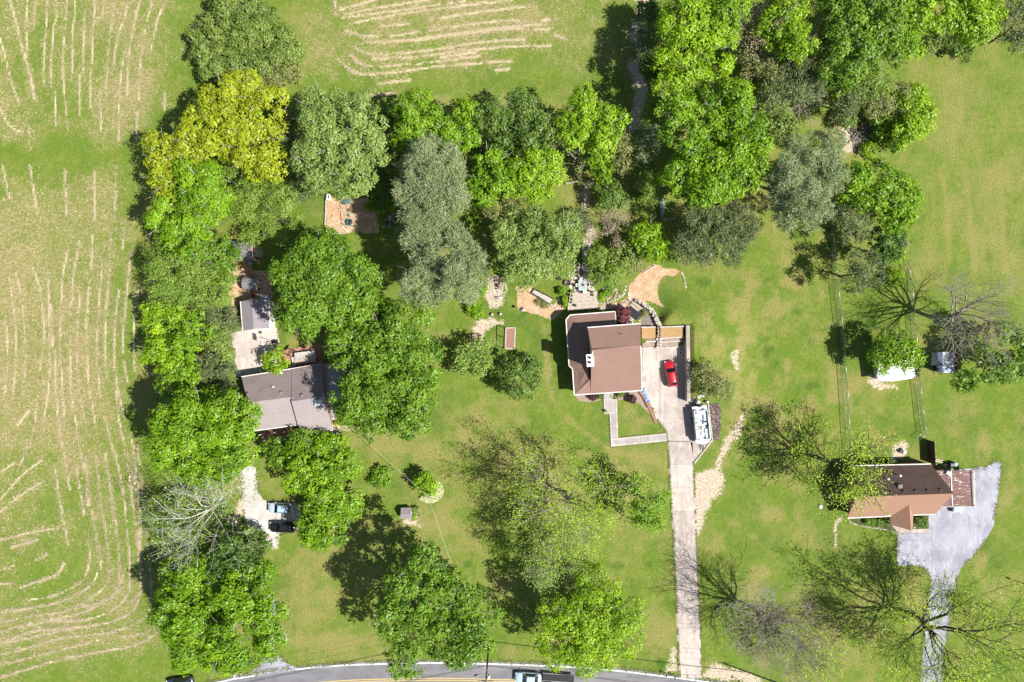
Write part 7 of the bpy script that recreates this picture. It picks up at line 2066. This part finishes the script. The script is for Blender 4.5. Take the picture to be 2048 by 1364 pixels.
# porch swing frame on its platform
ps = thing('canopy_swing', 'black-framed garden swing on a tan plank platform beside the red maple', 'swing', P2(1266, 622) + (0,), R(52))
for k in range(9): MB().box((-1.2 + k * .3, 0, .14), (.28, 2.3, .06)).build('plank', WOOD_PALE, ps)
for sy in (-1.15, 1.15):
    for sx in (-.85, .85): MB().tube([(sx, sy, .15), (sx * .25, sy, 2.1)], .045, 6).build('leg', BLACK, ps)
MB().tube([(0, -1.25, 2.1), (0, 1.25, 2.1)], .05, 6).build('beam', BLACK, ps); MB().bbox((-.15, 0, .65), (.6, 1.7, .1), 0, .03).build('seat', PLASTIC_K, ps); MB().box((-.5, 0, .95), (.1, 1.7, .6), 0, 0, ('Y', -.3)).build('backrest', PLASTIC_K, ps)
MB().slab([(-1.25, -1.2, 1.9), (.15, -1.2, 2.25), (.15, 1.2, 2.25), (-1.25, 1.2, 1.9)], .03).build('canopy', PLASTIC_K, ps)
MB().tube([(1.2, -1.15, .2), (1.25, -1.15, 1.5), (1.25, 1.15, 1.5), (1.2, 1.15, .2)], .05, 6).build('rail', BLACK, ps)
tu = thing('round_tub', 'round white tub with grey water beside the roof corner', 'tub', P2(1258.5, 645) + (0,))
MB().lathe((0, 0, 0), [(.42, 0), (.48, .6), (.50, .62), (.42, .62), (.40, .5), (0, .5)], 20).build('tub', METAL_W, tu); MB().cyl((0, 0, .5), .4, .02, 18).build('water', GLASS, tu)
# terraces beside the court
te = thing('terrace_wall', 'stepped timber terraces with straw-covered beds beside the parking court', 'terrace', P2(1325, 675) + (0,))
for a, b, z in (((1283, 654.5), (1311, 654), 1.0), ((1320, 654), (1371, 652.5), 1.25), ((1320, 677), (1368, 674.5), .9), ((1284, 684), (1312, 682.5), .7), ((1320, 684.5), (1366, 682), .6), ((1284, 697), (1312, 694.5), .4), ((1319, 696.5), (1357, 693.5), .35)):
    bar('timber', P2(*a, z) + (z / 2,), P2(*b, z) + (z / 2,), .22, z, WOOD_GREY, te)
for q, z in (([(1284, 656), (1311, 655), (1311, 677), (1284, 678)], .85), ([(1321, 655.5), (1367, 654), (1367, 673.5), (1321, 676)], 1.05)):
    MB().prism([P2(*t_, z) for t_ in q], 0, z).build('straw_bed', mat('mulch_straw', (.44, .28, .13), .95, .35, 5, bmp=.6), te, True)
for q, z in (([(1285, 685), (1311, 683.5), (1311, 695), (1285, 696.5)], .3), ([(1321, 686), (1364, 683.5), (1355, 692.5), (1321, 695)], .28), ([(1285, 679), (1312, 678), (1312, 682), (1285, 683)], .5), ([(1321, 678.5), (1367, 676.5), (1366, 681), (1321, 683)], .5)):
    MB().prism([P2(*t_, z) for t_ in q], 0, z).build('soil_bed', GRAVELB, te, True)
tree('garden_shrub', 'shrub', 'soft', [(1287, 681, 3.5)], .9, 'small green plant in the terrace bed against the house')
cw = thing('retaining_wall', 'long concrete retaining wall along the parking court, shading its foot', 'wall', P2(1375, 730) + (0,))
for k in range(6):
    y0, y1 = 651 + k * 25.3, 651 + (k + 1) * 25.3 - .3
    MB().prism([P2(1371.5 + k * .35, y0, 1.3), P2(1378.5 + k * .35, y0, 1.3), P2(1378.5 + k * .35, y1, 1.3), P2(1371.5 + k * .35, y1, 1.3)], -.3, 1.68).build('wall_block', CONC, cw, True)
bar('wall_end', P2(1380, 803) + (.25,), P2(1412, 812) + (.25,), .25, .5, CONC, cw)
bar('kerb', P2(1416, 806) + (.12,), P2(1424, 880) + (.12,), .2, .28, CONC_PALE, cw); bar('kerb', P2(1424, 880) + (.1,), P2(1388.5, 926) + (.1,), .22, .2, CONC_PALE, cw)
for py in (699, 705.5):
    t = thing('tyre_ring', 'white ring planter on the court by the wall, %s of two' % ('upper' if py < 700 else 'lower'), 'ring planter', P2(1361, py) + (.05,)); MB().torus((0, 0, .1), .27, .055, 20, 6).build('ring', WHITE, t); MB().cyl((0, 0, 0), .24, .07, 14).build('soil', STONE_BROWN, t)
lvb = thing('lava_rock_bed', 'dark strip bed of mauve-brown lava rocks beside the pontoon boat', 'rock bed', P2(1431, 840) + (0,))
MB().prism([P2(*t_) for t_ in [(1419, 806), (1434, 806), (1442, 818), (1441, 862), (1436, 880), (1426, 880)]], -.1, .06).build('bed', mat('lava_soil', (.13, .095, .085), .95, .4, 4, bmp=.6), lvb, True)
cs = []
for _ in range(620):
    px, py = rng.uniform(1420, 1441), rng.uniform(807, 880)
    if px < 1419 + (py - 806) * .1 or px > 1441.5 - abs(py - 840) * .09: continue
    cs.append((px, py))
mb = MB()
for px, py in cs:
    a = P2(px, py); r = rng.uniform(.05, .12); s0 = stone_mb(r, rng, .9)
    mb.add([(x + a[0], y + a[1], z + .07) for x, y, z in s0.v], s0.f, int(rng.rand() < .35))
o = mb.build('lava_rock', [mat('lava_rock', (.17, .12, .11), .95, .3, 4, bmp=.4), mat('lava_rock_pale', (.40, .33, .30), .95, .3, 4, bmp=.4)], lvb, True); o['kind'] = 'stuff'
# clutter at the wall end
for nm, cat_, lb, px, py, rz, d, m_ in (('trash_bin', 'bin', 'grey-blue wheeled bin at the end of the retaining wall', 1377, 798, .1, (.6, .65, 1.0), METAL_B), ('trash_bin', 'bin', 'pale bin next to the grey-blue one at the wall end', 1382.5, 799, -.1, (.55, .6, .95), METAL_W),
                                        ('storage_chest', 'chest', 'grey storage chest under the dark olive tree by the boat', 1400, 791, .25, (1.3, .65, .7), METAL_B)):
    b_ = thing(nm, lb, cat_, P2(px, py) + (.05,), rz); MB().bbox((0, 0, d[2] / 2), d, 0, .05).build('body', m_, b_); MB().bbox((0, 0, d[2] + .04), (d[0] * 1.05, d[1] * 1.05, .08), 0, .03).build('lid', PLASTIC_K if d[0] < 1 else METAL, b_)
gr = thing('barbecue_grill', 'black covered grill beside the grey storage chest', 'grill', P2(1388, 801) + (.05,), R(-20))
MB().lathe((0, 0, 0), [(0, .62), (.36, .7), (.40, .92), (.34, 1.08), (0, 1.16)], 14).build('kettle', PLASTIC_K, gr)
for a in (.3, 2.4, 4.5): MB().tube([(.42 * math.cos(a), .42 * math.sin(a), 0), (.2 * math.cos(a), .2 * math.sin(a), .7)], .025, 6).build('leg', METAL, gr)
MB().box((.62, 0, .9), (.45, .42, .03)).build('side_shelf', METAL, gr)
ld = thing('gas_bottle', 'white gas bottle in a black crate next to the stern of the boat', 'gas bottle', P2(1412, 803) + (.05,)); MB().lathe((0, 0, 0), [(.2, 0), (.24, .1), (.24, .7), (.1, .85), (0, .9)], 12).build('bottle', METAL_W, ld); MB().box((0, .75, .2), (.5, .45, .4)).build('crate', PLASTIC_K, ld)
# crumpled blue tarp
BLUE = mat('tarp_blue', (.03, .22, .62), .45, .3, 3, c2=(.45, .62, .75), bmp=.1, contrast=(.42, .58))
tp = thing('blue_tarp', 'crumpled blue and white tarp lying beside the house corner on the court', 'tarp', P2(1290, 790) + (.05,), R(-65))
vs, fs = [], []
nx2, ny2 = 16, 6
for i in range(nx2):
    for j in range(ny2): vs.append((-1.35 + 2.7 * i / (nx2 - 1), (-.32 + .64 * j / (ny2 - 1)) * (.75 + .35 * math.sin(i * 1.7)) + .1 * math.sin(i * .9), .06 + .16 * rng.rand()))
fs = [(i * ny2 + j, (i + 1) * ny2 + j, (i + 1) * ny2 + j + 1, i * ny2 + j + 1) for i in range(nx2 - 1) for j in range(ny2 - 1)]
MB().add(vs, fs).build('sheet', BLUE, tp)
for k in range(3): MB().tube([(-1.2 + k * .9, -.25, .12), (-.7 + k * .9, .2, .2)], .05, 6).build('fold', BLUE, tp)
mt = thing('door_mat', 'grey mat on the court against the brick-roofed house', 'mat', P2(1289, 757) + (.05,), R(4)); MB().bbox((0, 0, .02), (.7, 1.1, .04), 0, .01).build('mat', CONC_GREY, mt)
mt = thing('door_mat', 'small dark grate lying on the yard drive beside the hoop', 'grate', P2(520.5, 664.5) + (.05,), R(2)); MB().box((0, 0, .03), (.58, .46, .03)).build('mat', PLASTIC_K, mt)
for k in range(4): MB().box((0, -.17 + k * .115, .055), (.5, .03, .02)).build('slat', METAL, mt)
# basketball hoop on the yard
hp = thing('basketball_hoop', 'freestanding basketball hoop casting a long shadow on the yard drive', 'basketball hoop', P2(548, 683) + (.05,), R(185))
MB().bbox((0, 0, .12), (.7, .55, .24), 0, .05).build('base', PLASTIC_K, hp); MB().bbox((-.55, 0, .15), (.3, .5, .3), 0, .05).build('ballast', PLASTIC_K, hp)
MB().tube([(.0, 0, .1), (.25, 0, 2.6), (.7, 0, 3.1)], .055, 8).build('pole', BLACK, hp); MB().box((.78, 0, 3.3), (.05, 1.15, .8)).build('backboard', METAL_W, hp)
for a, b in (((.81, -.57, 2.92), (.81, .57, 2.92)), ((.81, -.57, 3.68), (.81, .57, 3.68)), ((.81, -.57, 2.92), (.81, -.57, 3.68)), ((.81, .57, 2.92), (.81, .57, 3.68))): MB().tube([a, b], .03, 5).build('board_edge', BLACK, hp)
MB().torus((1.06, 0, 3.02), .23, .02, 18, 5).build('rim', LAMP_R, hp)
n_ = MB()
for k in range(10): a = k * .628; n_.tube([(1.06 + .23 * math.cos(a), .23 * math.sin(a), 3.02), (1.06 + .13 * math.cos(a + .3), .13 * math.sin(a + .3), 2.6)], .008, 3)
n_.build('net', WHITE, hp)
for nm, cat_, lb, px, py, r, h_, m_ in (('red_ball', 'ball', 'red ball behind the garage beneath the playhouse', 506.7, 592, .34, .34, LAMP_R), ('storage_barrel', 'barrel', 'pale blue barrel at the corner of the barn shed', 502.5, 526, .38, .8, mat('barrel_pale_blue', (.40, .52, .62), .4, bmp=0))):
    t = thing(nm, lb, cat_, P2(px, py) + (0,))
    if 'ball' == cat_: MB().lathe((0, 0, r), [(r * math.sin(R(15 * k)), -r * math.cos(R(15 * k))) for k in range(13)], 16).build('shell', m_, t)
    else: MB().lathe((0, 0, 0), [(r * .9, 0), (r, h_ * .5), (r * .9, h_), (0, h_)], 14).build('drum', m_, t); MB().torus((0, 0, h_ * .97), r * .88, .03, 14, 5).build('rim', METAL, t)
bx_ = thing('cold_frame', 'blue-grey box behind the garage in leaf shade', 'box', P2(531, 593) + (0,)); MB().bbox((0, 0, .25), (1.3, .6, .5), 0, .04).build('body', METAL_B, bx_); MB().box((0, 0, .53), (1.35, .65, .04)).build('lid', METAL_W, bx_)
wg = thing('garden_gate', 'little weathered gate with a wire line beside the playhouse', 'gate', P2(491, 547) + (0,))
for k in range(5): a = P2(488 + k * 1.2, 549 - k * .6); MB().box((a[0], a[1], .5), (.08, .04, 1.0)).build('slat', WOOD_GREY, wg, True)
for px, py in ((486.5, 543), (494, 553)): a = P2(px, py); MB().box((a[0], a[1], .6), (.1, .1, 1.2)).build('post', WOOD_DARK, wg, True)
bar('rail', P2(487, 550) + (.9,), P2(494, 546) + (.9,), .05, .07, WOOD_GREY, wg); MB().tube([P2(494, 546) + (1.0,), P2(522, 540) + (1.0,)], .02, 5).build('wire', TEAL, wg, True)
# playground
pb = thing('playground_border', 'dark timber border wall around the bark playground', 'border', P2(652, 432) + (0,))
q = smooth_line([(653, 400), (652, 430), (651, 455), (654, 463), (662, 467), (690, 467)], 6)
for a, b in zip(q[:-1], q[1:]): bar('timber', P2(*a) + (.18,), P2(*b) + (.18,), .16, .42, WOOD_GREY, pb)
ss = thing('swing_set', 'teal metal swing set with a round disc swing on the bark playground', 'swing set', P2(700, 432) + (0,), R(-87))
MB().tube([(-1.9, 0, 2.1), (1.9, 0, 2.1)], .05, 6).build('top_beam', TEAL, ss)
for x in (-1.9, 1.9):
    for sy in (-.85, .85): MB().tube([(x * 1.05, sy, 0), (x, 0, 2.1)], .045, 6).build('leg', TEAL, ss)
for x in (-.9, .0):
    for dy in (-.22, .22): MB().tube([(x + dy, 0, 2.1), (x + dy, 0, .5)], .012, 4).build('chain', METAL, ss)
    MB().box((x, 0, .48), (.5, .2, .04)).build('seat', PLASTIC_K if x else TEAL, ss)
MB().lathe((1.15, 0, .5), [(0, 0), (.5, .0), (.5, .05), (0, .05)], 20).build('disc_seat', PLASTIC_K, ss); MB().torus((1.15, 0, .55), .52, .05, 22, 6).build('disc_rim', TEAL, ss)
for a in (0, 2.09, 4.19): MB().tube([(1.15 + .5 * math.cos(a), .5 * math.sin(a), .55), (1.15, 0, 2.1)], .014, 4).build('rope', TEAL, ss)
sd = thing('play_slide', 'pale teal slide lying along the upper end of the bark playground', 'slide', P2(694, 405) + (0,), R(8))
MB().slab([(-.9, -.25, .15), (.7, -.25, 1.25), (.7, .25, 1.25), (-.9, .25, .15)], .04).build('chute', mat('plastic_mint', (.25, .45, .40), .4, bmp=0), sd)
for sy in (-.27, .27): bar_local('side_rail', (-.9, sy, .22), (.7, sy, 1.32), .05, .12, TEAL, sd); MB().tube([(.75, sy, 0), (.72, sy, 1.4)], .03, 6).build('ladder_post', TEAL, sd)
for k in range(4): MB().tube([(.74, -.27, .25 + k * .3), (.74, .27, .25 + k * .3)], .02, 5).build('rung', TEAL, sd)
wb = thing('white_beam', 'white balance beam at the lower edge of the bark playground', 'balance beam', P2(691, 459) + (0,)); bar('beam', P2(684, 453) + (.3,), P2(697, 465) + (.3,), .12, .12, WHITE, wb)
for px, py in ((685.5, 454.5), (695.5, 463.5)): a = P2(px, py); MB().box((a[0], a[1], .13), (.3, .1, .26)).build('foot', WHITE, wb, True)
kt = thing('play_kitchen', 'white play box with a dark window at the upper corner of the bark playground', 'play box', P2(659, 396) + (0,), R(-10)); MB().bbox((0, 0, .45), (.62, .95, .9), 0, .04).build('body', METAL_W, kt); MB().box((.05, 0, .91), (.2, .6, .03)).build('worktop', PLASTIC_K, kt)
tyk = thing('toy_rocker', 'small white rocking toy in the sun on the bark playground', 'toy', P2(682, 419) + (0,), R(20)); MB().bbox((0, 0, .3), (.5, .16, .22), 0, .05).build('seat', WHITE, tyk); MB().tube([(-.35, 0, .12), (0, 0, .03), (.35, 0, .12)], .05, 6).build('rocker', WOOD_DARK, tyk)
tyk = thing('toy_post', 'tiny dark post toy in the middle of the bark playground', 'toy', P2(669, 433) + (0,)); MB().cyl((0, 0, 0), .06, .5, 8).build('post', WOOD_DARK, tyk); MB().bbox((0, 0, .52), (.25, .15, .1), .3, .03).build('seat', WHITE, tyk)
jk = thing('junk_pile', 'heap of boards and boxes in pine shade beside the bark playground', 'pile', P2(780, 440) + (0,))
for k in range(14):
    a = P2(772 + 18 * rng.rand(), 428 + 26 * rng.rand()); MB().box((a[0], a[1], .15 + .1 * rng.rand()), (rng.uniform(.3, 1.3), rng.uniform(.15, .5), rng.uniform(.08, .4)), rng.uniform(0, 3)).build('board', [WOOD_GREY, METAL_B, WOOD, STONE_BROWN, BLACK][k % 5], jk, True)
bar('pale_rail', P2(738, 430) + (.8,), P2(770, 428) + (.8,), .07, .07, WOOD_GREY, jk)
# canoe on its rack
cn = thing('canoe', 'grey-green canoe lying upside down beside the big green wood tree', 'canoe', P2(1323, 415) + (.3,), R(88))
secs = []
for i in range(13):
    u = -1 + i / 6; wv = .42 * (1 - abs(u) ** 2.4) + .015; hgt = .36 + .10 * u * u
    secs.append([(u * 2.15, -wv, .06 + .12 * u * u * (abs(u) > .8)), (u * 2.15, -wv * .8, hgt * .7), (u * 2.15, 0, hgt), (u * 2.15, wv * .8, hgt * .7), (u * 2.15, wv, .06 + .12 * u * u * (abs(u) > .8))])
loft(MB(), secs).build('hull', mat('canoe_green_grey', (.23, .32, .31), .4, .2, bmp=.05), cn); MB().tube([(-2.1, 0, .47), (0, 0, .37), (2.1, 0, .47)], .025, 5).build('keel', METAL, cn)
cr = thing('canoe_rack', 'pale rail of the rack under the end of the canoe', 'rack', P2(1335, 438) + (0,)); bar('rail', P2(1317, 438) + (.25,), P2(1350, 438.5) + (.25,), .09, .09, WOOD_GREY, cr)
for px in (1318, 1349): a = P2(px, 438); MB().box((a[0], a[1], .12), (.1, .3, .24)).build('foot', WOOD_GREY, cr, True)
# brush pile
bp_ = thing('brush_pile', 'grey tangle of cut branches and logs at the island in the paddock', 'brush pile', P2(1718, 265) + (0,))
for k in range(90):
    a = P2(1720 + rng.normal(0, 11), 267 + rng.normal(0, 11)); an = rng.uniform(0, 6.28); L = rng.uniform(.5, 1.6); z = rng.uniform(.1, .9) * math.exp(-((a[0] - P2(1722, 267)[0]) ** 2 + (a[1] - P2(1722, 267)[1]) ** 2) / 1.6)
    MB().tube([(a[0] - L * math.cos(an), a[1] - L * math.sin(an), max(.05, z)), (a[0] + rng.normal(0, .1), a[1] + rng.normal(0, .1), z + .12), (a[0] + L * math.cos(an), a[1] + L * math.sin(an), max(.05, z + rng.normal(0, .2)))], [rng.uniform(.03, .09), .04, .02], 5).build('branch', [BARK_GREY, BARK_PALE, BARK, BARK_GREY][k % 4], bp_, True)
